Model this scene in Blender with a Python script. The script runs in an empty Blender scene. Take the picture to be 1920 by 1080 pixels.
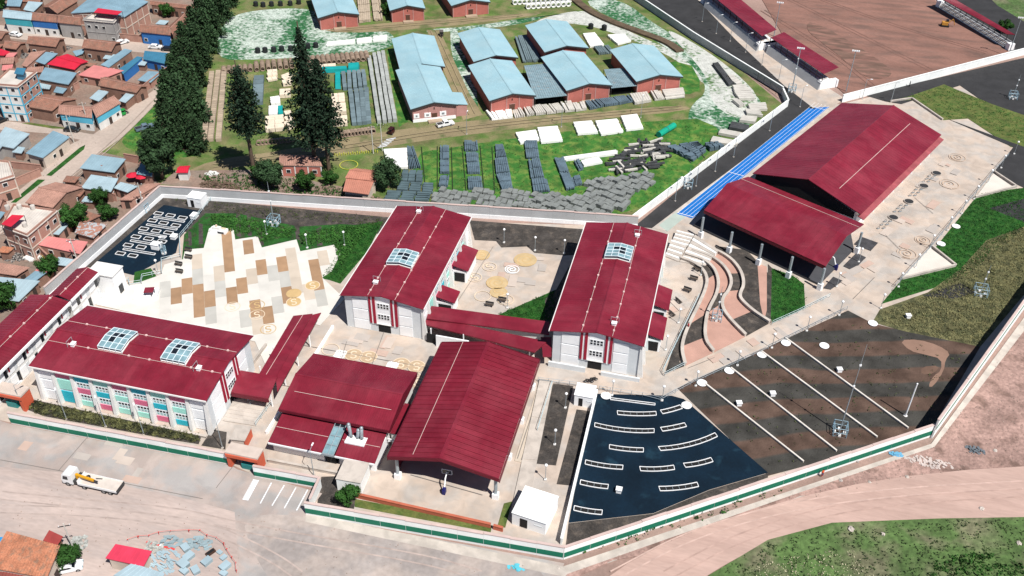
import bpy, math, random
from mathutils import Vector, Matrix
R = math.radians
scene = bpy.context.scene
# ------------------------------------------------------------------ camera, sky, sun, exposure
CAM_H, FPX = 130.0, 1787.23                       # drone height in metres, focal length in photo pixels
PITCH, ROLL, YAW = .653133, .018509, -.232616
_f = Vector((math.sin(YAW)*math.cos(PITCH), math.cos(YAW)*math.cos(PITCH), -math.sin(PITCH)))
_r = Vector((math.cos(YAW), -math.sin(YAW), 0)); _u = _r.cross(_f)
CR = _r*math.cos(ROLL)+_u*math.sin(ROLL); CU = _u*math.cos(ROLL)-_r*math.sin(ROLL)
cam = bpy.data.cameras.new('camera'); camo = bpy.data.objects.new('camera', cam)
scene.collection.objects.link(camo); scene.camera = camo
M3 = Matrix((CR, CU, -_f)).transposed()
camo.matrix_world = Matrix.Translation((0, 0, CAM_H)) @ M3.to_4x4()
cam.sensor_width = 36; cam.lens = 36*FPX/1920; cam.clip_start = 1; cam.clip_end = 6000
scene.render.resolution_x, scene.render.resolution_y = 1024, 576

SUN_EL = R(57); SUN_DIR = Vector((.80*math.cos(SUN_EL), -.60*math.cos(SUN_EL), math.sin(SUN_EL)))
w = bpy.data.worlds.new('World'); scene.world = w; w.use_nodes = True
nt = w.node_tree; bg = nt.nodes['Background']; sky = nt.nodes.new('ShaderNodeTexSky')
sky.sky_type = 'NISHITA'; sky.sun_disc = False; sky.sun_elevation = SUN_EL
sky.sun_rotation = math.atan2(SUN_DIR.x, SUN_DIR.y); sky.altitude = 3400; sky.air_density = .9; sky.dust_density = .6
nt.links.new(sky.outputs[0], bg.inputs[0]); bg.inputs[1].default_value = .062
sl = bpy.data.lights.new('sun', 'SUN'); sl.energy = 4.8; sl.angle = R(.5); sl.color = (1, .96, .9)
so = bpy.data.objects.new('sun', sl); scene.collection.objects.link(so)
so.rotation_euler = SUN_DIR.to_track_quat('Z', 'Y').to_euler(); so.location = SUN_DIR*400
vs = scene.view_settings; vs.view_transform = 'Standard'; vs.look = 'None'; vs.exposure = 0.4; vs.gamma = 1
vs.use_curve_mapping = False
# ------------------------------------------------------------------ helpers
rnd = random.Random(7)
COL = scene.collection
def at(x, y, z=0.):
    """world point at height z on the line of sight surveyed for photo mark (x, y)"""
    d = CR*((x-960)/FPX) - CU*((y-540)/FPX) + _f
    t = (z-CAM_H)/d.z
    return Vector((d.x*t, d.y*t, z))
def T(ox, oy):
    """marks read off a four times enlarged tile whose corner is (ox, oy)"""
    return lambda *p: [(ox+a/4, oy+b/4) for a, b in p]
def ats(pts, z=0.): return [at(x, y, z) for x, y in pts]

class MB:
    def __init__(s): s.v = []; s.f = []
    def add(s, vs_, fs):
        n = len(s.v); s.v += [Vector(v) for v in vs_]; s.f += [tuple(i+n for i in f) for f in fs]; return s
    def quad(s, *p): return s.add(p, [tuple(range(len(p)))])
    def hexa(s, b, t):                                  # four bottom, four top points
        return s.add(list(b)+list(t), [(3,2,1,0),(4,5,6,7),(0,1,5,4),(1,2,6,5),(2,3,7,6),(3,0,4,7)])
    def box(s, c, d, rz=0., u=None):
        ux = Vector(u).normalized() if u is not None else Vector((math.cos(rz), math.sin(rz), 0))
        uy = Vector((-ux.y, ux.x, 0)); c = Vector(c); q = []
        for k in (-1, 1):
            for i, j in ((-1,-1),(1,-1),(1,1),(-1,1)):
                q.append(c+ux*(i*d[0]/2)+uy*(j*d[1]/2)+Vector((0,0,k*d[2]/2)))
        return s.hexa(q[:4], q[4:])
    def bb(s, x0, x1, y0, y1, z0, z1):
        return s.box(((x0+x1)/2, (y0+y1)/2, (z0+z1)/2), (x1-x0, y1-y0, z1-z0))
    def prism(s, poly, z0, z1):
        n = len(poly); p = [Vector((a[0], a[1], 0)) for a in poly]
        ar = sum(p[i].x*p[(i+1)%n].y-p[(i+1)%n].x*p[i].y for i in range(n))
        if ar < 0: p.reverse()
        vs_ = [Vector((a.x, a.y, z0)) for a in p]+[Vector((a.x, a.y, z1)) for a in p]
        return s.add(vs_, [tuple(range(n-1, -1, -1)), tuple(range(n, 2*n))]+[(i, (i+1)%n, n+(i+1)%n, n+i) for i in range(n)])
    def tube(s, a, b, r, n=6, r2=None, cap=True):
        a = Vector(a); b = Vector(b); d = b-a
        if d.length < 1e-6: return s
        q = d.to_track_quat('Z', 'Y'); r2 = r if r2 is None else r2; vs_ = []
        for c, rr in ((a, r), (b, r2)):
            for i in range(n):
                an = 2*math.pi*i/n; vs_.append(c+q @ Vector((rr*math.cos(an), rr*math.sin(an), 0)))
        fs = [(i, (i+1) % n, n+(i+1) % n, n+i) for i in range(n)]
        if cap: fs += [tuple(range(n-1, -1, -1)), tuple(range(n, 2*n))]
        return s.add(vs_, fs)
    def path(s, pts, r, n=5):
        for a, b in zip(pts, pts[1:]): s.tube(a, b, r, n)
        return s
    def sphere(s, c, r, nu=8, nv=5, sz=1.):
        c = Vector(c); vs_ = [c+Vector((0, 0, r*sz))]; fs = []
        for j in range(1, nv):
            ph = math.pi*j/nv
            for i in range(nu):
                an = 2*math.pi*i/nu; vs_.append(c+Vector((r*math.sin(ph)*math.cos(an), r*math.sin(ph)*math.sin(an), r*sz*math.cos(ph))))
        vs_.append(c-Vector((0, 0, r*sz))); L = len(vs_)-1
        for i in range(nu): fs.append((0, 1+i, 1+(i+1) % nu)); fs.append((L, L-nu+(i+1) % nu, L-nu+i))
        for j in range(nv-2):
            for i in range(nu):
                a = 1+j*nu+i; b = 1+j*nu+(i+1) % nu; fs.append((a, a+nu, b+nu, b))
        return s.add(vs_, fs)
    def ring(s, c, axis, r0, r1, h, n=12):              # short pipe section, open
        c = Vector(c); q = Vector(axis).to_track_quat('Z', 'Y'); vs_ = []; fs = []
        for z, r in ((-h/2, r1), (h/2, r1), (h/2, r0), (-h/2, r0)):
            for i in range(n):
                an = 2*math.pi*i/n; vs_.append(c+q @ Vector((r*math.cos(an), r*math.sin(an), z)))
        for k in range(4):
            for i in range(n):
                fs.append((k*n+i, k*n+(i+1) % n, ((k+1) % 4)*n+(i+1) % n, ((k+1) % 4)*n+i))
        return s.add(vs_, fs)
    def strip(s, pts, wd, z0, z1):                      # mitred wall of width wd along a polyline
        L, Rr = offset(pts, wd/2), offset(pts, -wd/2)
        for i in range(len(pts)-1):
            q = [L[i], Rr[i], Rr[i+1], L[i+1]]
            s.hexa([Vector((a.x, a.y, z0)) for a in q], [Vector((a.x, a.y, z1)) for a in q])
        return s
    def build(s, name, mat, parent=None, smooth=False):
        me = bpy.data.meshes.new(name); o0 = None; q = parent
        while q is not None and o0 is None:
            o0 = q['_o'] if '_o' in q.keys() else None; q = q.parent
        off = Vector(o0) if o0 is not None else Vector((0, 0, 0))
        me.from_pydata([v-off for v in s.v], [], s.f); me.update()
        if smooth:
            me.polygons.foreach_set('use_smooth', [True]*len(me.polygons))
        if mat is not None: me.materials.append(mat)
        o = bpy.data.objects.new(name, me); COL.objects.link(o)
        if parent is not None: o.parent = parent
        return o
def offset(pts, d):
    out = []; n = len(pts); p = [Vector((a[0], a[1], 0)) for a in pts]
    for i in range(n):
        a = (p[i]-p[i-1]).normalized() if i else (p[1]-p[0]).normalized()
        b = (p[i+1]-p[i]).normalized() if i < n-1 else a
        na = Vector((-a.y, a.x, 0)); nb = Vector((-b.y, b.x, 0)); m = (na+nb).normalized()
        out.append(p[i]+m*(d/max(.4, m.dot(na))))
    return out
def tag(o, label, cat, group=None):
    o['label'] = label; o['category'] = cat
    if group: o['group'] = group
    return o
def thing(name, label, cat, loc=(0, 0, 0), group=None, rz=0.):
    o = bpy.data.objects.new(name, None); COL.objects.link(o); o.location = loc; o.rotation_euler = (0, 0, rz)
    o['_o'] = tuple(loc); return tag(o, label, cat, group)
def proto(name, label, cat, group=None):                # a thing modelled round its own origin
    return thing(name, label, cat, (0, 0, 0), group)
def dup(root, loc, rz=0., label=None, sc=None, group=None):
    r = root.copy(); COL.objects.link(r); r.location = loc; r.rotation_euler = (0, 0, rz)
    if sc: r.scale = (sc, sc, sc) if not isinstance(sc, tuple) else sc
    if label: r['label'] = label
    if group: r['group'] = group
    for ch in list(root.children):
        c = ch.copy(); COL.objects.link(c); c.parent = r
        for g in ch.children:
            d = g.copy(); COL.objects.link(d); d.parent = c
    return r
class Placer:                                           # first call moves the model itself, later calls copy it
    def __init__(s, root): s.root = root; s.used = False
    def __call__(s, loc, rz=0., label=None, sc=None):
        if not s.used:
            s.used = True; r = s.root; s.loc0 = loc; r.location = loc; r.rotation_euler = (0, 0, rz)
            if label: r['label'] = label
            if sc: r.scale = (sc, sc, sc) if not isinstance(sc, tuple) else sc
            return r
        return dup(s.root, loc, rz, label, sc if sc else (1, 1, 1))
def struct(o): o['kind'] = 'structure'; return o
def stuff(o): o['kind'] = 'stuff'; return o
def inpoly(x, y, poly):
    c = False; n = len(poly); j = n-1
    for i in range(n):
        xi, yi = poly[i][0], poly[i][1]; xj, yj = poly[j][0], poly[j][1]
        if (yi > y) != (yj > y) and x < (xj-xi)*(y-yi)/(yj-yi)+xi: c = not c
        j = i
    return c
def scatter(poly, n, seed=1):
    r = random.Random(seed); xs = [p[0] for p in poly]; ys = [p[1] for p in poly]; out = []; k = 0
    while len(out) < n and k < n*30:
        k += 1; x = r.uniform(min(xs), max(xs)); y = r.uniform(min(ys), max(ys))
        if inpoly(x, y, poly): out.append((x, y))
    return out
# ------------------------------------------------------------------ materials
MATS = {}
def _node(nt, t, **k):
    n = nt.nodes.new(t)
    for a, b in k.items(): setattr(n, a, b)
    return n
def mat(name, col, rough=.75, var=.14, scale=.6, col2=None, thr=None, bump=0., bscale=6., metal=0., spec=.3,
        rand=0., stretch=None, fine=0., fscale=14., rot=0., sheets=None, stain=0., stscale=.25, mix2=None):
    """col varied by noise; col2 mixed in where a second noise passes thr=(lo, hi)"""
    if name in MATS: return MATS[name]
    m = bpy.data.materials.new(name); m.use_nodes = True; nt = m.node_tree; L = nt.links
    b = nt.nodes['Principled BSDF']; b.inputs['Roughness'].default_value = rough; b.inputs['Metallic'].default_value = metal
    b.inputs['Specular IOR Level'].default_value = spec
    g = _node(nt, 'ShaderNodeNewGeometry'); co = g.outputs['Position']
    if stretch or rot:
        mp = _node(nt, 'ShaderNodeMapping'); L.new(co, mp.inputs[0]); mp.inputs['Rotation'].default_value = (0, 0, rot)
        mp.inputs['Scale'].default_value = stretch or (1, 1, 1); co = mp.outputs[0]
    def noise(sc, det=4, dist=0.):
        n = _node(nt, 'ShaderNodeTexNoise'); n.inputs['Scale'].default_value = sc; n.inputs['Detail'].default_value = det
        n.inputs['Distortion'].default_value = dist; L.new(co, n.inputs['Vector']); return n.outputs[0]
    def ramp(x, lo, hi, a=0., c=1.):
        r = _node(nt, 'ShaderNodeMapRange'); L.new(x, r.inputs[0]); r.inputs[1].default_value = lo; r.inputs[2].default_value = hi
        r.inputs[3].default_value = a; r.inputs[4].default_value = c; return r.outputs[0]
    def rgb(c):
        n = _node(nt, 'ShaderNodeRGB'); n.outputs[0].default_value = (*c, 1); return n.outputs[0]
    cur = rgb(col)
    if col2 is not None:
        mx = _node(nt, 'ShaderNodeMix', data_type='RGBA'); lo, hi = thr or (.45, .6)
        nz = noise(scale*1.7, 6, .4)
        if mix2:
            av = _node(nt, 'ShaderNodeMix', data_type='FLOAT'); av.inputs[0].default_value = .55; L.new(nz, av.inputs[2]); L.new(noise(mix2, 3, 1.), av.inputs[3]); nz = av.outputs[0]
        L.new(ramp(nz, lo, hi), mx.inputs[0]); L.new(cur, mx.inputs[6]); L.new(rgb(col2), mx.inputs[7]); cur = mx.outputs[2]
    def mul(cur, fac):
        v = _node(nt, 'ShaderNodeVectorMath', operation='SCALE'); L.new(cur, v.inputs[0]); L.new(fac, v.inputs['Scale']); return v.outputs[0]
    if var: cur = mul(cur, ramp(noise(scale, 5), .3, .7, 1-var, 1+var))
    if fine: cur = mul(cur, ramp(noise(fscale, 3), .3, .7, 1-fine, 1+fine))
    if stain: cur = mul(cur, ramp(noise(stscale, 8, .8), .40, .58, 1-stain, 1.0))
    if sheets:                                          # every roofing sheet or board a shade of its own
        dt = _node(nt, 'ShaderNodeVectorMath', operation='DOT_PRODUCT'); L.new(g.outputs['Position'], dt.inputs[0]); dt.inputs[1].default_value = (sheets[0]/sheets[2], sheets[1]/sheets[2], 0)
        fl = _node(nt, 'ShaderNodeMath', operation='FLOOR'); L.new(dt.outputs['Value'], fl.inputs[0])
        wn = _node(nt, 'ShaderNodeTexWhiteNoise', noise_dimensions='1D'); L.new(fl.outputs[0], wn.inputs['W'])
        cur = mul(cur, ramp(wn.outputs['Value'], 0, 1, 1-sheets[3], 1+sheets[3]))
    if rand:
        oi = _node(nt, 'ShaderNodeObjectInfo'); cur = mul(cur, ramp(oi.outputs['Random'], 0, 1, 1-rand, 1+rand))
    L.new(cur, b.inputs['Base Color'])
    if bump:
        bn = _node(nt, 'ShaderNodeBump'); bn.inputs['Strength'].default_value = 1.; bn.inputs['Distance'].default_value = bump
        L.new(noise(bscale, 4), bn.inputs['Height']); L.new(bn.outputs[0], b.inputs['Normal'])
    MATS[name] = m; return m
def crim(name, ax, ay, w_=1.1): return mat(name, (.182, .0125, .027), .40, .14, .10, col2=(.212, .025, .041), thr=(.42, .66), fine=.05, fscale=2.5, spec=.5, sheets=(ax, ay, w_, .07), stain=.10, stscale=.5)
crimson = crim('crimson_sheet', 0, 1); crimson_x = crim('crimson_sheet_across', 1, 0); crimson_h = crim('crimson_sheet_hall', .437, .8995, 1.1); crimson_c = crim('crimson_sheet_canopy', .8995, -.437, 1.1)
crimson_d = mat('crimson_trim', (.13, .010, .022), .5, .1, .5)
redstripe = mat('red_paint', (.30, .008, .03), .55, .06, .5)
white = mat('white_paint', (.84, .85, .86), .6, .05, .4, fine=.02)
offwhite = mat('pale_render', (.70, .69, .67), .7, .08, .4, fine=.03)
greypaint = mat('light_grey_render', (.60, .63, .65), .7, .06, .4)
glassd = mat('dark_glass', (.012, .016, .022), .12, .3, .8, spec=.6)
glassb = mat('sky_glass', (.19, .31, .35), .12, .25, .8, spec=.7)
blackm = mat('black_recess', (.012, .012, .013), .8)
steel = mat('grey_steel', (.33, .38, .41), .4, .1, .8, metal=.3)
darksteel = mat('dark_steel', (.05, .052, .055), .5, .1, .8, metal=.3)
pink = mat('pink_panel', (.62, .14, .24), .55, .05); teal = mat('teal_panel', (.02, .42, .52), .55, .05)
mint = mat('mint_panel', (.34, .70, .61), .55, .05)
concrete = mat('pale_concrete', (.48, .43, .385), .85, .12, .25, stain=.14, stscale=.5, fine=.06)
beige = mat('beige_paving', (.485, .402, .338), .85, .12, .12, stain=.13, stscale=.35, col2=(.43, .39, .355), thr=(.42, .62), fine=.05)
street = mat('street_slab', (.40, .335, .305), .9, .12, .12, stain=.16, stscale=.2, col2=(.35, .33, .32), thr=(.45, .6), fine=.07)
slabwhite = mat('white_slab', (.60, .58, .54), .8, .07, .3, rand=.07, fine=.03)
slabgrey = mat('grey_slab', (.44, .43, .40), .8, .08, .3, rand=.05); slabbrown = mat('brown_slab', (.33, .205, .12), .8, .1, .5, rand=.1)
slabcream = mat('cream_slab', (.50, .43, .355), .8, .07, .3, rand=.06)
green_band = mat('green_panel', (.003, .15, .088), .5, .08, .6); soil = mat('dark_soil', (.052, .046, .042), .95, .35, .35, col2=(.10, .083, .07), thr=(.5, .7), bump=.12, fine=.25, fscale=3)
lawn = mat('lawn_grass', (.012, .075, .008), .9, .35, .5, col2=(.028, .095, .014), thr=(.45, .65), fine=.3, fscale=5, bump=.2, bscale=4)
navy = mat('navy_deck', (.0032, .013, .026), .8, .3, .15, col2=(.009, .030, .050), thr=(.60, .72), fine=.12, fscale=2, spec=.15); trackblue = mat('track_blue', (.006, .135, .45), .7, .08, .3)
linewhite = mat('line_white', (.72, .75, .78), .7, .05); asphalt = mat('dark_asphalt', (.032, .032, .034), .9, .2, .25, fine=.1, fscale=4)
orange = mat('orange_red_paint', (.52, .10, .05), .6, .08, .5); terracotta = mat('terracotta_wall', (.42, .12, .07), .8, .12, .6)
yellowpaint = mat('ochre_paint', (.50, .35, .17), .8, .1, .8); creampaint = mat('cream_paint', (.66, .54, .40), .8, .06, .8)
# ------------------------------------------------------------------ ground, streets, beds
dirt = mat('pink_dirt', (.29, .195, .165), .95, .16, .06, col2=(.25, .18, .155), thr=(.45, .65), fine=.10, fscale=1.3, bump=.06, bscale=2)
reddirt = mat('red_dirt_field', (.235, .125, .098), .95, .18, .05, col2=(.165, .098, .08), thr=(.46, .66), fine=.12, fscale=.9, stretch=(1., 3.2, 1), rot=.62, bump=.05)
rough_soil = mat('rough_red_soil', (.33, .215, .185), .95, .25, .14, col2=(.18, .115, .095), thr=(.5, .66), fine=.22, fscale=1.6, bump=.35, bscale=1.1)
yardgrass = mat('yard_grass', (.08, .14, .03), .95, .3, .14, col2=(.165, .16, .07), thr=(.40, .62), fine=.18, fscale=2.2, bump=.1)
greengrass = mat('bright_grass', (.035, .135, .02), .95, .3, .25, col2=(.125, .195, .04), thr=(.45, .65), fine=.2, fscale=2.5, bump=.1)
gravelgrass = mat('gravel_in_grass', (.42, .48, .43), .95, .2, .5, col2=(.022, .115, .04), thr=(.43, .55), fine=.3, fscale=1.8, mix2=.07)
gravelpale = mat('pale_gravel', (.47, .48, .45), .95, .16, .5, col2=(.07, .15, .05), thr=(.52, .62), mix2=.08, fine=.15, fscale=2.)
track = mat('olive_dirt_track', (.235, .19, .11), .95, .18, .12, col2=(.12, .135, .055), thr=(.52, .68), fine=.12, fscale=2)
towndirt = mat('town_dirt', (.23, .16, .128), .95, .2, .12, col2=(.21, .165, .135), thr=(.45, .6), fine=.15, fscale=1.5)
townroad = mat('town_road', (.40, .33, .285), .95, .12, .1, fine=.08, fscale=1.2)
meadow = mat('meadow', (.075, .13, .04), .95, .3, .08, col2=(.145, .145, .085), thr=(.48, .66), fine=.3, fscale=1., bump=.25, bscale=1.5)
drygrass = mat('dry_shrub_ground', (.125, .12, .055), .95, .35, .3, col2=(.06, .065, .03), thr=(.42, .62), fine=.35, fscale=2.5, bump=.3, bscale=2)
olive_lawn = mat('olive_lawn', (.11, .125, .035), .95, .25, .3, col2=(.055, .1, .02), thr=(.4, .65), fine=.2, fscale=3)
def striped(name, c1, c2, ang, wl, dist):
    m = bpy.data.materials.new(name); m.use_nodes = True; nt = m.node_tree; L = nt.links; b = nt.nodes['Principled BSDF']
    b.inputs['Roughness'].default_value = .95; b.inputs['Specular IOR Level'].default_value = .1
    g = _node(nt, 'ShaderNodeNewGeometry'); mp = _node(nt, 'ShaderNodeMapping'); L.new(g.outputs['Position'], mp.inputs[0]); mp.inputs['Rotation'].default_value = (0, 0, ang)
    wv = _node(nt, 'ShaderNodeTexWave'); wv.bands_direction = 'X'; wv.inputs['Scale'].default_value = .314/wl; wv.inputs['Distortion'].default_value = dist
    wv.inputs['Detail'].default_value = 3; wv.inputs['Detail Scale'].default_value = .6; L.new(mp.outputs[0], wv.inputs['Vector'])
    r = _node(nt, 'ShaderNodeMapRange'); L.new(wv.outputs['Fac'], r.inputs[0]); r.inputs[1].default_value = .40; r.inputs[2].default_value = .60
    n = _node(nt, 'ShaderNodeTexNoise'); n.inputs['Scale'].default_value = .25; n.inputs['Detail'].default_value = 6; L.new(g.outputs['Position'], n.inputs['Vector'])
    mx = _node(nt, 'ShaderNodeMix', data_type='RGBA'); L.new(r.outputs[0], mx.inputs[0]); mx.inputs[6].default_value = (*c1, 1); mx.inputs[7].default_value = (*c2, 1)
    r2 = _node(nt, 'ShaderNodeMapRange'); L.new(n.outputs[0], r2.inputs[0]); r2.inputs[1].default_value = .3; r2.inputs[2].default_value = .7; r2.inputs[3].default_value = .6; r2.inputs[4].default_value = 1.4
    v = _node(nt, 'ShaderNodeVectorMath', operation='SCALE'); L.new(mx.outputs[2], v.inputs[0]); L.new(r2.outputs[0], v.inputs['Scale']); L.new(v.outputs[0], b.inputs['Base Color'])
    n2 = _node(nt, 'ShaderNodeTexNoise'); n2.inputs['Scale'].default_value = 2.5; n2.inputs['Detail'].default_value = 4; L.new(g.outputs['Position'], n2.inputs['Vector'])
    bn = _node(nt, 'ShaderNodeBump'); bn.inputs['Distance'].default_value = .12; L.new(n2.outputs[0], bn.inputs['Height']); L.new(bn.outputs[0], b.inputs['Normal'])
    return m
stripesoil = striped('striped_soil', (.092, .060, .047), (.050, .048, .044), R(72), 8.5, 3.6)

struct(MB().quad((-1800, -600, 0), (1500, -600, 0), (1500, 2600, 0), (-1800, 2600, 0)).build('ground', dirt))
_z = [0.0]
def patch(name, m, px, top=None, world=False, smoothn=0):
    if top is None: _z[0] += .0025; top = _z[0]
    pts = px if world else ats(px, top)
    if smoothn:
        for _ in range(smoothn):
            q = []
            for i in range(len(pts)):
                a, b = Vector(pts[i]), Vector(pts[(i+1) % len(pts)]); q += [a*.75+b*.25, a*.25+b*.75]
            pts = q
    return struct(MB().prism(pts, -.3, top).build(name, m))
t1 = T(0, 0); t2 = T(480, 0); t3 = T(960, 0); t4 = T(1440, 0); t5 = T(0, 270); t6 = T(480, 270); t7 = T(960, 270); t8 = T(1440, 270)
u1 = T(0, 540); u2 = T(480, 540); u3 = T(960, 540); u4 = T(1440, 540); u5 = T(0, 810); u6 = T(480, 810); u7 = T(960, 810); u8 = T(1440, 810)

# storage yard with its tracks and gravel
patch('yard_grass', yardgrass, [(420, -80), (1120, -80), (1200, 8), (1290, 62), (1400, 140), (1470, 198), (1185, 412), (745, 395), (305, 350), (250, 300), (190, 285), (310, 150), (330, 40)])
patch('gravel_area', gravelgrass, [(400, 112), (415, 40), (470, 18), (600, 14), (596, 55), (690, 50), (740, 62), (738, 92), (640, 104), (480, 112)], smoothn=2)
patch('gravel_area', gravelpale, [(985, 45), (1060, 22), (1110, 20), (1170, 55), (1250, 90), (1300, 110), (1360, 150), (1330, 170), (1270, 110), (1180, 72), (1090, 42)], smoothn=2)
patch('gravel_area', gravelgrass, [(1080, 0), (1160, -6), (1240, 55), (1330, 100), (1400, 165), (1436, 196), (1400, 245), (1345, 250), (1290, 236), (1292, 200), (1330, 170), (1300, 120), (1200, 60)], smoothn=2)
patch('gravel_track', gravelpale, [(1240, 48), (1310, 85), (1380, 135), (1432, 190), (1386, 230), (1330, 190), (1330, 150), (1290, 100)], smoothn=2)
patch('gravel_lane', gravelgrass, [(838, 55), (862, 55), (905, 205), (872, 214)], smoothn=1)
patch('gravel_lane', gravelgrass, [(930, 52), (1000, 40), (1030, 28), (1080, 24), (1010, 30), (880, 50), (800, 55), (800, 62)], smoothn=1)
patch('yard_lawn', greengrass, [(800, 282), (1290, 215), (1360, 245), (1330, 290), (1190, 412), (1000, 395), (830, 380), (770, 330), (785, 290)], smoothn=1)
patch('yard_lawn', greengrass, [(265, 205), (330, 160), (390, 290), (300, 300), (240, 280), (225, 262)], smoothn=1)
patch('yard_lawn', greengrass, [(725, 95), (738, 92), (765, 228), (748, 238)])
patch('yard_lawn', greengrass, [(1190, 130), (1290, 110), (1320, 165), (1285, 180), (1275, 165)], smoothn=1)
patch('yard_track', track, [(398, 300), (520, 284), (700, 250), (870, 226), (1080, 213), (1280, 196), (1300, 207), (1090, 226), (930, 246), (760, 268), (640, 292), (480, 306), (360, 332), (340, 326)], smoothn=1)
patch('yard_track', track, [(600, 55), (800, 36), (930, 30), (1020, 22), (1000, 30), (870, 46), (740, 58), (640, 62)], smoothn=1)
patch('yard_track', track, [(800, 56), (824, 56), (880, 175), (905, 215), (868, 225), (852, 180)])
patch('bare_yard', towndirt, [(300, 345), (330, 320), (480, 318), (640, 350), (745, 380), (745, 395)], smoothn=0)
# town
patch('town_ground', towndirt, [(-60, -80), (420, -80), (345, 40), (320, 150), (190, 285), (255, 300), (300, 345), (175, 480), (-60, 690)])
patch('town_street', townroad, [(-40, 42), (120, 62), (340, 86), (325, 104), (200, 92), (60, 76), (-40, 66)])
patch('town_street', townroad, [(322, 105), (336, 118), (318, 165), (252, 235), (222, 262), (190, 285), (90, 370), (-40, 470), (-40, 415), (70, 330), (130, 272), (150, 262), (90, 250), (-40, 240), (-40, 222), (60, 232), (175, 252), (240, 205), (300, 160)])
patch('verge', lawn, t5((640, 5), (630, 40), (385, 240), (345, 235), (600, 25)))
patch('verge', lawn, t5((285, 265), (340, 268), (120, 440), (80, 440)))
patch('verge', olive_lawn, t1((160, 925), (230, 920), (540, 965), (400, 965)))
# school grounds
patch('school_paving', beige, [(20, 792), (432, 870), (480, 892), (602, 914), (585, 952), (1058, 1047), (1744, 815), (1990, 470), (1990, 90), (1580, 195), (1480, 197), (1190, 425), (745, 412), (305, 368), (175, 482), (0, 632), (-40, 700), (-40, 780)])
patch('soil_bed', soil, [(310, 367), (745, 409), (735, 432), (560, 472), (380, 445), (300, 420), (186, 505), (160, 500)])
patch('garden_bed', mat('garden_green', (.018, .095, .014), .95, .4, .35, col2=(.05, .05, .03), thr=(.55, .68), fine=.35, fscale=3, bump=.3), [(385, 400), (445, 400), (560, 425), (640, 420), (715, 425), (690, 460), (640, 530), (500, 500), (340, 500), (345, 440)])
patch('lawn', lawn, [(640, 425), (718, 415), (690, 470), (638, 532), (602, 520), (640, 470)], smoothn=0)
for q in (t5((1770, 500), (1800, 500), (1810, 700), (1775, 690)), t5((1490, 590), (1520, 600), (1525, 750), (1490, 750)), t5((1410, 650), (1435, 660), (1440, 760), (1415, 765)), t5((1850, 520), (1880, 520), (1890, 690), (1860, 690)),
          t6((280, 520), (320, 500), (330, 720), (300, 715)), t6((450, 640), (490, 620), (500, 760), (460, 770)), t6((10, 640), (45, 640), (60, 760), (20, 760))):
    patch('soil_strip', soil, q)
patch('play_deck', navy, [(307, 384), (379, 396), (337, 446), (330, 474), (250, 516), (174, 497)])
patch('lawn', lawn, t5((1010, 960), (1130, 930), (1180, 1000), (1060, 1050), (1000, 1040)))
patch('soil_bed', soil, [(880, 413), (1098, 430), (1086, 477), (1060, 479), (1002, 474), (988, 462), (940, 464), (930, 452), (890, 450)])
patch('lawn', lawn, [(930, 592), (1042, 543), (1042, 560), (1036, 606)])
patch('soil_bed', soil, [(1022, 560), (1043, 543), (1105, 430), (1115, 425), (1036, 610), (1020, 606)])
# east field
patch('lawn', lawn, [(1652, 570), (1690, 525), (1792, 500), (1754, 464), (1836, 362), (1920, 352), (1990, 340), (1990, 460), (1800, 525)])
patch('asphalt_patch', asphalt, t8((1660, 480), (1920, 410), (2050, 420), (2050, 560), (1920, 585)))
patch('scrub_ground', drygrass, [(1636, 604), (1650, 580), (1740, 548), (1800, 505), (1850, 450), (1990, 400), (1990, 470), (1838, 650), (1760, 640)])
patch('asphalt_patch', asphalt, [(1730, 555), (1800, 530), (1830, 548), (1790, 560)])
patch('striped_field', stripesoil, [(1270, 728), (1590, 582), (1636, 606), (1700, 622), (1838, 650), (1742, 812), (1440, 892)])
patch('dry_puddle', mat('pale_silt', (.235, .145, .108), .95, .12, .3, fine=.08), u4((985, 390), (1130, 385), (1280, 430), (1370, 490), (1330, 540), (1320, 620), (1240, 740), (1200, 740), (1240, 660), (1300, 620), (1300, 530), (1180, 500), (1060, 470)), smoothn=1)
patch('puddle_rim', mat('dark_silt', (.14, .085, .062), .95, .2, .4), u4((1150, 590), (1290, 580), (1250, 640), (1150, 650)), smoothn=1)
patch('navy_terrace', navy, [(1113, 738), (1260, 742), (1282, 748), (1440, 886), (1330, 918), (1225, 962), (1066, 980)])
patch('soil_bed', soil, [(1066, 981), (1225, 963), (1330, 919), (1440, 887), (1440, 895), (1060, 1030)])
patch('soil_bed', soil, u3((310, 715), (460, 735), (330, 1330), (110, 1310)))
patch('soil_bed', soil, u3((485, 910), (600, 925), (440, 1480), (335, 1470)))
patch('lawn', lawn, t8((30, 930), (190, 990), (270, 1050), (280, 1230), (30, 1340), (10, 1250)))
patch('soil_bed', soil, t8((0, 900), (30, 930), (20, 1340), (0, 1330)))
patch('lawn_strip', olive_lawn, u6((740, 500), (1770, 700), (1760, 750), (740, 560)))
patch('soil_bed', soil, u6((490, 335), (640, 330), (750, 460), (735, 575), (460, 530)))
patch('shrub_bed', soil, u1((190, 905), (260, 850), (1510, 1110), (1490, 1170), (1300, 1140), (330, 960)))
patch('soil_bed', soil, u5((1590, -20), (1700, 0), (1690, 130), (1510, 100)))
patch('lawn_strip', olive_lawn, u6((1860, 535), (1920, 520), (1870, 715), (1810, 710)))
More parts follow.
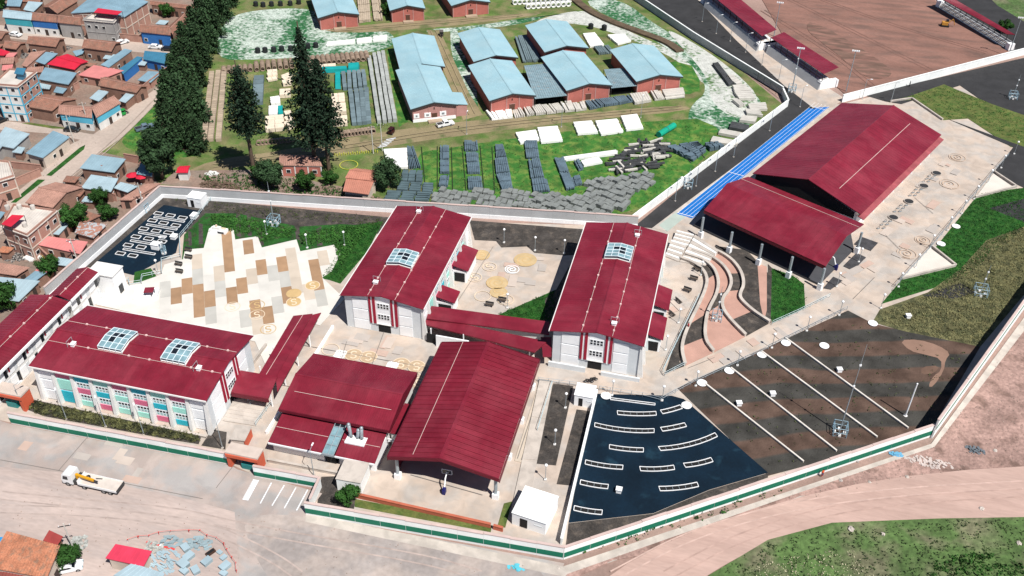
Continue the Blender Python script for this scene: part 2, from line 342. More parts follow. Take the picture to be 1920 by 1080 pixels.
# walks and pads on the sports side
patch('asphalt_patch', asphalt, [(1620, 178), (1990, 92), (1990, 240), (1900, 230), (1800, 160), (1690, 195), (1660, 190)])
patch('lawn', olive_lawn, [(1665, 190), (1700, 182), (1770, 158), (1860, 195), (1990, 240), (1990, 290), (1895, 275), (1815, 222), (1768, 225), (1710, 187)])
patch('asphalt_patch', asphalt, [(1775, 222), (1900, 268), (1990, 300), (1990, 350), (1920, 352), (1862, 325), (1900, 276)])
patch('asphalt_road', asphalt, [(1190, 424), (1228, 428), (1524, 207), (1478, 186)])
patch('pale_strip', concrete, [(1222, 428), (1250, 432), (1300, 400), (1562, 203), (1528, 200), (1262, 398)])
patch('mint_strip', mat('mint_concrete', (.36, .42, .38), .85, .08, .3), t7((1100, 610), (1230, 510), (1310, 540), (1165, 655)))
_tr = [(1269, 401), (1298, 409), (1555, 200), (1528, 193)]
patch('running_track', trackblue, _tr)
patch('sports_road', asphalt, [(1175, -20), (1300, -20), (1440, 130), (1530, 205), (1480, 196), (1470, 182), (1300, 72)])
patch('sports_walk', beige, [(1290, -20), (1345, -20), (1450, 100), (1585, 185), (1560, 200), (1524, 202), (1470, 160), (1380, 75)])
patch('sports_field', reddirt, [(1395, -60), (1700, -60), (1760, 8), (1895, 100), (1590, 182), (1470, 70)])
patch('asphalt_road', asphalt, [(1735, -60), (1990, -60), (1990, 96), (1890, 95), (1760, 10)])
patch('meadow', meadow, [(1800, -60), (1990, -60), (1990, 45), (1920, 40), (1870, 10)])
# streets outside
patch('street', street, [(-60, 770), (20, 795), (432, 872), (445, 880), (604, 925), (574, 965), (1058, 1056), (1040, 1110), (440, 1110), (300, 1010), (160, 960), (-60, 940)])
patch('street_dirt', mat('dusty_street', (.425, .345, .312), .95, .12, .08, col2=(.385, .32, .295), thr=(.45, .62), fine=.08, fscale=1.1, stretch=(.6, 2.2, 1), rot=.1), [(-60, 870), (110, 885), (230, 910), (330, 930), (440, 960), (450, 1110), (-60, 1110)])
patch('tarmac_patch', mat('grey_tarmac', (.31, .275, .26), .95, .15, .1, col2=(.37, .315, .285), thr=(.45, .6), fine=.12, fscale=1), [(452, 962), (600, 968), (760, 1002), (1000, 1052), (1040, 1110), (520, 1110), (470, 1030)], smoothn=2)
patch('wall_apron', concrete, [(574, 962), (1056, 1062), (1746, 832), (1990, 500), (1990, 540), (1752, 846), (1060, 1082), (572, 978)])
patch('embankment', rough_soil, [(1064, 1076), (1480, 930), (1752, 838), (1990, 530), (1990, 880), (1800, 890), (1500, 930), (1270, 1030), (1150, 1050), (1040, 1100)], smoothn=0)
patch('dirt_road', mat('pink_road', (.45, .315, .27), .95, .1, .08, col2=(.40, .275, .235), thr=(.42, .62), fine=.07, fscale=1., stretch=(.5, 2.4, 1), rot=-.15), [(1100, 1110), (1200, 1040), (1350, 975), (1560, 915), (1750, 885), (1990, 870), (1990, 972), (1760, 972), (1560, 982), (1440, 1015), (1320, 1080), (1290, 1110)], smoothn=1)
patch('meadow', meadow, [(1290, 1120), (1330, 1078), (1440, 1012), (1560, 980), (1760, 972), (2000, 968), (2000, 1120)])

GZ = _z[0]+.01                                    # top of the paved layers

for a, b in (((1240, 20), (1270, 330)), ((1360, 15), (1360, 335)), ((1465, 20), (1475, 340)), ((1545, 10), (1575, 350)), ((1680, 10), (1710, 350)), ((1770, 20), (1790, 370))):
    A, B = ats(t6(a, b), GZ); d = (B-A).normalized(); n = Vector((-d.y, d.x, 0))*.14
    struct(MB().quad(*[Vector((p.x, p.y, GZ-.05)) for p in (A-n, A+n, B+n, B-n)]).build('drain_line', mat('ditch', (.018, .035, .012), .95)))
# ------------------------------------------------------------------ school buildings
class Fr:
    """local frame: o + u*a + v*b (v into the building) + z"""
    def __init__(s, o, ang): s.o = Vector(o); s.u = Vector((math.cos(ang), math.sin(ang), 0)); s.v = Vector((-s.u.y, s.u.x, 0))
    def p(s, a, b, z=0.): return s.o+s.u*a+s.v*b+Vector((0, 0, z))
    def box(s, mb, a0, a1, b0, b1, z0, z1): return mb.box(s.p((a0+a1)/2, (b0+b1)/2, (z0+z1)/2), (a1-a0, b1-b0, z1-z0), u=s.u)
def gable_roof(fr, root, W, L, ze, zr, m, ov=.45, th=.16, axis='v', rib=.75, name='roof', ribh=.06, ridge=None):
    """two slopes; ridge runs along v (axis 'v') or along u"""
    if axis == 'v': X0, X1, Y0, Y1 = -ov, W+ov, -ov, L+ov; P_ = lambda a, b, z: fr.p(a, b, z)
    else: X0, X1, Y0, Y1 = -ov, W+ov, -ov, L+ov; P_ = lambda a, b, z: fr.p(b, a, z)
    xm = (X0+X1)/2 if ridge is None else ridge; mb = MB()
    for xa, xb, za, zb in ((X0, xm, ze, zr), (xm, X1, zr, ze)):
        mb.hexa([P_(xa, Y0, za-th), P_(xb, Y0, zb-th), P_(xb, Y1, zb-th), P_(xa, Y1, za-th)],
                [P_(xa, Y0, za), P_(xb, Y0, zb), P_(xb, Y1, zb), P_(xa, Y1, za)])
        n = int((Y1-Y0)/rib)
        for i in range(1, n):
            y = Y0+(Y1-Y0)*i/n; e = .05
            mb.hexa([P_(xa, y-e, za-.02), P_(xb, y-e, zb-.02), P_(xb, y+e, zb-.02), P_(xa, y+e, za-.02)],
                    [P_(xa, y-e*.6, za+ribh), P_(xb, y-e*.6, zb+ribh), P_(xb, y+e*.6, zb+ribh), P_(xa, y+e*.6, za+ribh)])
    o = mb.build(name, m, root)
    rc = MB(); e = .28
    for s in (-1, 1):
        z1 = zr-(zr-ze)*e/abs((xm-X0) if s < 0 else (X1-xm))
        rc.quad(*[P_(xm, Y0, zr+.09), P_(xm+s*e, Y0, z1+.08), P_(xm+s*e, Y1, z1+.08), P_(xm, Y1, zr+.09)])
    rc.build('ridge_cap', m, o)
    return o
def window(fr, root, a0, a1, z0, z1, b, nx, ny, name='window', frame=white, pane=glassd, dep=.10, low=None):
    """framed window on the plane v=b facing -v: the frame with its panes as sub-parts"""
    mb = MB(); t = .2; fr.box(mb, a0, a1, b-dep*.5, b+.02, z0, z1); o = mb.build(name, frame, root)
    pw = (a1-a0-t*(nx+1))/nx; ph = (z1-z0-t*(ny+1))/ny
    for j in range(ny):
        for i in range(nx):
            x = a0+t+(pw+t)*i; z = z0+t+(ph+t)*j; pm = MB(); fr.box(pm, x, x+pw, b-dep*.5-.03, b-dep*.4, z, z+ph)
            pm.build('pane', pane if (j == ny-1 or not low) else low, o)
    return o
def roof_z(x, W, ze, zr, ov=.45): return ze+(zr-ze)*(1-abs(x-W/2)/(W/2+ov))
def skylight(fr, root, W, ze, zr, y0, y1, half, ncol, axis_pts):
    """glazed lantern astride the ridge"""
    fm = MB(); lift = .85; g = []
    base = thing  # noqa
    def pt(x, y, dz): return fr.p(x, y, roof_z(x, W, ze, zr)+dz)
    xs = [W/2-half, W/2-half*.5, W/2, W/2+half*.5, W/2+half]; ys = [y0+(y1-y0)*i/ncol for i in range(ncol+1)]
    def hgt(x): return lift
    for x in xs: fm.path([pt(x, y, hgt(x)) for y in ys], .09, 4)
    for y in ys: fm.path([pt(x, y, hgt(x)) for x in xs], .09, 4)
    for x in (xs[0], xs[-1]):
        for y in ys: fm.tube(pt(x, y, 0), pt(x, y, lift), .08, 4)
    o = fm.build('skylight', mat('pale_frame', (.56, .64, .68), .5), root)
    cb = MB()
    for xa, xb in ((xs[0], xs[2]), (xs[2], xs[4])):
        cb.hexa([pt(xa, y0, .02), pt(xb, y0, .02), pt(xb, y1, .02), pt(xa, y1, .02)], [pt(xa, y0, .14), pt(xb, y0, .14), pt(xb, y1, .14), pt(xa, y1, .14)])
    cb.build('skylight_well', offwhite, o)
    for i in range(4):
        for j in range(ncol):
            q = [pt(xs[i], ys[j], lift-.03), pt(xs[i+1], ys[j], lift-.03), pt(xs[i+1], ys[j+1], lift-.03), pt(xs[i], ys[j+1], lift-.03)]
            c = sum(q, Vector())/4; q = [c+(a-c)*.93 for a in q]
            MB().quad(*q).build('pane', glassd if (i, j) in ((2, 1), (2, 2), (1, 2)) else glassb, o)
    return o
glassm = mat('mint_glass', (.26, .45, .45), .25, .2)
def classroom(name, label, o, ang, W, L, ze, zr, sky_at, sides, vents):
    fr = Fr(o, ang); root = thing(name, label, 'school building', fr.p(W/2, L/2, 0)); E_ = .25
    # walls: gabled body
    b = MB(); a0, a1, y0, y1 = E_, W-E_, E_, L-E_; zz = lambda x: roof_z(x, W, ze, zr)-.2
    prof = [(a0, 0), (a1, 0), (a1, zz(a1)), (W/2, zz(W/2)), (a0, zz(a0))]
    n = len(prof); vs_ = [fr.p(x, y0, z) for x, z in prof]+[fr.p(x, y1, z) for x, z in prof]
    b.add(vs_, [tuple(range(n)), tuple(range(2*n-1, n-1, -1))]+[(i, n+i, n+(i+1) % n, (i+1) % n) for i in range(n)])
    b.build('wall', greypaint, root)
    gable_roof(fr, root, W, L, ze, zr, crimson_x if ang > 1 else crimson, ribh=.035)
    # pale gutters on the two eaves
    for x in (-.52, W+.52):
        g = MB(); fr.box(g, x-.09, x+.09, -.45, L+.45, ze-.25, ze+.05); g.build('gutter', offwhite, root)
    # gable front and its features
    F = lambda f: a0+(a1-a0)*f
    for f0, f1 in ((.10, .31), (.70, .87)):
        for z0, z1 in ((.15, 2.6), (2.85, 5.3), (5.6, 8.0)):
            m = MB(); fr.box(m, F(f0), F(f1), y0-.10, y0+.02, z0, z1); m.build('wall_panel', white, root)
    for f0, f1 in ((.318, .345), (.368, .40), (.602, .63), (.655, .685)):
        m = MB(); zt = min(zz(F(f0)), zz(F(f1))); fr.box(m, F(f0), F(f1), y0-.28, y0, 2.35, zt)
        m.hexa([fr.p(F(f0), y0-.28, 2.35), fr.p(F(f0), y0, 2.35), fr.p(F(f0), y0, 2.35), fr.p(F(f0), y0-.28, 2.35)],
               [fr.p(F(f0), y0-.28, 2.35), fr.p(F(f1), y0-.28, 2.35), fr.p(F(f1), y0, 2.35), fr.p(F(f0), y0, 2.35)])
        m.build('red_fin', redstripe, root)
    for f0, f1 in ((.345, .368), (.63, .655)):
        m = MB(); fr.box(m, F(f0), F(f1), y0-.16, y0, 2.0, zz(F(f0))-.05); m.build('white_strip', white, root)
    m = MB(); fr.box(m, F(.40), F(.602), y0-.08, y0, 2.4, zz(F(.4))-.02); m.build('bay_panel', white, root)
    for z in (3.5, 6.35): window(fr, root, F(.42), F(.585), z, z+1.5, y0-.08, 4, 2)
    m = MB(); fr.box(m, F(.42), F(.58), y0-.05, y0+.02, 0, 2.15); d = m.build('door', blackm, root)
    m = MB(); fr.box(m, F(.405), F(.595), y0-.3, y0, 2.25, 2.42); m.build('door_canopy', offwhite, root)
    # long sides: bays between raking piers
    for s in sides:
        sf = Fr(fr.p(a0, L, 0), ang-math.pi/2) if s == 'l' else Fr(fr.p(a1, 0, 0), ang+math.pi/2)
        pat = [('w',), (pink, mint, teal, 'solid'), (teal, pink, mint), (mint, teal, pink), (pink, mint, mint), (teal, pink, mint), (mint, teal, pink), (pink, mint, teal), ('w',)]
        nb = len(pat); bw = L/nb
        m = MB(); sf.box(m, .3, L-.3, -.05, .05, ze-.85, ze-.35); m.build('clerestory', glassd, root)
        for i, pt in enumerate(pat):
            x0, x1 = i*bw+.45, (i+1)*bw-.45
            if pt[0] == 'w':
                for z0, z1 in ((.3, 2.6), (3.0, 5.2), (5.6, 7.4)):
                    m = MB(); sf.box(m, x0, x1, -.10, .02, z0, z1); m.build('wall_panel', white, root)
            elif len(pt) == 4:
                for z0, z1, c in ((6.6, 7.7, pt[0]), (3.7, 6.2, pt[1]), (.4, 3.2, pt[2])):
                    m = MB(); sf.box(m, x0, x1, -.12, .02, z0, z1); m.build('colour_panel', c, root)
            else:
                m = MB(); sf.box(m, x0, x1, -.06, .02, .1, 7.75); m.build('wall_panel', white, root)
                for z0, z1, c in ((6.5, 7.7, pt[0]), (3.5, 4.8, pt[1]), (.3, 1.6, pt[2])):
                    m = MB(); sf.box(m, x0, x1, -.14, -.04, z0, z1); m.build('colour_panel', c, root)
                window(sf, root, x0+.1, x1-.1, 5.0, 6.35, -.06, 4, 2, low=glassm); window(sf, root, x0+.1, x1-.1, 1.85, 3.3, -.06, 4, 2, low=glassm)
        for i in range(nb+1):
            x = min(max(i*bw, .3), L-.3); e = .3; m = MB()
            m.hexa([sf.p(x-e, -1.1, 0), sf.p(x+e, -1.1, 0), sf.p(x+e, .05, 0), sf.p(x-e, .05, 0)],
                   [sf.p(x-e, -.25, ze-.5), sf.p(x+e, -.25, ze-.5), sf.p(x+e, .05, ze-.5), sf.p(x-e, .05, ze-.5)])
            m.build('pier', offwhite, root)
    for y in sky_at: skylight(fr, root, W, ze, zr, y-2.5, y+2.5, 2.8, 4, None)
    # safety lines with their anchors
    for x in (W*.33, W*.67):
        z = roof_z(x, W, ze, zr); m = MB(); m.tube(fr.p(x, -.3, z+.12), fr.p(x, L+.3, z+.12), .05, 4); c = m.build('safety_line', mat('pale_line', (.62, .45, .42), .6), root)
        k = 0; y = 1.5
        while y < L-1:
            if not any(abs(y-s) < 2.3 for s in sky_at): m = MB(); fr.box(m, x-.18, x+.18, y-.18, y+.18, z, z+.25); m.build('anchor', mat('anchor_pink', (.66, .47, .45), .6), root)
            y += 4.3
    for x, y in vents:
        z = roof_z(x, W, ze, zr); m = MB(); fr.box(m, x-.45, x+.45, y-.35, y+.35, z-.1, z+.5); fr.box(m, x-.55, x+.55, y-.45, y+.45, z+.5, z+.58)
        v = m.build('roof_hatch', white, root); m = MB()
        for s in (-.8, .8): m.tube(fr.p(x+s, y+.7, z), fr.p(x+s, y+.7, z+1.3), .05, 4)
        m.tube(fr.p(x-.8, y+.7, z+1.3), fr.p(x+.8, y+.7, z+1.3), .05, 4); m.build('hatch_rail', steel, v)
    return root, fr
ZE, ZR = 8.7, 10.2
A_, Af = classroom('classroom_building', 'crimson roofed school block with two skylights and pink, teal and mint panelled facade', (-82.1, 107.8, 0), R(90), 18.0, 35.6, ZE, ZR, (9.6, 22.8), 'l', ((6.0, 4.2), (6.0, 30.5)))
B_, Bf = classroom('classroom_building', 'crimson roofed school block between white plaza and swirl painted courtyard', (-69.9, 143.1, 0), 0, 17.3, 34.5, ZE, ZR, (13.2,), 'r', ((5.9, 4.0), (6.0, 32.)))
C_, Cf = classroom('classroom_building', 'crimson roofed school block beside the curved terraces, one skylight near its far end', (-25.6, 143.2, 0), 0, 18.0, 39.3, ZE, ZR, (27.5,), 'r', ((11.8, 3.4), (11.9, 35.5)))
# lean-to stair porches on the east flanks of the two courtyard blocks
def porch(cf, root, W, y0, y1, wd=3.6, z=3.6):
    m = MB(); cf.box(m, W-.2, W+wd-.5, y0+.3, y1-.3, 0, z-.5); b = m.build('porch_wall', white, root)
    m = MB(); cf.box(m, W+.3, W+wd-.9, y0+.22, y0+.29, .2, 2.6); m.build('porch_door', blackm, b)
    m = MB(); m.hexa([cf.p(W-.1, y0, z+.9), cf.p(W+wd, y0, z-.1), cf.p(W+wd, y1, z-.1), cf.p(W-.1, y1, z+.9)], [cf.p(W-.1, y0, z+1.05), cf.p(W+wd, y0, z+.05), cf.p(W+wd, y1, z+.05), cf.p(W-.1, y1, z+1.05)])
    m.build('porch_roof', crimson, root)
porch(Bf, B_, 17.3, 21.0, 29.5); porch(Bf, B_, 17.3, 9.2, 13.5, 4.0)
porch(Cf, C_, 18.0, 8.5, 16.0); porch(Cf, C_, 18.0, 18.5, 26.0)
# plinth walls in front of the eastern block
m = MB(); m.bb(-25.8, -18.2, 141.8, 142.2, 0, 1.3); m.bb(-15.0, -7.2, 141.8, 142.2, 0, 1.0); m.build('plinth', greypaint, C_)

# ---- corridor block on the west edge, two roofs
def corridor(label, x0, x1, y0, y1, z, lines):
    root = thing('corridor_building', label, 'school building', ((x0+x1)/2, (y0+y1)/2, 0)); fr = Fr((x0, y0, 0), 0); W = x1-x0; L = y1-y0
    m = MB(); m.bb(x0+.4, x1-.6, y0+.3, y1-.3, 0, z-.4); m.build('wall', offwhite, root)
    gable_roof(fr, root, W, L, z, z+.9, crimson, .2)
    m = MB(); fr.box(m, W+.15, W+.45, -.2, L+.2, z-.5, z+.05); m.build('gutter', white, root)
    sf = Fr((x1-.6, y0, 0), math.pi/2); n = max(3, int(L/2.7)); bw = L/n
    for i in range(n):
        for z0, z1 in ((.5, 2.9), (3.7, 6.2)):
            if z1 > z-.3: continue
            m = MB(); sf.box(m, i*bw+.15, i*bw+bw*.62, -.12, .02, z0, z1); m.build('wall_panel', white, root)
            m = MB(); sf.box(m, i*bw+bw*.64, i*bw+bw*.95, -.06, .02, z0, z1); m.build('window', glassd if (i+int(z0)) % 2 else greypaint, root)
        m = MB(); sf.box(m, i*bw+.2, i*bw+.55, -.2, -.12, 4.5, 5.6); m.build('red_tab', redstripe, root) if i % 2 else None
    zc = z+.9+.12
    m = MB(); m.tube(((x0+x1)/2+lines, y0, zc-.1), ((x0+x1)/2+lines, y1, zc-.1), .05, 4); m.build('safety_line', MATS['pale_line'], root)
    for k in range(int(L/4)):
        m = MB(); m.box(((x0+x1)/2+lines, y0+2+k*4.2, zc-.05), (.36, .36, .26)); m.build('anchor', MATS['anchor_pink'], root)
    return root
corridor('wide crimson roofed corridor wing at the left edge of the school', -133.0, -124.2, 100.0, 128.0, 7.0, 1.0)
corridor('narrow crimson roofed corridor wing next to the navy play deck', -129.2, -124.3, 128.8, 138.5, 7.0, .3)
root = thing('stair_block', 'white flat roofed stair block at the end of the corridor wing', 'stair block', (-123.5, 141.5, 0))
MB().bb(-127.8, -121.8, 139.5, 143.4, 0, 5.6).build('wall', white, root); MB().bb(-128.0, -121.6, 139.3, 143.6, 5.602, 5.8).build('roof', offwhite, root)
MB().bb(-121.81, -121.7, 140.6, 142.0, .1, 2.3).build('door', glassd, root)

# ---- dining hall
root = thing('dining_hall', 'crimson roofed dining hall with lower front roof, flues and glass roof strip', 'school building', (-59, 116, 0))
MB().bb(-69.2, -49.4, 112.6, 126.6, 0, 5.3).build('wall', offwhite, root)
frE = Fr((-69.7, 112.0, 0), 0)
gable_roof(frE, root, 15.2, 20.8, 5.6, 7.3, crimson_x, .3, axis='u', rib=.42)
for y, n in ((111.62, 'fascia'), (127.58, 'fascia')): MB().bb(-70.0, -48.6, y-.05, y+.05, 5.0, 5.6).build(n, crimson_d, root)
MB().add([(-48.62, 111.7, 5.4), (-48.62, 127.5, 5.4), (-48.62, 119.6, 7.1), (-48.62, 127.5, 4.6), (-48.62, 111.7, 4.6)], [(4, 3, 1, 2, 0)]).build('gable_cladding', crimson_d, root)
MB().tube((-68.6, 115.8, 6.62), (-49.6, 115.8, 6.62), .05, 4).build('safety_line', MATS['pale_line'], root)
for x0, x1 in ((-69.6, -59.1), (-56.8, -49.3)):
    MB().bb(x0+.3, x1-.3, 106.6, 112.5, 0, 2.9).build('wall', white, root)
    q = [(x0, 105.7, 3.1), (x1, 105.7, 3.1), (x1, 112.5, 4.4), (x0, 112.5, 4.4)]
    mb = MB().hexa([Vector(a)-Vector((0, 0, .15)) for a in q], q)
    for i in range(1, int((x1-x0)/.7)):
        x = x0+i*.7; mb.hexa([(x-.04, 105.7, 3.08), (x+.04, 105.7, 3.08), (x+.04, 112.5, 4.38), (x-.04, 112.5, 4.38)], [(x-.025, 105.7, 3.15), (x+.025, 105.7, 3.15), (x+.025, 112.5, 4.45), (x-.025, 112.5, 4.45)])
    o = mb.build('lower_roof', crimson_x, root)
    MB().bb(x0, x1, 105.5, 105.66, 2.75, 3.1).build('gutter', white, o)
    MB().bb(x0+.6, x1-.8, 106.53, 106.58, 2.2, 2.7).build('window', glassd, root)
    MB().tube((x0+.2, 109, 3.85), (x1-.2, 109, 3.85), .05, 4).build('safety_line', MATS['pale_line'], root)
fm = MB()
for x in (-59.0, -57.95, -56.9): fm.tube((x, 105.4, 3.5), (x, 113.0, 5.0), .08, 4)
for i in range(5): fm.tube((-59, 105.4+1.9*i, 3.5+.375*i), (-56.9, 105.4+1.9*i, 3.5+.375*i), .08, 4)
fm.bb(-59.1, -56.8, 105.2, 105.4, 3.1, 3.45)
g = fm.build('glass_roof', steel, root)
for i in range(4):
    y = 105.4+1.9*i; z = 3.48+.375*i; MB().quad((-58.95, y+.1, z), (-56.95, y+.1, z), (-56.95, y+1.8, z+.34), (-58.95, y+1.8, z+.34)).build('pane', glassb if i < 3 else glassd, g)
MB().bb(-58.8, -57.1, 106.4, 112, 0, 2.9).build('stair_recess', blackm, root)
MB().bb(-56.0, -52.3, 108.4, 110.6, 3.7, 4.0).build('flue_pad', white, root)
for x, h, tx in ((-55.2, 3.2, -.3), (-54.0, 2.2, .25), (-53.2, 2.9, .1)):
    m = MB(); m.tube((x, 109.8, 3.9), (x+tx, 109.9, 3.9+h), .32, 10); m.sphere((x+tx, 109.9, 3.9+h), .36, 8, 5); fl = m.build('flue', steel, root, True)
    MB().ring((x, 109.75, 4.1), (0, 0, 1), .3, .48, .2).build('flue_collar', offwhite, fl)
MB().bb(-49.0, -46.6, 113.0, 121, 3.4, 3.55).build('link_roof', crimson, root)
MB().bb(-48.9, -46.8, 113.2, 120.8, 0, 3.38).build('link_wall', offwhite, root)
m = MB()
for a, b in (((-49.2, 112.2, 2.9), (-47, 112.2, 2.2)), ((-49.2, 112.2, 2.2), (-47, 112.2, 2.9)), ((-49.2, 112.2, 2.9), (-47, 112.2, 2.9))): m.tube(a, b, .08, 4)
m.build('link_truss', white, root)

# ---- covered court: each roof sheet is a piece of its own
root = thing('covered_court', 'open sided covered court with ribbed crimson gable roof on steel columns', 'sports court', (-36.4, 120, 0))
x0, x1, y0, y1, ze, zr = -46.3, -26.5, 104.8, 136.0, 6.7, 8.9; xm = -36.7
n = 26
sheets = {}
for s, (xa, xb, za, zb) in enumerate(((x0, xm, ze, zr), (x1, xm, ze, zr))):
    for i in range(n):
        w_ = (y1-y0)/n; ya = y0+w_*i
        if s not in sheets:
            mb = MB().hexa([(xa, ya, za-.12), (xb, ya, zb-.12), (xb, ya+w_-.03, zb-.12), (xa, ya+w_-.03, za-.12)], [(xa, ya, za), (xb, ya, zb), (xb, ya+w_-.03, zb), (xa, ya+w_-.03, za)])
            for k, (e, h) in enumerate(((.05, .14), (.45, .05), (.85, .05))): mb.hexa([(xa, ya+e-.05, za-.01), (xb, ya+e-.05, zb-.01), (xb, ya+e+.06, zb-.01), (xa, ya+e+.06, za-.01)], [(xa, ya+e-.03, za+h), (xb, ya+e-.03, zb+h), (xb, ya+e+.04, zb+h), (xa, ya+e+.04, za+h)])
            o = mb.build('roof_sheet', crimson, root); sheets[s] = o
        else:
            o = sheets[s].copy(); COL.objects.link(o); o.location = sheets[s].location+Vector((0, w_*i, 0))
MB().bb(xm-.35, xm+.35, y0, y1, zr-.02, zr+.07).build('ridge_cap', crimson, root)
MB().tube((-41.9, 105.4, 7.85), (-41.9, 136, 7.85), .05, 4).build('safety_line', MATS['pale_line'], root)
for ya in (y0-.07, y1+.07):
    for xa, xb, za, zb in ((x0-.05, xm, ze, zr), (x1+.05, xm, ze, zr)):
        MB().hexa([(xa, ya-.05, za-.7), (xb, ya-.05, zb-.7), (xb, ya+.05, zb-.7), (xa, ya+.05, za-.7)], [(xa, ya-.05, za+.1), (xb, ya-.05, zb+.1), (xb, ya+.05, zb+.1), (xa, ya+.05, za+.1)]).build('bargeboard', crimson_d, root)
for x in (x0-.12, x1+.12): MB().bb(x-.06, x+.06, y0, y1, ze-1.0, ze+.02).build('side_fascia', crimson_d, root)
for x in (-45.3, -27.4):
    for y in (106.2, 115.5, 125.0, 134.6):
        m = MB().tube((x, y, 1.0), (x, y, 6.4), .32, 8); o = m.build('column', steel, root)
        MB().bb(x-.55, x+.55, y-.5, y+.5, 0, 1.25).build('pedestal', white, o)
for y in (106.2, 115.5, 125.0, 134.6):
    m = MB()
    for a, b in (((-45.3, y, 5.9), (xm, y, 8.1)), ((-27.4, y, 5.9), (xm, y, 8.1)), ((-45.3, y, 5.2), (xm, y, 7.3)), ((-27.4, y, 5.2), (xm, y, 7.3))): m.tube(a, b, .1, 4)
    for k in range(9):
        f = k/8; m.tube((-45.3+8.6*f, y, 5.2+2.1*f), (-45.3+8.6*min(1, f+.06), y, 5.9+2.2*min(1, f+.06)), .05, 4); m.tube((-27.4-9.3*f, y, 5.2+2.1*f), (-27.4-9.3*min(1, f+.06), y, 5.9+2.2*min(1, f+.06)), .05, 4)
    m.build('truss', darksteel, root)
MB().bb(-45.9, -45.75, 106.8, 134, .02, 4.6).build('side_wall', crimson_d, root)
MB().bb(-45.5, -27.2, 133.6, 133.9, .02, 5.2).build('back_wall', offwhite, root)

# ---- basketball hoop in front of it
def hoop(label, p, rz, sc=1.):
    r = thing('basketball_hoop', label, 'basketball hoop', p, rz=rz); r['_o'] = (0, 0, 0)
    m = MB().box((0, 0, .55), (.55, .9, 1.1)); m.box((0, -.1, 1.3), (.4, .5, .5)); m.build('padded_base', mat('navy_pad', (.01, .012, .12), .5), r)
    m = MB().tube((0, .1, 1.0), (0, .9, 3.0), .13, 6); m.tube((0, .9, 3.0), (0, 1.9, 3.3), .11, 6); m.tube((.0, -.2, 1.1), (0, 1.5, 3.3), .08, 6); m.build('arm', white, r)
    b = MB().box((0, 1.95, 3.5), (1.8, .08, 1.1)).build('backboard', glassd, r)
    m = MB()
    for z in (2.97, 4.03): m.box((0, 1.9, z), (1.86, .1, .07))
    for x in (-.9, .9): m.box((x, 1.9, 3.5), (.07, .1, 1.1))
    m.box((0, 1.88, 3.4), (.6, .06, .05)); m.build('board_frame', white, b)
    MB().ring((0, 2.3, 3.15), (0, 0, 1), .2, .26, .06, 10).build('rim', orange, b); return r
hoop('white basketball hoop with navy padded base at the open end of the covered court', at(833, 925), 0)

# ---- covered walks
def walk_roof(label, poly_px, z, posts, name='covered_walk', cable=None, drop=.12):
    pts = ats(poly_px, z); c = sum(pts, Vector())/len(pts); root = thing(name, label, 'walkway roof', (c.x, c.y, 0))
    MB().prism(pts, z-.3, z).build('roof', crimson, root)
    for a, b in posts: MB().tube(at(a, b, 0), at(a, b, 0)+Vector((0, 0, z-.3)), .14, 6).build('post', white, root)
    if cable: m = MB(); m.tube(at(*cable[0], z+.08), at(*cable[1], z+.08), .05, 4); m.build('safety_line', MATS['pale_line'], root)
    return root
r = thing('covered_walk', 'long crimson walkway roof running from the plaza edge past the dining hall', 'walkway roof', (-77, 128, 0))
pts = [at(550, 592, 4.2), at(586, 588, 4.2), at(517, 708, 4.2), at(484, 704, 4.2)]
def slab3(q, th=.22): return MB().hexa([a-Vector((0, 0, th)) for a in q], q)
slab3([pts[3], pts[2], pts[1], pts[0]]).build('roof', crimson, r)
q = [at(517, 708, 4.1), at(586, 590, 4.1), at(602, 586, 3.8), at(520, 735, 3.8)]; slab3([q[0], q[3], q[2], q[1]]).build('roof_edge', crimson, r)
MB().tube(at(499, 702, 4.3), at(568, 590, 4.3), .05, 4).build('safety_line', MATS['pale_line'], r)
q = [at(433, 735, 4.0), at(503, 747, 4.0), at(520, 706, 4.5), at(450, 694, 4.5)]; slab3(q, .3).build('entry_roof', crimson, r)
q2 = [a-Vector((0, 0, .35)) for a in q[:2]]; MB().hexa([q2[0]+Vector((0, -.1, -.7)), q2[1]+Vector((0, -.1, -.7)), q2[1]+Vector((0, .1, -.7)), q2[0]+Vector((0, .1, -.7))], [q2[0]+Vector((0, -.1, .1)), q2[1]+Vector((0, -.1, .1)), q2[1]+Vector((0, .1, .1)), q2[0]+Vector((0, .1, .1))]).build('entry_fascia', crimson_d, r)
for y in (117, 123, 129, 135): MB().tube((-74.5, y, 0), (-74.5, y, 3.6), .15, 6).build('post', white, r); MB().tube((-79.5, y, 0), (-79.5, y, 4.0), .15, 6).build('post', white, r)
MB().bb(-72.6, -72.2, 110, 142, 0, .75).build('kerb_wall', white, r)
r = thing('covered_walk', 'paired crimson walkway roofs linking the two courtyard blocks', 'walkway roof', (-40, 146, 0))
q = [at(800, 597, 4.2), at(1030, 627, 4.2), at(1030, 603, 4.5), at(806, 573, 4.5)]; slab3(q, .25).build('roof', crimson, r)
q = [at(792, 607, 3.5), at(1002, 660, 3.5), at(1026, 640, 3.9), at(800, 593, 3.9)]; slab3(q, .3).build('roof', crimson, r)
q = [at(1018, 668, 3.4), at(1034, 668, 3.4), at(1034, 632, 3.6), at(1014, 632, 3.6)]; slab3(q, .3).build('roof', crimson, r)
MB().bb(-53, -28, 147.2, 147.5, 0, 4.2).build('back_wall', offwhite, r)
MB().bb(-49.5, -42.5, 141.8, 142.1, 0, 3.0).build('front_wall', white, r); MB().bb(-51.8, -49.8, 142.6, 142.8, 0, 2.4).build('opening', blackm, r)
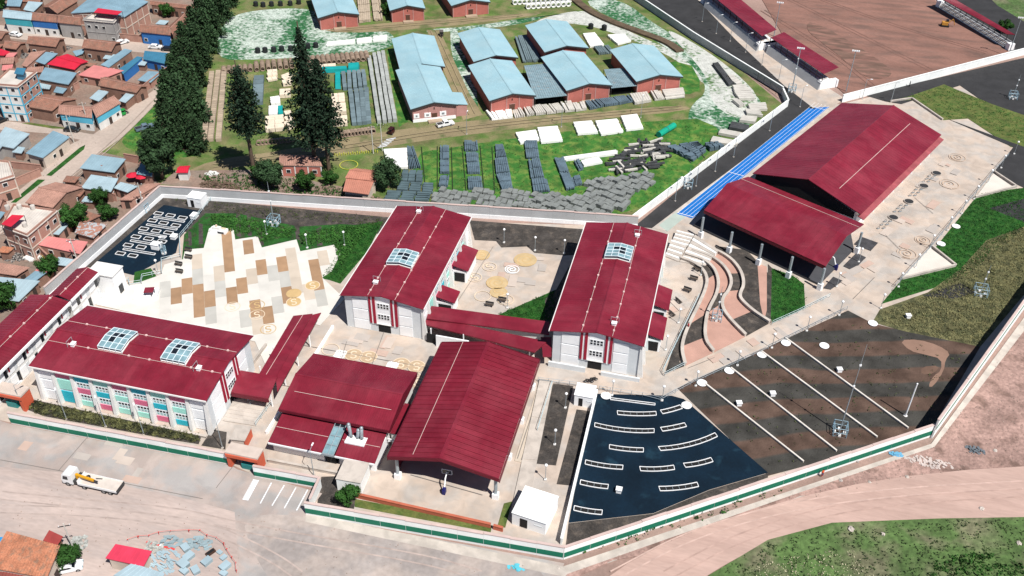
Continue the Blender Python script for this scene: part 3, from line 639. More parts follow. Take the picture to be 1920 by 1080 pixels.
for x in (-51, -44, -37, -30): MB().tube((x, 143.2, 0), (x, 143.2, 3.5), .14, 6).build('post', white, r)

# ---- sports hall and its stage canopy
vH = Vector((.437, .8995, 0)); ZH = 6.6
FL = at(1411, 325, ZH); FRr = at(1612, 410, ZH); uH = Vector((.8995, -.437, 0)); WH = 29.0; LH = 53.0
o = FL; ang = math.atan2(uH.y, uH.x); fh = Fr((o.x, o.y, 0), ang)
root = thing('sports_hall', 'large sports hall with wide crimson gable roof beside the blue track', 'sports hall', fh.p(WH/2, LH/2, 0))
gable_roof(fh, root, WH, LH, ZH, ZH+4.0, crimson_h, .0, rib=1.1, ribh=.03)
b = MB(); prof = [(.8, 0), (WH-1.6, 0), (WH-1.6, ZH-.6), (WH/2, ZH+3.6), (.8, ZH-.3)]
vs_ = [fh.p(x, .5, z) for x, z in prof]+[fh.p(x, LH-.6, z) for x, z in prof]
b.add(vs_, [tuple(range(5)), tuple(range(9, 4, -1))]+[(i, 5+i, 5+(i+1) % 5, (i+1) % 5) for i in range(5)]); b.build('wall', white, root)
m = MB(); m.add([fh.p(.8, .42, 4.5), fh.p(WH-1.6, .42, 4.5), fh.p(WH-1.6, .42, ZH-.4), fh.p(WH/2, .42, ZH+3.7), fh.p(.8, .42, ZH-.2)], [(0, 1, 2, 3, 4)]); m.build('gable_cladding', blackm, root)
m = MB(); m.hexa([fh.p(WH-.6, 0, ZH-.9), fh.p(WH+1.0, 0, ZH-1.3), fh.p(WH+1.0, LH, ZH-1.3), fh.p(WH-.6, LH, ZH-.9)], [fh.p(WH-.6, 0, ZH-.7), fh.p(WH+1.0, 0, ZH-1.15), fh.p(WH+1.0, LH, ZH-1.15), fh.p(WH-.6, LH, ZH-.7)]); m.build('eave_roof', mat('faded_crimson', (.30, .075, .085), .5, .2, .5), root)
m = MB(); fh.box(m, WH*.73-.06, WH*.73+.06, 4, LH-4, ZH+4*(1-.46)+.05, ZH+4*(1-.46)+.12); m.build('safety_line', MATS['pale_line'], root)
sf = Fr(fh.p(WH-1.6, 0, 0), ang+math.pi/2)
for k in range(8): m = MB(); sf.box(m, 3+k*6.3, 6.5+k*6.3, -.05, .02, 3.6, 4.6); m.build('window', glassd, root)
for k in range(9): m = MB(); sf.box(m, 1.0+k*6.3, 1.5+k*6.3, -.5, .0, 0, 5.2); m.build('pier', white, root)
# canopy
c = [at(1320, 394, 6.0), at(1548, 499, 6.0), at(1620, 420, 6.2), at(1403, 331, 6.2)]; rg = [at(1363, 344, 7.3), at(1588, 442, 7.3)]
root = thing('stage_canopy', 'crimson canopy on white based columns over the shaded stage floor', 'canopy', ((c[0]+c[2])/2).to_2d().to_3d())
mb = slab3([c[0], c[1], rg[1], rg[0]], .25); mb.hexa([a-Vector((0, 0, .25)) for a in (rg[0], rg[1], c[2], c[3])], [rg[0], rg[1], c[2], c[3]])
for i in range(1, 27):
    f = i/27; a, b_, d = c[0].lerp(c[1], f), rg[0].lerp(rg[1], f), c[3].lerp(c[2], f); up = Vector((0, 0, .05))
    mb.tube(a+up*.4, b_+up*.4, .04, 4); mb.tube(b_+up*.4, d+up*.4, .04, 4)
mb.build('roof', crimson_c, root)
MB().tube(c[3].lerp(rg[0], .35)+Vector((0, 0, .1)), c[2].lerp(rg[1], .3)+Vector((0, 0, .1)), .05, 4).build('safety_line', MATS['pale_line'], root)
e1 = (c[1]-c[0]).normalized()
MB().hexa([c[0]+Vector((0, 0, -.9)), c[1]+Vector((0, 0, -.9)), c[1]+Vector((.1, .2, -.9)), c[0]+Vector((.1, .2, -.9))], [c[0]+Vector((0, 0, -.02)), c[1]+Vector((0, 0, -.02)), c[1]+Vector((.1, .2, -.02)), c[0]+Vector((.1, .2, -.02))]).build('fascia', crimson_d, root)
for x, y in ((1313, 446), (1366, 474), (1421, 497), (1477, 521), (1536, 543)):
    p = at(x, y); o = MB().tube(p+Vector((0, 0, 1.2)), p+Vector((0, 0, 5.9)), .3, 8).build('column', steel, root)
    MB().box(p+Vector((0, 0, .9)), (1.0, 1.0, 1.8), u=e1).build('pedestal', white, o)
p = at(1605, 475); o = MB().tube(p+Vector((0, 0, 1)), p+Vector((0, 0, 6)), .3, 8).build('column', steel, root); MB().box(p+Vector((0, 0, .9)), (1, 1, 1.8), u=e1).build('pedestal', white, o)
st = [at(1295, 436), at(1316, 446), at(1530, 548), at(1556, 520), at(1420, 340), at(1385, 345)]
struct(MB().prism([at(1300, 425), at(1535, 536), at(1600, 470), at(1590, 420), at(1400, 340)], 0, .62).build('stage_floor', mat('stage_shade', (.06, .062, .07), .8, .1)))  # floor colour darkened to carry the shadow under the canopy
hoop('white basketball hoop with navy pad beside the sports hall canopy', at(1566, 506), ang+math.pi*.5)
# ------------------------------------------------------------------ perimeter walls, each length a part
def wall_run(label, a, b, h, seg, face=offwhite, band=None, cop=None, out=1, steps=.12, name='perimeter_wall', th=.3, base=None):
    """out=+1: outer face to the right of a->b"""
    a = Vector((a[0], a[1], 0)); b = Vector((b[0], b[1], 0)); d = b-a; L = d.length; d.normalize(); nrm = Vector((d.y, -d.x, 0))*out
    root = thing(name, label, 'wall', (a+b)/2); n = max(1, round(L/seg))
    for i in range(n):
        p = a+d*(L*i/n); q = a+d*(L*(i+1)/n); c = (p+q)/2; hh = h+(steps if i % 2 else 0)*(1 if (i//2) % 2 else .5); ln = L/n-.02
        o = MB().box(c+Vector((0, 0, hh/2)), (ln, th, hh), u=d).build('wall_panel', face, root)
        MB().box(c+Vector((0, 0, hh+.08)), (ln, th+.16, .15), u=d).build('coping', cop or face, o)
        if band: MB().box(c+nrm*(th/2+.015)+Vector((0, 0, (band[0]+band[1])/2)), (ln-.06, .05, band[1]-band[0]), u=d).build('green_panel', green_band, o)
        if base: MB().box(c+nrm*(th/2+.06)+Vector((0, 0, base/2)), (ln, .14, base), u=d).build('plinth', white, o)
    return root
wallface = mat('white_wall', (.80, .82, .81), .7, .08, .3, fine=.03); coping = mat('pinkish_coping', (.52, .40, .37), .85, .1, .5)
BAND = (.55, 1.75)
wall_run('white boundary wall with green band in front of the colourful classroom block', at(22, 793), at(432, 870), 2.7, 4.2, wallface, (.3, 1.45), coping)
wall_run('short white boundary wall with green band above the parking bays', at(478, 893), at(600, 915), 2.7, 4.2, wallface, (.4, 1.4), coping)
wall_run('white return wall beside the parking bays', at(602, 914), at(584, 955), 2.6, 6, wallface, None, coping)
wall_run('white boundary wall with green band in front of the covered court', at(574, 964), at(1056, 1048), 3.0, 4.3, wallface, BAND, coping)
wall_run('white boundary wall with green band below the navy terrace and striped field', at(1056, 1048), at(1744, 818), 3.0, 4.6, wallface, BAND, coping)
wall_run('white boundary wall along the reddish embankment at the right edge', at(1746, 822), at(2010, 451), 4.8, 5.0, wallface, (2.3, 3.0), coping)
greyface = mat('grey_rendered_wall', (.40, .41, .42), .8, .1, .3, fine=.04)
wall_run('grey boundary wall with pale plinth behind the garden and storage yard', at(305, 370), at(1195, 427), 3.3, 5.2, greyface, None, coping, 1, .1, base=1.1)
wall_run('grey boundary wall with pale plinth between town houses and play deck', at(90, 562), at(305, 370), 3.3, 5.2, greyface, None, coping, 1, .1, base=1.1)
wall_run('white wall between the storage yard and the dark running track road', at(1178, 424), at(1476, 200), 2.2, 5., wallface, None, wallface, 1, .0)
wall_run('low white curb wall on the bend beside the running track road', at(1476, 200), at(1466, 178), 2.2, 5., wallface, None, wallface, 1, .0)
wall_run('pale topped roadside wall between gravel yard and dark sports road', at(1466, 178), at(1300, 75), 2.6, 6., greyface, None, wallface, 1, .0)
wall_run('dark roadside wall along the top edge above the yard', at(1300, 75), at(1160, -20), 2.6, 6., greyface, None, wallface, 1, .0)
wall_run('long white wall at the near end of the red dirt field', at(1578, 192), at(1900, 108), 2.4, 6., wallface, None, wallface, 1, .0)
wall_run('white wall stretch at the right edge past the field corner', at(1900, 108), at(2010, 80), 2.4, 6., wallface, None, wallface, 1, .0)
wall_run('terracotta retaining wall between court paving and lawn strip', at(668, 933), at(920, 990), 1.0, 9., terracotta, None, None, 1, 0, name='retaining_wall')
wall_run('short terracotta wall at the foot of the court stairs', at(925, 992), at(943, 997), 1.0, 9., terracotta, None, None, 1, 0, name='retaining_wall')
wall_run('white retaining wall along the left side of the navy terrace', at(1118, 742), at(1052, 1022), 1.6, 9., wallface, None, None, 1, 0, name='retaining_wall')
wall_run('grey curb wall along the paved court edge by the plaza walk', at(500, 650), at(470, 690), .8, 9, concrete, None, None, 1, 0, name='retaining_wall')
wall_run('pale curb wall behind the shrub strip of the classroom block', at(66, 752), at(388, 822), .5, 9, concrete, None, None, 1, 0, name='curb_wall')
wall_run('low dark edged curb below the dining hall terrace', at(503, 866), at(645, 893), .7, 9, concrete, None, None, 1, 0, name='curb_wall')
for k, (a, b, lab) in enumerate((((1472, 636), (1702, 805), 'topmost'), ((1427, 661), (1644, 822), 'second'), ((1370, 692), (1568, 848), 'third'), ((1322, 722), (1506, 868), 'lowest'))):
    wall_run('%s of the four thin white curbs crossing the striped field' % lab, at(*a), at(*b), .4, 12., mat('curb_white', (.62, .58, .53), .8), None, None, 1, 0, name='curb_wall', th=.16)

# ------------------------------------------------------------------ white plaza: every slab its own piece
plaza_px = [(392, 428), (438, 429), (441, 449), (483, 443), (491, 464), (546, 451), (556, 449), (563, 471), (626, 459), (638, 476), (622, 508), (604, 520), (646, 560), (600, 610), (560, 600), (500, 690), (478, 640), (160, 566), (195, 540), (265, 528), (302, 515), (308, 496), (343, 486), (347, 468), (382, 465)]
plaza = struct(MB().prism(ats(plaza_px, GZ), 0, GZ).build('plaza', mat('plaza_joint', (.42, .39, .35), .9, .05)))
e1 = Vector((.866, .5, 0)); e2 = Vector((.5, -.866, 0)); poly = [(v.x, v.y) for v in ats(plaza_px)]
def in_all(q): return all(inpoly(a.x, a.y, poly) for a in q)
SW, SL = 2.35, 6.0; slabmesh = {}
rs = random.Random(5)
brown_at = [(280, 575), (310, 590), (600, 500), (455, 615), (420, 450), (365, 555), (455, 540), (400, 555), (520, 585), (540, 500), (470, 462), (375, 500), (340, 560), (317, 535), (356, 543), (428, 497), (466, 505), (436, 562), (477, 572), (430, 470), (502, 502), (535, 460), (570, 478), (551, 555), (586, 532), (385, 575), (322, 495), (488, 640), (580, 610), (352, 482), (503, 600)]
brown_w = [at(*b) for b in brown_at]; grey_w = [at(*b) for b in ((415, 535), (405, 600), (292, 590), (375, 520), (520, 560), (350, 590), (610, 560), (525, 515), (460, 600), (500, 540), (395, 470), (450, 465))]
c0 = at(430, 497); slabs = []
def clip(poly_, a, b, keep):
    out = []
    for i in range(len(poly_)):
        p, q = poly_[i], poly_[(i+1) % len(poly_)]; dp = (p-a).dot(b); dq = (q-a).dot(b)
        if dp >= 0: out.append(p)
        if dp*dq < 0: out.append(p.lerp(q, dp/(dp-dq)))
    return out
for i in range(-28, 29):
    for j in range(-11, 12):
        c = c0+e1*(SW*i)+e2*(SL*(j+(.5 if i % 2 else 0)))
        q = [c+e1*(SW*a/2*.988)+e2*(SL*b/2*.994) for a, b in ((-1, 1), (1, 1), (1, -1), (-1, -1))]
        ins = [inpoly(a.x, a.y, poly) for a in q]
        if not inpoly(c.x, c.y, poly) and sum(ins) < 2: continue
        if all(ins):
            nb = min((c-b).length for b in brown_w); ng = min((c-b).length for b in grey_w)
            m = slabbrown if nb < 1.75 else slabgrey if ng < 1.9 or rs.random() < .03 else slabcream if rs.random() < .2 else slabwhite
            if m.name not in slabmesh:
                mb = MB().hexa([a-c+Vector((0, 0, GZ-.02)) for a in q], [a-c+Vector((0, 0, GZ+.05)) for a in q]); me = mb.build('paving_slab', m, plaza); slabmesh[m.name] = me.data; me.location = c
            else:
                me = bpy.data.objects.new('paving_slab', slabmesh[m.name]); COL.objects.link(me); me.parent = plaza; me.location = c
# slabs cut by the stepped edge
fill = MB()
for i in range(len(plaza_px)): pass
struct(MB().prism(ats(plaza_px, GZ+.02), GZ-.02, GZ+.02).build('plaza_border', slabwhite))
def ribbon(pts, wd, z): 
    mb = MB(); L, Rr = offset(pts, wd/2), offset(pts, -wd/2)
    for i in range(len(pts)-1): mb.quad(*[Vector((a.x, a.y, z)) for a in (L[i], Rr[i], Rr[i+1], L[i+1])])
    return mb
def swirl(px, r, z, m1, m2=None, kind='ring', rot=0.):
    c = at(*px, z); mb = MB(); ang0 = rot
    if m2 is not None:
        struct(MB().prism([c+Vector((r*math.cos(a), r*math.sin(a), 0)) for a in [i*math.pi/10 for i in range(20)]], z-.02, z).build('painted_disc', m2))
    pts = [c+Vector((r*math.cos(a), r*math.sin(a), 0)) for a in [i*math.pi/12 for i in range(25)]]
    mb = ribbon(pts, .16, z+.012)
    sp = []
    if kind == 'spiral': sp = [c+Vector((r*(.12+.72*t)*math.cos(t*11+rot), r*(.12+.72*t)*math.sin(t*11+rot), 0)) for t in [i/30 for i in range(31)]]
    elif kind == 's':
        for t in range(25):
            a = t/24; an = math.pi*1.5*(1-2*a) if False else 0
        up = [Vector((.32*math.cos(a), .3+.3*math.sin(a), 0)) for a in [math.radians(20+i*25) for i in range(11)]]
        dn = [Vector((-p.x, -p.y, 0)) for p in reversed(up)]
        sp = [c+Matrix.Rotation(rot, 3, 'Z') @ (p*r*1.0) for p in up+dn[1:]]
    if sp: k = ribbon(sp, .28, z+.014); mb.add(k.v, k.f)
    return struct(mb.build('painted_swirl', m1))
for i, p in enumerate(((551, 550), (551, 566), (586, 535), (482, 572), (482, 590), (436, 575), (503, 617))): swirl(p, 1.6, GZ+.08, creampaint if i % 3 else yellowpaint, yellowpaint if i in (0, 1, 2) else None, 's', .5)
for p, k in (((663, 665), 's'), ((691, 669), 's'), ((752, 682), 's'), ((781, 687), 's'), ((620, 655), 'ring'), ((800, 695), 'ring'), ((786, 715), 'spiral')): swirl(p, 1.75, _z[0]+.03, creampaint, mat('tan_disc', (.44, .33, .22), .85, .1) if k == 's' else None, k, .25)
for p in ((638, 664), (735, 686)):
    c = at(*p, _z[0]+.03); mb = MB()
    for k in range(5): mb.box(c+Vector((-1+k*.5, (k % 2)*.3, 0)), (.32, 1.9, .02)); mb.box(c+Vector((0, -1+k*.5, .004)), (2.0, .25, .02))
    struct(mb.build('painted_grid', white))
for p, k, r, m in (((903, 478), 'spiral', 1.9, yellowpaint), ((918, 500), 's', 1.6, creampaint), ((932, 530), 'spiral', 2.4, yellowpaint), ((985, 487), 'spiral', 2.6, yellowpaint), ((890, 520), 's', 1.6, creampaint), ((948, 562), 's', 1.8, creampaint), ((905, 555), 'ring', 1.8, creampaint), ((960, 505), 'spiral', 1.6, white), ((935, 548), 's', 1.9, yellowpaint)):
    swirl(p, r, _z[0]+.03, m, mat('ochre_disc', (.48, .36, .20), .85, .12) if m is yellowpaint else None, k, .9)
for p, r in (((1795, 295), 2.2), ((1780, 345), 2.4), ((1730, 450), 1.8), ((1700, 475), 2.2)): swirl(p, r, _z[0]+.03, mat('faint_peach', (.50, .38, .29), .85), None, 'spiral', .4)
# expansion joints and tonal paving panels in the beige courts
pv = random.Random(3)
for q in ([(640, 625), (800, 655), (790, 690), (600, 655)], [(900, 470), (1050, 485), (1030, 545), (880, 560)], [(1640, 450), (1720, 380), (1790, 420), (1700, 510)], [(1225, 560), (1290, 540), (1270, 620), (1215, 640)],
          [(60, 800), (400, 868), (420, 960), (20, 880)], [(1560, 520), (1640, 480), (1690, 530), (1600, 570)], [(1700, 350), (1780, 280), (1840, 300), (1770, 400)], [(1310, 680), (1500, 600), (1520, 615), (1330, 700)]):
    P4 = ats(q)
    for k in range(7):
        f, g_ = pv.random()*.85, pv.random()*.75; c = P4[0].lerp(P4[1], f).lerp(P4[3].lerp(P4[2], f), g_); z = _z[0]+.014+.003*k
        w_, l_ = pv.uniform(1.2, 2.2), pv.uniform(2, 4.5); ua = (P4[1]-P4[0]).normalized()
        struct(MB().box(c+Vector((0, 0, z-.02)), (w_ if k % 2 else l_, l_ if k % 2 else w_, .04), u=ua).build('paving_panel', (mat('panel_grey', (.40, .36, .33), .9, .06, .4), mat('panel_pink', (.46, .34, .285), .9, .06, .4), mat('panel_pale', (.48, .41, .36), .9, .06, .4))[k % 3]))
zj = _z[0]+.045; jm = mat('joint_grey', (.17, .155, .145), .9)
for a, b in (((530, 640), (815, 692)), ((720, 622), (695, 690)), ((650, 640), (640, 675)), ((520, 720), (700, 755)), ((0, 862), (110, 882)), ((110, 882), (165, 818)), ((110, 882), (380, 935)), ((855, 570), (925, 462)), ((1215, 650), (1236, 560)), ((1290, 690), (1340, 670)), ((770, 890), (905, 928)), ((405, 915), (440, 870)), ((1600, 560), (1640, 520)), ((1690, 470), (1660, 440)), ((1750, 400), (1715, 370)), ((1020, 725), (995, 900))):
    struct(ribbon([at(*a, zj), at(*b, zj)], .12, zj).build('paving_joint', jm))
# running track lanes
zt = _z[0]+.03
for k in range(5):
    f = .02+.24*k; a, b = at(1269, 401).lerp(at(1298, 409), f), at(1528, 193).lerp(at(1555, 200), f); struct(ribbon([a, b], .075, zt).build('track_line', linewhite))
for f in (.004, .33, .96):
    a = at(1269, 401).lerp(at(1528, 193), f); b = at(1298, 409).lerp(at(1555, 200), f); struct(ribbon([a, b], .2, zt+.004).build('track_line', linewhite))
# parking bays and crossing
for a, b in (((509, 905), (488, 944)), ((533, 910), (510, 948)), ((555, 914), (533, 953)), ((577, 918), (556, 957))): struct(ribbon([at(*a, zt), at(*b, zt)], .2, zt).build('parking_line', linewhite))
for k in range(11):
    a = at(474-1.9*k, 900+3.5*k, zt); b = at(485-1.9*k, 902+3.5*k, zt); struct(ribbon([a, b], .34, zt).build('crossing_stripe', linewhite))
for k in range(5):
    a = at(724-4*k, 262+3.6*k, zt); b = at(742-4*k, 258.5+3.6*k, zt); struct(ribbon([a, b], .4, zt).build('crossing_stripe', linewhite))
# ------------------------------------------------------------------ low planters on the two navy decks
def planter(label, a, b, wd, bulge=0., h=.26, group='planters'):
    a = Vector(a); b = Vector(b); d = (b-a); L = d.length; n = Vector((-d.y, d.x, 0)).normalized(); c = (a+b)/2
    root = thing('planter', label, 'planter', c, group)
    line = [a.lerp(b, i/6)-n*(bulge*4*(i/6)*(1-i/6)) for i in range(7)]
    for s, nm in ((wd/2, 'long_kerb'), (-wd/2, 'long_kerb')):
        MB().strip([p+n*s for p in line], .1, 0, h).build(nm, white, root)
    for p in (line[0], line[-1]): MB().box(p+Vector((0, 0, h/2)), (.1, wd, h-.006), u=d).build('end_kerb', white, root)
    MB().strip(line, wd-.2, 0, .19).build('soil_fill', blackm, root)
    nb = int(L/1.1)
    for i in range(1, nb):
        f = i/nb; p = a.lerp(b, f)-n*(bulge*4*f*(1-f)); MB().box(p+Vector((0, 0, .22)), (.06, wd-.2, .05), u=d).build('crossbar', steel, root)
    return root
lab = 'curved white kerbed planter on the navy terrace, %s'
for (a, b, bl, s) in ((u3((790, 940))[0], u3((1080, 945))[0], .25, 'nearest the bottom of the classroom path'), (u3((1120, 935))[0], u3((1268, 895))[0], .1, 'short one left of the large white lid'), (u3((620, 1030))[0], u3((1065, 1075))[0], .6, 'the long one at the upper left'),
                      (u3((1120, 1065))[0], u3((1300, 1030))[0], .1, 'short one right of the long planter'), (u7((730, 115))[0], u7((985, 140))[0], .2, 'pale one in the middle left'), (u7((1105, 130))[0], u7((1530, 25))[0], .7, 'the longest, slanting up to the right'),
                      (u7((550, 230))[0], u7((830, 270))[0], .25, 'leftmost of the row of three'), (u7((960, 280))[0], u7((1215, 270))[0], .25, 'middle of the row of three'), (u7((1292, 255))[0], u7((1498, 212))[0], .2, 'rightmost of the row of three'),
                      (u7((512, 380))[0], u7((720, 415))[0], .15, 'on the left beside the single white box'), (u7((1105, 430))[0], u7((1392, 398))[0], .25, 'at the lower right'), (u7((465, 575))[0], u7((675, 608))[0], .15, 'in the lower left corner')):
    planter(lab % s, at(*a), at(*b), 1.0, bl, group='curved planters on the navy terrace')
planter('straight white bench strip along the top of the navy terrace', at(*u3((738, 835))[0]), at(*u3((1072, 877))[0]), .5, .0)
k = 0
sm = [(1190, 525), (1280, 540), (1370, 558), (1145, 578), (1228, 597), (1320, 615), (1080, 640), (1172, 657), (1265, 670), (1022, 700), (1115, 715), (1215, 735), (963, 763), (1060, 778), (905, 825), (998, 842)]
for ii, (x, y) in enumerate(sm):
    c = at(*t5((x, y))[0]); planter('small white framed planter box on the play deck, %s in row %s from the top' % (('left', 'middle', 'right')[ii % 3] if ii < 12 else ('left', 'right')[ii % 2], ('one', 'two', 'three', 'four', 'five', 'six')[ii//3 if ii < 12 else 4+(ii-12)//2]), c-Vector((1.05, .0, 0)), c+Vector((1.05, 0, 0)), 1.15, group='small planters on the play deck')
for ii, (a, b) in enumerate((((1160, 548), (1380, 590)), ((1105, 605), (1325, 648)), ((1045, 665), (1245, 703)), ((985, 725), (1165, 762)), ((930, 788), (1160, 834)), ((1205, 700), (1230, 706)))):
    p, q = at(*t5(a)[0]), at(*t5(b)[0]); m_ = (p+q)/2; h_ = max(.8, (q-p).length/2); planter('long white framed planter strip on the play deck, %s from the top' % ('first', 'second', 'third', 'fourth', 'fifth', 'short one third')[ii], m_-Vector((h_, 0, 0)), m_+Vector((h_, 0, 0)), .6, group='long planters on the play deck')
# ------------------------------------------------------------------ service boxes, huts
def hut(label, px, w_, d_, h_, rz=0., mt=white, door=True, cat='service box', name='service_box', roof=None):
    c = at(*px); r = thing(name, label, cat, c, rz=rz); r['_o'] = (0, 0, 0)
    b = MB().box((0, 0, h_/2), (w_, d_, h_)).build('body', mt, r); MB().box((0, 0, h_+.06), (w_+.2, d_+.2, .12)).build('lid', roof or mt, r)
    if door: MB().box((-w_*.15, -d_/2-.02, h_*.42), (w_*.22, .06, h_*.7)).build('door', blackm, b); MB().box((w_*.28, -d_/2-.02, h_*.6), (w_*.25, .05, .15)).build('vent', greypaint, b)
    return r
hut('white windowless hut with flat roof in the corner below the navy terrace', (1003, 968), 6.0, 6.2, 3.0, R(-8), white, name='pump_house', cat='hut', roof=wallface)
hut('white cabin with dark doorway at the head of the navy terrace', (1096, 752), 3.6, 3.4, 2.8, 0, white, name='cabin', cat='hut')
hut('cream walled box room behind the parking bay wall', (664, 905), 4.4, 4.6, 3.0, R(2), wallface, False, name='box_room', cat='hut', roof=concrete)
hut('white transformer box in the corner of the boundary wall', (372, 384), 3.8, 3.0, 2.8, 0, white, name='transformer_box')
hut('white equipment box standing on the lower play deck', (294, 466), 1.9, 1.5, 1.4, 0, white, False)
hut('white equipment box by the railing at the top of the play deck', (365, 408), 1.3, 1.8, .9, 0, white, False); hut('white equipment box by the railing halfway along the play deck', (327, 447), 1.2, 1.4, .8, 0, white, False)
hut('small white box standing alone on the navy terrace', (1160, 923), .9, .8, .9, 0, white, False)
hut('small white box by the topmost curb of the striped field', (1573, 697), .9, .8, .8, .3, white, False); hut('small white box by the third curb of the striped field', (1448, 742), .9, .8, .8, .3, white, False); hut('small white box by the lowest curb of the striped field', (1385, 760), .9, .8, .8, .3, white, False)
hut('small white box on the scrub beside the paved corner', (1702, 596), .9, .8, .8, .3, white, False)
p = thing('speaker_podium', 'white podium with dark panel at the garden end of the plaza', 'podium', at(411, 436)); p['_o'] = (0, 0, 0)
MB().box((0, 0, .5), (4.2, 1.6, 1.0)).build('block', white, p); MB().box((-.4, 0, 1.3), (2.0, .9, .6)).build('upper_block', offwhite, p); MB().box((.9, -.82, .6), (1.6, .06, .5)).build('panel', glassd, p); MB().box((-.4, 0, 1.9), (.3, .3, .6)).build('ornament', creampaint, p); MB().box((1.2, .3, 1.15), (1.0, .5, .25)).build('ledge', creampaint, p)
p = thing('plaza_stage', 'small white plaza stage with crimson roof behind the classroom block', 'stage', at(282, 556)); p['_o'] = (0, 0, 0)
MB().box((-.8, 0, .5), (5.0, 3.2, 1.0), R(20)).build('platform', white, p); MB().box((.4, -.4, 2.2), (2.0, 1.8, .15), R(20)).build('roof', crimson, p)
for a, b in ((-.4, -1), (1.2, -1), (-.4, .3), (1.2, .3)): MB().tube((a, b, 1), (a, b, 2.15), .08, 5).build('post', darksteel, p)
p = thing('ticket_booth', 'white booth with red roofed shelter on the lane in front of corridor wing', 'booth', at(10, 716)); p['_o'] = (0, 0, 0)
MB().box((0, 0, 1.2), (3, 2.4, 2.4)).build('wall', white, p); MB().box((0, -1.22, 1.3), (1.6, .05, 1.0)).build('window', glassb, p); MB().box((0, 0, 2.46), (3.3, 2.7, .12)).build('roof', wallface, p)
# entrance gates
def gate(label, pa, pb, h, dep, ang):
    a, b = at(*pa), at(*pb); c = (a+b)/2; r = thing('entrance_gate', label, 'gate', c, rz=ang); r['_o'] = (0, 0, 0); L = (b-a).length
    for s in (-1, 1): MB().box((s*L/2, 0, h/2), (.7, dep, h)).build('side_wall', orange, r)
    MB().box((0, 0, h+.2), (L+.9, dep+.1, .35)).build('slab_roof', mat('gate_roof', (.50, .42, .37), .85, .1), r)
    MB().box((0, -dep/2-.1, h-.3), (L+.8, .25, .7)).build('lintel', orange, r)
    for k in range(8): MB().box((-L/2+.5+(L-1)*k/7, .2, h*.4), (.08, .08, h*.8)).build('gate_bar', darksteel, r)
    MB().box((L*.1, -.3, .7), (2.2, 1.2, 1.3)).build('guard_desk', mat('teal_gloss', (.02, .2, .2), .3), r)
gate('orange red portal gate with flat roof beside the parking bays', (438, 868), (490, 878), 3.6, 2.4, 0)
gate('orange red portal gate at the left edge of the classroom block', (-8, 752), (56, 762), 3.8, 2.6, 0)
p = thing('guard_hut', 'low orange walled hut behind the parking gate', 'hut', at(455, 828)); p['_o'] = (0, 0, 0)
MB().box((0, 0, 1.1), (2.6, 3.4, 2.2), .1).build('wall', mat('hut_cream', (.6, .52, .46), .8), p); MB().box((1.35, 0, 1.1), (.1, 3.4, 2.2), .1).build('orange_side', orange, p); MB().box((0, 0, 2.26), (2.9, 3.7, .12), .1).build('roof', concrete, p)

for i in range(5):
    for j in range(3):
        c = at(193+10*i-5*j, 513+3*i+9*j, GZ); struct(MB().box(c+Vector((0, 0, -.02)), (1.15, 1.15, .08)).build('stepping_slab', slabwhite))
# ------------------------------------------------------------------ railings, lamps, masts, terraces
railm = mat('pale_blue_rail', (.45, .55, .58), .5, .05)
def railing(label, pts, h=1.1, sp=2.0, m=railm, name='railing', px=True, z=None):
    z = GZ if z is None else z
    P_ = [at(*p, z) for p in pts] if px else [Vector(p) for p in pts]; c = sum(P_, Vector())/len(P_); r = thing(name, label, 'railing', (c.x, c.y, 0))
    for a, b in zip(P_, P_[1:]):
        for zz in (h*.5, h): MB().tube(a+Vector((0, 0, zz)), b+Vector((0, 0, zz)), .05, 4).build('rail', m, r)
        n = max(1, int((b-a).length/sp))
        for i in range(n+1): p = a.lerp(b, i/n); MB().tube(p, p+Vector((0, 0, h)), .05, 4).build('post', m, r)
    return r
railing('pale blue railing stepping down between plaza and play deck', t5((1610, 395), (1350, 705), (1356, 850), (1215, 882), (1215, 975), (1070, 1005), (1062, 1050), (972, 1062), (970, 1028), (765, 1052)))
railing('steel railing above the navy terrace below the classroom path', u3((655, 765), (975, 815), (1110, 850), (1390, 700)), m=steel)
railing('railing on the garden side of the path beside the curved terraces', u3((1400, 70), (1130, 630), (1145, 660), (1290, 585)), m=railm)
railing('steel handrail along the field side of the paved ramp', u3((1390, 705), (1920, 460)), m=steel); railing('steel handrail of the ramp next to the sports hall corner', u4((0, 455), (590, 165)), m=steel)
railing('railing on the upper side of the paved ramp below the stage lawn', u4((30, 275), (220, 190), (460, 70)), m=railm)
railing('railing in front of the eastern classroom block by its plinth', u3((195, 700), (510, 740)), m=steel)
railing('handrail at the crimson entry roof steps', t6((0, 0), (1, 1)) if False else [(470, 762), (512, 705)], m=railm)
railing('long thin handrail on the right edge of the sports hall terrace', t8((950, 1075), (1230, 770), (1530, 405), (1690, 215), (1800, 90)), m=steel, sp=3.2)
railing('wire fence with tall posts along the dark sports road', [(1240, 28), (1300, 66), (1360, 105), (1420, 150), (1466, 186)], 2.4, 3.5, darksteel, 'wire_fence')
railing('pale handrail beside the court steps left of the hut', u3((190, 1075), (300, 720)), m=railm); railing('pale handrail at the crimson entrance by the parking gate', u2((0, 1035), (120, 870)), m=railm)
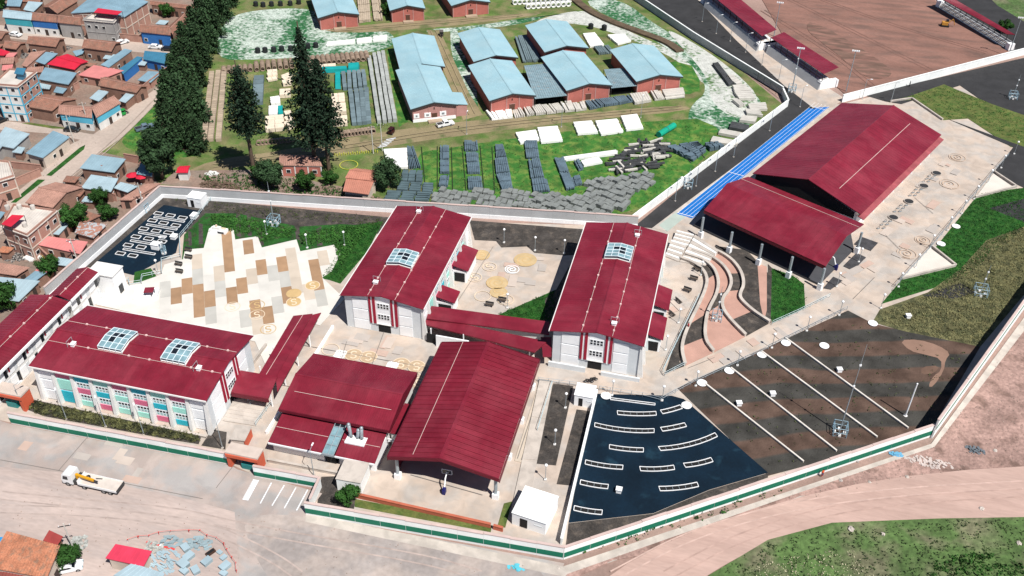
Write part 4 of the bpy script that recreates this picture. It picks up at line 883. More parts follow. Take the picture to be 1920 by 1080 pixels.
# globe lamps
L0 = proto('garden_lamp', '', 'lamp', 'short globe lamps'); MB().tube((0, 0, 0), (0, 0, 3.6), .06, 6).build('pole', steel, L0); MB().sphere((0, 0, 3.8), .3, 10, 6).build('globe', white, L0, True); MB().box((0, 0, .12), (.45, .45, .25)).build('footing', offwhite, L0)
lamp = Placer(L0)
for k, (p, s) in enumerate(((u3((1690, 582))[0], 'second along the ramp handrail'), (u3((1378, 735))[0], 'at the foot of the ramp by the first white lid'), (u3((1125, 845))[0], 'at the corner of the navy terrace railing'), (u3((750, 805))[0], 'at the left end of the navy terrace railing'),
        (u4((290, 322))[0], 'fourth along the ramp handrail'), (u4((533, 205))[0], 'at the upper end of the ramp'), (u4((28, 450))[0], 'beside the topmost field curb'), (u4((845, 152))[0], 'at the lawn edge where terrace handrail begins'),
        (t8((978, 1072))[0], 'at the lawn below the lower white paved triangle'), (t8((1105, 930))[0], 'inside the lower white paved triangle'), (t8((1215, 785))[0], 'at the tip of the lower white paved triangle'), (t8((1345, 648))[0], 'beside the pale disc on the lawn'), (t8((1452, 522))[0], 'by the lawn halfway along the terrace'),
        (t8((1545, 412))[0], 'at the corner of the upper white paved triangle'), (t8((1650, 290))[0], 'inside the upper white paved triangle'), (t8((1748, 180))[0], 'by the dark asphalt past the upper triangle'), (t8((1845, 75))[0], 'at the far end of the terrace handrail'),
        (u3((400, 900))[0], 'upper one in the soil strip by the court steps'), (u7((320, 95))[0], 'middle one in the soil strip by the court steps'), (u7((250, 358))[0], 'lower one in the soil strip by the white hut'), (t7((172, 800))[0], 'left one in the soil bed behind the swirl courtyard'), (t7((390, 822))[0], 'right one in the soil bed behind the swirl courtyard'),
        (t6((1860, 740))[0], 'at the back corner of the swirl courtyard'), (t5((1190, 975))[0], 'by the stepped plaza railing'), (t6((385, 780))[0], 'in the garden behind the plaza step'), (t6((665, 760))[0], 'on the lawn near the western skylight block'), (t6((80, 680))[0], 'in the garden beside the tall mast'), (u3((1248, 262))[0], 'beside the benches east of the skylight block'),
        (u3((1152, 465))[0], 'in front of the curved terraces corner'), (t7((1415, 985))[0], 'next to the bench at the terrace stairs'), (t8((680, 885))[0], 'on the middle dark patch by the canopy'), (t8((515, 1070))[0], 'on the lowest dark patch by the canopy'), (u2((1885, 150))[0], 'at the lawn tip in the swirl courtyard'))):
    lamp(at(*p, GZ-.05), 0, 'short white globe lamp '+s)
# tall thin street lights
S0 = proto('street_light', '', 'street light', 'tall street lights'); MB().tube((0, 0, 0), (0, 0, 6.6), .09, 6, .05).build('pole', steel, S0); MB().tube((0, 0, 6.5), (1.1, 0, 6.8), .05, 5).build('arm', steel, S0); MB().box((1.3, 0, 6.8), (.7, .25, .12)).build('lantern', white, S0); MB().box((0, 0, .15), (.4, .4, .3)).build('footing', concrete, S0)
sl_ = Placer(S0)
for p, rz, s in ((t7((1222, 432))[0], .9, 'nearest the skylight block on the track road'), (t7((1378, 320))[0], .9, 'second along the track road'), (t7((1522, 210))[0], .9, 'third along the track road'), (t7((1660, 102))[0], .9, 'fourth along the track road'), (t4((238, 805))[0], .9, 'at the far end of the blue track'),
        (t4((10, 985))[0], .9, 'halfway along the white yard wall'), (t3((1530, 255))[0], .5, 'first on the pale sports walk'), (t3((1635, 312))[0], .5, 'second on the pale sports walk'), (t3((1750, 395))[0], .5, 'third on the pale sports walk'), (t3((1872, 492))[0], .5, 'fourth on the pale sports walk'), (t3((1425, 165))[0], .5, 'last before the top edge on the pale sports walk'),
        (t4((705, 745))[0], 0, 'by the near end of the long white field wall'), (t4((920, 770))[0], 0, 'behind the sports hall ridge'), (t4((80, 600))[0], .5, 'where the walk meets the stand'), (u1((500, 985))[0], 2.4, 'left one over the shrub strip'), (u1((795, 1045))[0], 2.4, 'middle one over the shrub strip'), (u1((1080, 1100))[0], 2.4, 'right one over the shrub strip'),
        (t5((600, 935))[0], 2.6, 'by the corner of corridor wing and boundary wall'), (u5((1670, 125))[0], 1.6, 'beside the orange gate'), (u6((435, 330))[0], 1.6, 'behind the short parking wall'), (u1((180, 920))[0], 1, 'in the left corner of the front wall'), (t3((370, 955))[0], 1.6, 'left one between the white stacks of the yard'), (t3((965, 885))[0], 1.6, 'right one between the white stacks of the yard'), (t2((1580, 1010))[0], 1.6, 'beside the parked white pickup')):
    sl_(at(*p), rz, 'tall thin street light '+s)
# lattice footed masts
def mast(label, px, h, w_=2.4):
    r = thing('mast', label, 'mast', at(*px)); r['_o'] = (0, 0, 0)
    MB().tube((0, 0, 0), (0, 0, h*.55), .13, 6, .1).build('lower_pole', steel, r); MB().tube((0, 0, h*.55), (0, 0, h), .08, 6, .04).build('upper_pole', steel, r)
    m = MB()
    for z in (0.05, 1.1, 2.2):
        for a, b in (((-1, -1), (1, -1)), ((1, -1), (1, 1)), ((1, 1), (-1, 1)), ((-1, 1), (-1, -1))): m.tube((a[0]*w_/2, a[1]*w_/2, z), (b[0]*w_/2, b[1]*w_/2, z), .06, 4)
    for a in ((-1, -1), (1, -1), (1, 1), (-1, 1)): m.tube((a[0]*w_/2, a[1]*w_/2, 0), (a[0]*w_/2, a[1]*w_/2, 2.2), .07, 4)
    for s in (-1, 1): m.tube((-w_/2, s*w_/2, 0), (w_/2, s*w_/2, 2.2), .04, 4); m.tube((s*w_/2, -w_/2, 0), (s*w_/2, w_/2, 2.2), .04, 4)
    m.build('cage', mat('blue_cage', (.25, .38, .46), .5), r)
    for k in range(4): m = MB(); a = k*math.pi/2; m.box((w_*.38*math.cos(a), w_*.38*math.sin(a), .25), (.5, .5, .5)); m.build('ballast', offwhite, r)
    for z in (h*.55, h*.78): MB().box((0, 0, z), (.35, .35, .3)).build('clamp', white, r)
    return r
mast('tallest thin mast on blue caged base in the striped field', (1573, 812), 22)
mast('thin mast on caged base in the garden behind the plaza', (514, 420), 12); mast('thin mast on caged base among the curved terraces', (1343, 600), 9, 2.0); mast('thin mast on caged base in the scrub near the right edge', (1837, 552), 8, 2.6)
mast('thin mast on caged base at the corner of the play deck', (272, 396), 7, 1.6); mast('thin mast beside the white box on the play deck', (308, 476), 6, .8); mast('thin mast on caged base on the dark asphalt by the right edge', (1898, 185), 8, 2.2); mast('thin mast on caged base by the track road wall', (1290, 352), 6, 2.0); mast('thin mast on caged base beside the walk at the bleacher end', (1484, 172), 14, 2.2)
r = thing('field_post', 'bare white post standing near the right end of the striped field', 'post', at(1697.5, 780)); r['_o'] = (0, 0, 0); MB().tube((0, 0, 0), (0, 0, 8.4), .16, 8, .13).build('shaft', white, r); MB().sphere((0, 0, 8.45), .18).build('cap', white, r); MB().tube((0, 0, 0), (0, 0, .15), .4, 8).build('foot', offwhite, r)
def floodlight(label, px, h):
    r = thing('floodlight_mast', label, 'floodlight', at(*px)); r['_o'] = (0, 0, 0); MB().tube((0, 0, 0), (0, 0, h), .16, 6, .09).build('pole', steel, r); MB().box((0, 0, h), (2.2, .12, .12)).build('crossarm', steel, r)
    for x in (-.9, -.3, .3, .9): MB().box((x, -.15, h), (.42, .35, .4)).build('lamp_head', white, r)
floodlight('tall floodlight mast at the near corner of the red dirt field', (1586, 172), 13.5); floodlight('tall floodlight mast at the far right corner of the red field', (1890, 106), 13.5); floodlight('tall floodlight mast behind the crimson roofed stand', (1451, 68), 12); floodlight('tall floodlight mast in front of the crimson roofed stand', (1485, 170), 14)
# round concrete lids and dark tree grates
lid0 = proto('tank_lid', '', 'tank lid', 'round concrete lids'); MB().tube((0, 0, 0), (0, 0, .28), .9, 20).build('shaft', offwhite, lid0); MB().tube((0, 0, .28), (0, 0, .36), 1.0, 20).build('cover', white, lid0)
pl = Placer(lid0)
for p, s in (((1316, 720), 'at the foot of the ramp'), ((1367, 697), 'second up the ramp'), ((1428, 667), 'third up the ramp'), ((1136, 744), 'at the top left of the navy terrace'), ((1287, 762), 'at the top right of the navy terrace'), ((1473, 645), 'at the head of the topmost curb'), ((1545, 650), 'standing free in the striped field'), ((1636, 608), 'at the corner of the paved walk and scrub'), ((1792, 426), 'upper one on the east lawn'), ((1764, 459), 'lower one on the east lawn')): pl(at(*p), 0, 'round white concrete lid '+s)
g0 = proto('tree_grate', '', 'tree grate', 'dark round tree grates'); MB().tube((0, 0, 0), (0, 0, .10), 1.15, 20).build('grate', darksteel, g0); MB().ring((0, 0, .08), (0, 0, 1), 1.12, 1.25, .2, 20).build('rim', concrete, g0)
pl = Placer(g0)
for p, s in (((1756, 325), 'farthest'), ((1732, 349), 'second farthest'), ((1704, 378), 'third farthest'), ((1675, 408), 'nearest')): pl(at(*p, GZ), 0, '%s of the four dark round grates on the sports hall terrace' % s)
h0 = proto('bike_hoop', 'small dark hoop standing in pairs between the round grates', 'bike hoop', 'bike hoops on the terrace'); m = MB(); m.path([(.3*math.cos(a), 0, .55*math.sin(a)+.1) for a in [math.pi*i/6 for i in range(7)]], .05, 4); m.build('loop', darksteel, h0); MB().box((0, 0, .05), (.8, .3, .06)).build('plate', steel, h0)
pl = Placer(h0)
for x, y in ((1210, 240), (1250, 240), (1190, 262), (1230, 260), (1165, 285), (1205, 282), (1110, 342), (1150, 342), (1088, 365), (1128, 365), (1065, 388), (1103, 387), (998, 460), (1038, 460), (975, 483), (1015, 482), (950, 508), (990, 506), (878, 582), (918, 580), (852, 607), (893, 605), (828, 633), (868, 632)): pl(at(*t8((x, y))[0], GZ), .5)
for q in (((700, 695), (825, 740), (770, 800), (645, 750)), ((665, 815), (735, 850), (640, 950), (565, 915)), ((490, 995), (560, 1025), (470, 1090), (415, 1080))): struct(MB().prism(ats(t8(*q), GZ), .05, GZ+.02).build('dark_patch', mat('charcoal_patch', (.05, .05, .055), .9, .3, .6, fine=.3, fscale=6)))  # flat dark quads laid on the terrace beside the canopy
for q in (((1210, 775), (1400, 915), (985, 1020)), ((1690, 220), (1845, 330), (1555, 405))): struct(MB().prism(ats(t8(*q), GZ), .02, GZ+.01).build('corner_paving', mat('pale_corner', (.60, .555, .50), .85, .06, .3)))
wall_run('low pale kerb round the lower white paved triangle', at(*t8((1215, 768))[0]), at(*t8((1405, 920))[0]), .6, 20, concrete, None, None, 1, 0, name='curb_wall'); wall_run('low pale kerb on the lawn side of the lower white triangle', at(*t8((1405, 920))[0]), at(*t8((985, 1022))[0]), .6, 20, concrete, None, None, 1, 0, name='curb_wall')
wall_run('low pale kerb of the upper white paved triangle', at(*t8((1690, 215))[0]), at(*t8((1860, 328))[0]), .6, 20, concrete, None, None, 1, 0, name='curb_wall'); wall_run('low pale kerb on the lawn side of the upper white triangle', at(*t8((1860, 328))[0]), at(*t8((1550, 408))[0]), .6, 20, concrete, None, None, 1, 0, name='curb_wall')
wall_run('pale kerb where paving meets the lawn behind the sports hall', at(1669, 192), at(1709, 186), .5, 20, concrete, None, None, 1, 0, name='curb_wall'); wall_run('long pale kerb between hall paving and far lawn', at(1709, 186), at(1767, 226), .5, 20, concrete, None, None, 1, 0, name='curb_wall')
# curved terraces: beds, walls, stairs
pinkbed = mat('pink_path', (.43, .255, .205), .9, .12, .3, fine=.08)
def smooth(pts, n=2):
    pts = [Vector(p) for p in pts]
    for _ in range(n):
        q = [pts[0]]
        for a, b in zip(pts, pts[1:]): q += [a*.75+b*.25, a*.25+b*.75]
        pts = q+[pts[-1]]
    return pts
K = [[(1275, 487), (1300, 496), (1318, 510), (1326, 528), (1322, 548), (1310, 575), (1295, 605), (1282, 635), (1277, 660), (1284, 687)],
     [(1285, 480), (1318, 490), (1338, 506), (1347, 530), (1344, 555), (1330, 580), (1323, 600), (1320, 640), (1337, 662)],
     [(1297, 472), (1335, 485), (1360, 505), (1372, 530), (1366, 550), (1354, 562), (1353, 582), (1370, 605), (1397, 632)],
     [(1325, 466), (1365, 484), (1388, 510), (1395, 538), (1386, 556), (1388, 566), (1412, 588), (1442, 607)]]
KW = [smooth(ats(k)) for k in K]
terr = [(pinkbed, soil), (soil, pinkbed), (pinkbed, soil)]
for i in range(3):
    a, b = KW[i], KW[i+1]; n = len(a); zz = GZ+.004
    for j in range(6):
        ia0, ia1 = [int((len(a)-1)*t/6) for t in (j, j+1)]; ib0, ib1 = [int((len(b)-1)*t/6) for t in (j, j+1)]
        poly_ = a[ia0:ia1+1]+list(reversed(b[ib0:ib1+1]))
        struct(MB().prism(poly_, .02, zz).build('terrace_bed', soil if (j+i) % 3 == 1 else pinkbed))
for k, nm in zip(KW, ('innermost', 'second', 'third', 'outermost')):
    r = thing('terrace_wall', '%s of the curved white terrace walls east of the skylight block' % nm, 'wall', k[len(k)//2]); MB().strip(k, .4, 0, .85).build('wall', concrete, r); MB().strip(k, .7, .85, .95).build('seat', concrete, r)
q = ats([(1395, 538), (1386, 556), (1388, 566), (1412, 588), (1440, 603), (1446, 520), (1400, 470), (1340, 462)]); struct(MB().prism(q, .02, GZ+.002).build('terrace_bed', soil))
struct(MB().prism(ats(t8((-80, 900), (-10, 925), (-10, 1250), (-30, 1330), (-60, 1200))), .02, GZ+.006).build('terrace_bed', pinkbed))
struct(MB().prism(ats(u3((1250, 340), (1320, 280), (1255, 560), (1290, 590), (1150, 640))), .02, GZ+.006).build('dark_bed', soil))
def stairs(label, a, b, c, d, n, h, m=offwhite):
    """flight between the near edge a-b and the far edge d-c, rising to h"""
    A, B, C2, D = at(*a), at(*b), at(*c), at(*d); r = thing('stairs', label, 'stairs', (A+C2)/2)
    for i in range(n):
        q = [A.lerp(D, i/n), B.lerp(C2, i/n), B.lerp(C2, (i+1)/n), A.lerp(D, (i+1)/n)]; z = GZ+h*(i+1)/n
        MB().hexa([Vector((p.x, p.y, 0)) for p in q], [Vector((p.x, p.y, z)) for p in q]).build('step', m if i % 2 else concrete, r)
    return r
stairs('lower left flight of pale steps between skylight block and stage', (1246, 482), (1272, 492), (1286, 466), (1258, 458), 8, 1.2); stairs('upper left flight of pale steps up to the stage', (1258, 457), (1288, 465), (1300, 448), (1268, 440), 8, 1.2)
stairs('right flight of pale steps beside the curved terrace walls', (1274, 492), (1322, 500), (1345, 478), (1302, 448), 9, 1.1)
stairs('long shallow steps running beside the covered court', (960, 950), (990, 950), (1037, 718), (1012, 712), 3, .3, concrete)
struct(MB().prism(ats(u3((205, 700), (310, 715), (100, 1320), (20, 1300))), .02, GZ+.004).build('court_walk', slabcream))
for a, b in (((230, 700), (40, 1280)), ((260, 705), (70, 1290)), ((285, 710), (95, 1300))): struct(ribbon(ats(u3(a, b), GZ), .16, GZ+.02).build('walk_line', jm))
stairs('broad pale steps under the crimson entry roof beside the classroom block', (418, 790), (480, 800), (500, 762), (440, 752), 6, .5, concrete)
b0 = proto('bench', '', 'bench', 'dark park benches')
for x in (-.6, .6): MB().box((x, 0, .22), (.12, .5, .44)).build('leg', darksteel, b0)
for k in range(3): MB().box((0, -.2+.2*k, .47), (1.9, .16, .07)).build('seat_slat', mat('bench_wood', (.07, .055, .045), .7), b0)
MB().box((0, .3, .8), (1.9, .06, .5)).build('backrest', darksteel, b0); pl = Placer(b0)
for p, rz, s in ((t7((1360, 1020))[0], -.2, 'below the terrace stairs'), (u3((1312, 25))[0], -.3, 'first beside the straight garden railing'), (u3((1250, 105))[0], 2.3, 'second beside the straight garden railing'), (u3((1200, 200))[0], 2.3, 'third beside the straight garden railing'), (t7((1385, 945))[0], -.5, 'at the curl of the innermost terrace wall'), (u2((1750, 135))[0], 0, 'left one in the swirl courtyard'), (u2((1845, 100))[0], 0, 'right one in the swirl courtyard'),
                 (t5((1412, 805))[0], 0, 'upper one at the left edge of the plaza'), (t5((1415, 860))[0], 0, 'second one at the left edge of the plaza'), (t5((1340, 912))[0], 0, 'third one at the left edge of the plaza'), (t5((1345, 968))[0], 0, 'lowest one at the left edge of the plaza')): pl(at(*p, GZ+.04), rz, 'dark slatted bench '+s)
# ------------------------------------------------------------------ storage yard: warehouses
tinroof = mat('pale_blue_tin', (.27, .43, .49), .5, .08, .12, col2=(.31, .46, .51), thr=(.4, .7), fine=.03, fscale=2, spec=.4)
brick = mat('warehouse_brick', (.40, .13, .105), .85, .1, .4, fine=.06, fscale=3); brickpale = mat('faded_brick', (.42, .22, .20), .85, .1, .4)
oldtin = mat('weathered_tin', (.20, .29, .33), .55, .2, .4, col2=(.28, .25, .22), thr=(.58, .72), stretch=(1, 4, 1), rot=.45)
def warehouse(label, fl, fr_, bl, ze=4.6, rise=1.5, front=True, paint=brick, sign=False, Lx=None):
    a, b, c = at(*fl, ze), at(*fr_, ze), at(*bl, ze); u = b-a; v = c-a; W = u.length; u.normalize(); v = (v-u*v.dot(u)); L = v.length if Lx is None else Lx
    f = Fr((a.x, a.y, 0), math.atan2(u.y, u.x)); root = thing('warehouse', label, 'warehouse', f.p(W/2, L/2, 0), 'brick warehouses in the yard')
    prof = [(.35, 0), (W-.35, 0), (W-.35, ze-.2), (W/2, ze+rise-.2), (.35, ze-.2)]
    m = MB(); vs_ = [f.p(x, .3, z) for x, z in prof]+[f.p(x, L-.3, z) for x, z in prof]
    m.add(vs_, [tuple(range(5)), tuple(range(9, 4, -1))]+[(i, 5+i, 5+(i+1) % 5, (i+1) % 5) for i in range(5)]); m.build('wall', paint, root)
    gable_roof(f, root, W, L, ze, ze+rise, tinroof, .25, .14, rib=.9, ribh=.04)
    for s in (0, 1):
        x0, x1, z0, z1 = ((-.25, W/2, ze, ze+rise), (W/2, W+.25, ze+rise, ze))[s]
        MB().hexa([f.p(x0, -.33, z0-.55), f.p(x1, -.33, z1-.55), f.p(x1, -.26, z1-.55), f.p(x0, -.26, z0-.55)], [f.p(x0, -.33, z0-.1), f.p(x1, -.33, z1-.1), f.p(x1, -.26, z1-.1), f.p(x0, -.26, z0-.1)]).build('bargeboard', darksteel, root)
    if front:
        m = MB(); f.box(m, W*.44, W*.56, .22, .32, 0, 2.4); d = m.build('door', mat('brown_door', (.09, .045, .03), .7), root)
        m = MB(); f.box(m, W*.43, W*.57, .16, .22, 2.4, 2.6); m.build('door_lintel', brickpale, d)
        for fx in (.02, .36, .64, .95): m = MB(); f.box(m, W*fx+.1, W*fx+.4, .2, .32, 0, ze-.3+rise*(1-abs(fx-.5)*2)*.8); m.build('pilaster', brickpale, root)
        m = MB(); f.box(m, W*.35, W*.65, -1.6, .2, 0, .5); m.build('loading_step', mat('step_tan', (.36, .28, .2), .9), root)
        m = MB(); f.box(m, W*.49, W*.51, .2, .3, 3.6, 4.2); m.build('vent', blackm, root)
        if sign:
            m = MB(); f.box(m, .4, W-.4, .18, .3, 0, 1.0); m.build('white_plinth', white, root)
            for x0, x1 in ((.05, .17), (.28, .42), (.62, .76)): m = MB(); f.box(m, W*x0, W*x1, .16, .3, 1.3, 2.7); s_ = m.build('wall_sign', white, root); m = MB(); f.box(m, W*(x0+.04), W*(x1-.04), .12, .16, 1.7, 2.3); m.build('sign_mark', mat('sign_grey', (.25, .27, .28), .7), s_)
    return root, f, W, L
ry, rf, rw, rl = warehouse('pale blue roofed warehouse with white signs and plinth near the pickup', (771, 204), (857, 195), (752, 131), sign=True, paint=brickpale)
m = MB(); q = [rf.p(rw*.97, 1, 4.2), rf.p(rw+3.4, 1, 3.6), rf.p(rw+3.4, 9, 3.6), rf.p(rw*.97, 9, 4.2)]; slab3(q, .15).build('lean_to_roof', tinroof, ry); m = MB(); rf.box(m, rw, rw+3.2, 1.2, 8.8, 0, 3.4); m.build('lean_to_wall', brickpale, ry)
warehouse('pale blue roofed warehouse half behind the one with white signs', (751, 130), (833, 124), (735, 73), front=False)
warehouse('pale blue roofed brick warehouse second from left, front half', (918.5, 188), (1003, 178), (890, 122)); warehouse('pale blue roofed brick warehouse second from left, rear half', (889, 115), (970, 107), (866, 62), front=False)
warehouse('pale blue roofed brick warehouse third from left, front half', (1063, 169), (1146, 159), (1029, 106)); warehouse('pale blue roofed brick warehouse third from left, rear half', (1022, 97), (1102, 89), (994, 47), front=False)
warehouse('rightmost pale blue roofed brick warehouse standing apart', (1194, 152), (1279, 143), (1153, 93))
warehouse('leftmost brick warehouse cut by the top edge', (597, 33), (672, 26), (588, -12), Lx=26); warehouse('second brick warehouse cut by the top edge', (732, 19), (796, 15), (720, -12), Lx=22); warehouse('third brick warehouse cut by the top edge', (847, 10), (918, 3), (836, -25), Lx=22)
for lab, q, z in (('blue weathered tin lean-to between second and third warehouse', t3((90, 492), (272, 475), (412, 715), (172, 740)), 3.4), ('ribbed tin lean-to between third and rightmost warehouse', t3((690, 520), (838, 510), (935, 642), (745, 660)), 3.2)):
    Q = ats(q, z); c = sum(Q, Vector())/4; r = thing('lean_to_shed', lab, 'shed', (c.x, c.y, 0)); mb = slab3([Q[3], Q[2], Q[1], Q[0]], .12)
    for i in range(1, 14): a, b = Q[0].lerp(Q[1], i/14), Q[3].lerp(Q[2], i/14); mb.tube(a+Vector((0, 0, .02)), b+Vector((0, 0, .02)), .07, 4)
    mb.build('roof', oldtin, r)
    for p in Q: MB().tube(Vector((p.x, p.y, 0)), p-Vector((0, 0, .1)), .1, 5).build('post', darksteel, r)
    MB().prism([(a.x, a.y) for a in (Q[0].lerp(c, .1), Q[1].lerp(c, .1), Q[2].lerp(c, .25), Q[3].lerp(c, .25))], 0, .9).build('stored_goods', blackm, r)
# ------------------------------------------------------------------ stacks of poles, planks, blocks
polew = mat('white_pole', (.80, .80, .78), .7, .05, .8); polec = mat('cream_plank', (.68, .58, .46), .8, .1, .8); poleb = mat('bluegrey_beam', (.095, .14, .175), .75, .25, .5, fine=.15); polep = mat('pale_concrete_pole', (.50, .48, .44), .85, .12, .5)
poled = mat('dark_beam', (.055, .058, .062), .85, .3, .5, fine=.2); poleg = mat('grey_block', (.19, .205, .20), .9, .2, .5, fine=.15); sheetd = mat('slate_sheet', (.075, .115, .13), .8, .2, .4, fine=.12)
sr = random.Random(11)
def stack(label, q, h, n, m, layers=2, cat='stack', name='beam_stack', gap=.14, group=None, jit=.06, rows=1):
    """bars lie along q0->q1, side by side towards q3"""
    A, B, C2, D = ats(q); c = (A+B+C2+D)/4; r = thing(name, label, cat, c, group); k = 0
    for L in range(layers):
        mb = MB()
        for i in range(n):
            if L and sr.random() < .12: continue
            f = (i+.5)/n; a, b = A.lerp(D, f), B.lerp(C2, f); d = b-a; ln = d.length
            for rw_ in range(rows):
                f0, f1 = rw_/rows+.006, (rw_+1)/rows-.006; p0 = a+d*(f0+sr.uniform(0, jit*.4)); p1 = a+d*(f1-sr.uniform(0, jit*.4)); cc = (p0+p1)/2
                wd = (A-D).length/n*(1-gap); hh = h/layers
                mb.box(cc+Vector((0, 0, .1+hh*(L+.5))), ((p1-p0).length, wd, hh*.94), u=d)
        mb.build('layer', m, r)
    MB().box(A.lerp(B, .2).lerp(D.lerp(C2, .2), .5)+Vector((0, 0, .1)), (.2, (A-D).length, .2), u=(B-A)).build('bearer', poled, r); MB().box(A.lerp(B, .8).lerp(D.lerp(C2, .8), .5)+Vector((0, 0, .1)), (.2, (A-D).length, .2), u=(B-A)).build('bearer', poled, r)
    return r
W_ = 'white pole stack '
for s, q, n in (('behind the pipe yard, left of three', t2((540, 325), (745, 300), (745, 335), (525, 352)), 5), ('behind the pipe yard, middle of three', t2((758, 305), (868, 290), (868, 325), (755, 333)), 5), ('behind the pipe yard, right of three', t2((880, 288), (985, 276), (985, 315), (878, 320)), 5),
        ('beside the small terracotta cottage tree', t6((955, 55), (1135, 45), (1142, 190), (995, 195)), 9), ('leftmost in the row above the yard lawn', t3((25, 1010), (180, 990), (205, 1060), (60, 1090)), 7), ('second in the row above the yard lawn', t3((188, 972), (345, 960), (382, 1068), (215, 1085)), 8),
        ('third in the row above the yard lawn', t3((455, 932), (598, 920), (648, 1008), (490, 1020)), 8), ('fourth in the row above the yard lawn', t3((622, 922), (790, 906), (834, 1000), (665, 1025)), 8), ('rightmost in the row above the yard lawn', t3((812, 885), (938, 870), (985, 975), (855, 990)), 8),
        ('long one beside the dark beam pile', t7((375, 115), (790, 58), (800, 88), (392, 135)), 4), ('short one below the long white stack', t7((512, 142), (648, 112), (682, 150), (535, 178)), 6), ('behind the third warehouse', t3((528, 265), (622, 258), (690, 348), (582, 362)), 8), ('beside the rightmost warehouse rear corner', t3((710, 275), (850, 270), (890, 318), (790, 345)), 8)):
    stack(W_+s, q, .7, n, polew, 2, group='white pole stacks')
P_ = 'pale concrete pole stack '
rowq = [((0, 825), (60, 818), (100, 880), (20, 893)), ((85, 822), (130, 815), (170, 868), (110, 880)), ((145, 812), (210, 800), (255, 862), (180, 872)), ((215, 805), (285, 797), (330, 855), (262, 862)), ((290, 800), (345, 790), (390, 845), (335, 852)), ((360, 785), (440, 770), (470, 840), (400, 848)), ((450, 790), (540, 780), (560, 830), (480, 842))]
for i, q in enumerate(rowq): stack(P_+'%s in the row before the brick warehouses' % ('first', 'second', 'third', 'fourth', 'fifth', 'sixth', 'seventh')[i], [t3(q[k])[0] for k in (0, 3, 2, 1)], .9, 5, polep, 2, group='pale pole stacks')
for i, q in enumerate((((545, 775), (640, 760), (690, 805), (585, 830)), ((645, 760), (750, 748), (800, 790), (695, 805)), ((755, 745), (870, 730), (905, 770), (805, 790)))): stack('dark blue beam stack %s before the third warehouse' % ('left', 'middle', 'right')[i], [t3(q[k])[0] for k in (0, 3, 2, 1)], .9, 8, poleb, 2, group='dark beam stacks')
for i, q in enumerate((((880, 722), (1010, 705), (1045, 770), (920, 790)), ((1035, 700), (1110, 692), (1145, 750), (1070, 762)))): stack(P_+('left' if i == 0 else 'right')+' of two slanting before the rightmost warehouse', [t3(q[k])[0] for k in (0, 3, 2, 1)], .9, 7, polep, 2, group='pale pole stacks')
stack(P_+'lying crosswise before the rightmost warehouse', t3((1120, 692), (1285, 675), (1295, 735), (1150, 752)), .9, 5, polep, 2, group='pale pole stacks')
stack('white pole stack before the second warehouse', [t2(*[(1722, 845), (1915, 835), (1925, 890), (1770, 908)])[k] for k in (0, 3, 2, 1)], .8, 12, polew, 2, group='white pole stacks')
tq = [((1500, 490), (1540, 482), (1660, 640), (1625, 655)), ((1600, 590), (1650, 575), (1725, 640), (1680, 650)), ((1650, 658), (1740, 650), (1792, 695), (1665, 705)), ((1660, 705), (1790, 700), (1822, 755), (1700, 760)), ((1650, 765), (1680, 755), (1745, 800), (1705, 812)), ((1765, 800), (1900, 785), (1912, 838), (1780, 840)), ((1742, 835), (1850, 840), (1885, 888), (1760, 870)), ((1725, 885), (1840, 895), (1820, 935), (1700, 920)), ((1640, 930), (1780, 960), (1770, 1000), (1625, 975)), ((1560, 985), (1750, 1020), (1720, 1050), (1540, 1015)), ((1500, 1040), (1700, 1080), (1680, 1110), (1480, 1080))]
for i, q in enumerate(tq): stack('pale concrete pole stack along the yard corner, number %d from the top'.replace('number %d', ('first', 'second', 'third', 'fourth', 'fifth', 'sixth', 'seventh', 'eighth', 'ninth', 'tenth', 'eleventh')[i]), t3(*q) if i not in (0, 4) else [t3(*q)[k] for k in (0, 3, 2, 1)], .9, 4, polep if i not in (0, 8) else poled, 1, group='poles along the yard corner')
B_l = 'blue grey beam stack on the yard lawn, '
bq = [('beside the large white stack', t6((1132, 30), (1180, 30), (1240, 190), (1145, 195))), ('second column, far end', t6((1382, 25), (1448, 25), (1450, 130), (1382, 130))), ('second column, middle', t6((1382, 135), (1450, 135), (1450, 230), (1382, 230))), ('second column, near end', t6((1385, 255), (1450, 250), (1440, 328), (1370, 330))),
      ('third column, far end', t6((1562, -10), (1660, -10), (1668, 58), (1565, 60))), ('third column, second from far', t6((1575, 78), (1668, 75), (1672, 145), (1580, 150))), ('third column, third from far', t6((1582, 158), (1675, 155), (1682, 230), (1588, 232))), ('third column, near end', t6((1588, 262), (1690, 258), (1702, 348), (1592, 350))),
      ('fourth column, far end', t6((1795, 20), (1850, 15), (1880, 110), (1800, 120))), ('fourth column, middle', t6((1790, 125), (1880, 115), (1905, 225), (1800, 235))), ('fourth column, near end', t6((1800, 240), (1905, 230), (1925, 360), (1850, 365))),
      ('fifth column, far end', t7((90, -10), (185, -15), (205, 118), (108, 122))), ('fifth column, middle', t7((120, 128), (205, 122), (242, 268), (140, 272))), ('fifth column, near end', t7((145, 275), (262, 270), (288, 365), (160, 375))), ('sixth column, long slanting one', t7((315, 118), (385, 110), (470, 350), (410, 360))), ('sixth column, short one beside the slanting stack', t7((440, 262), (505, 250), (528, 315), (455, 325))), ('below the long white stack', t7((462, 140), (500, 130), (535, 200), (500, 210)))]
for s, q in bq: stack(B_l+s, [q[k] for k in (0, 3, 2, 1)], .8, 7, poleb, 2, group='beam stacks on the lawn', rows=2, jit=.12)
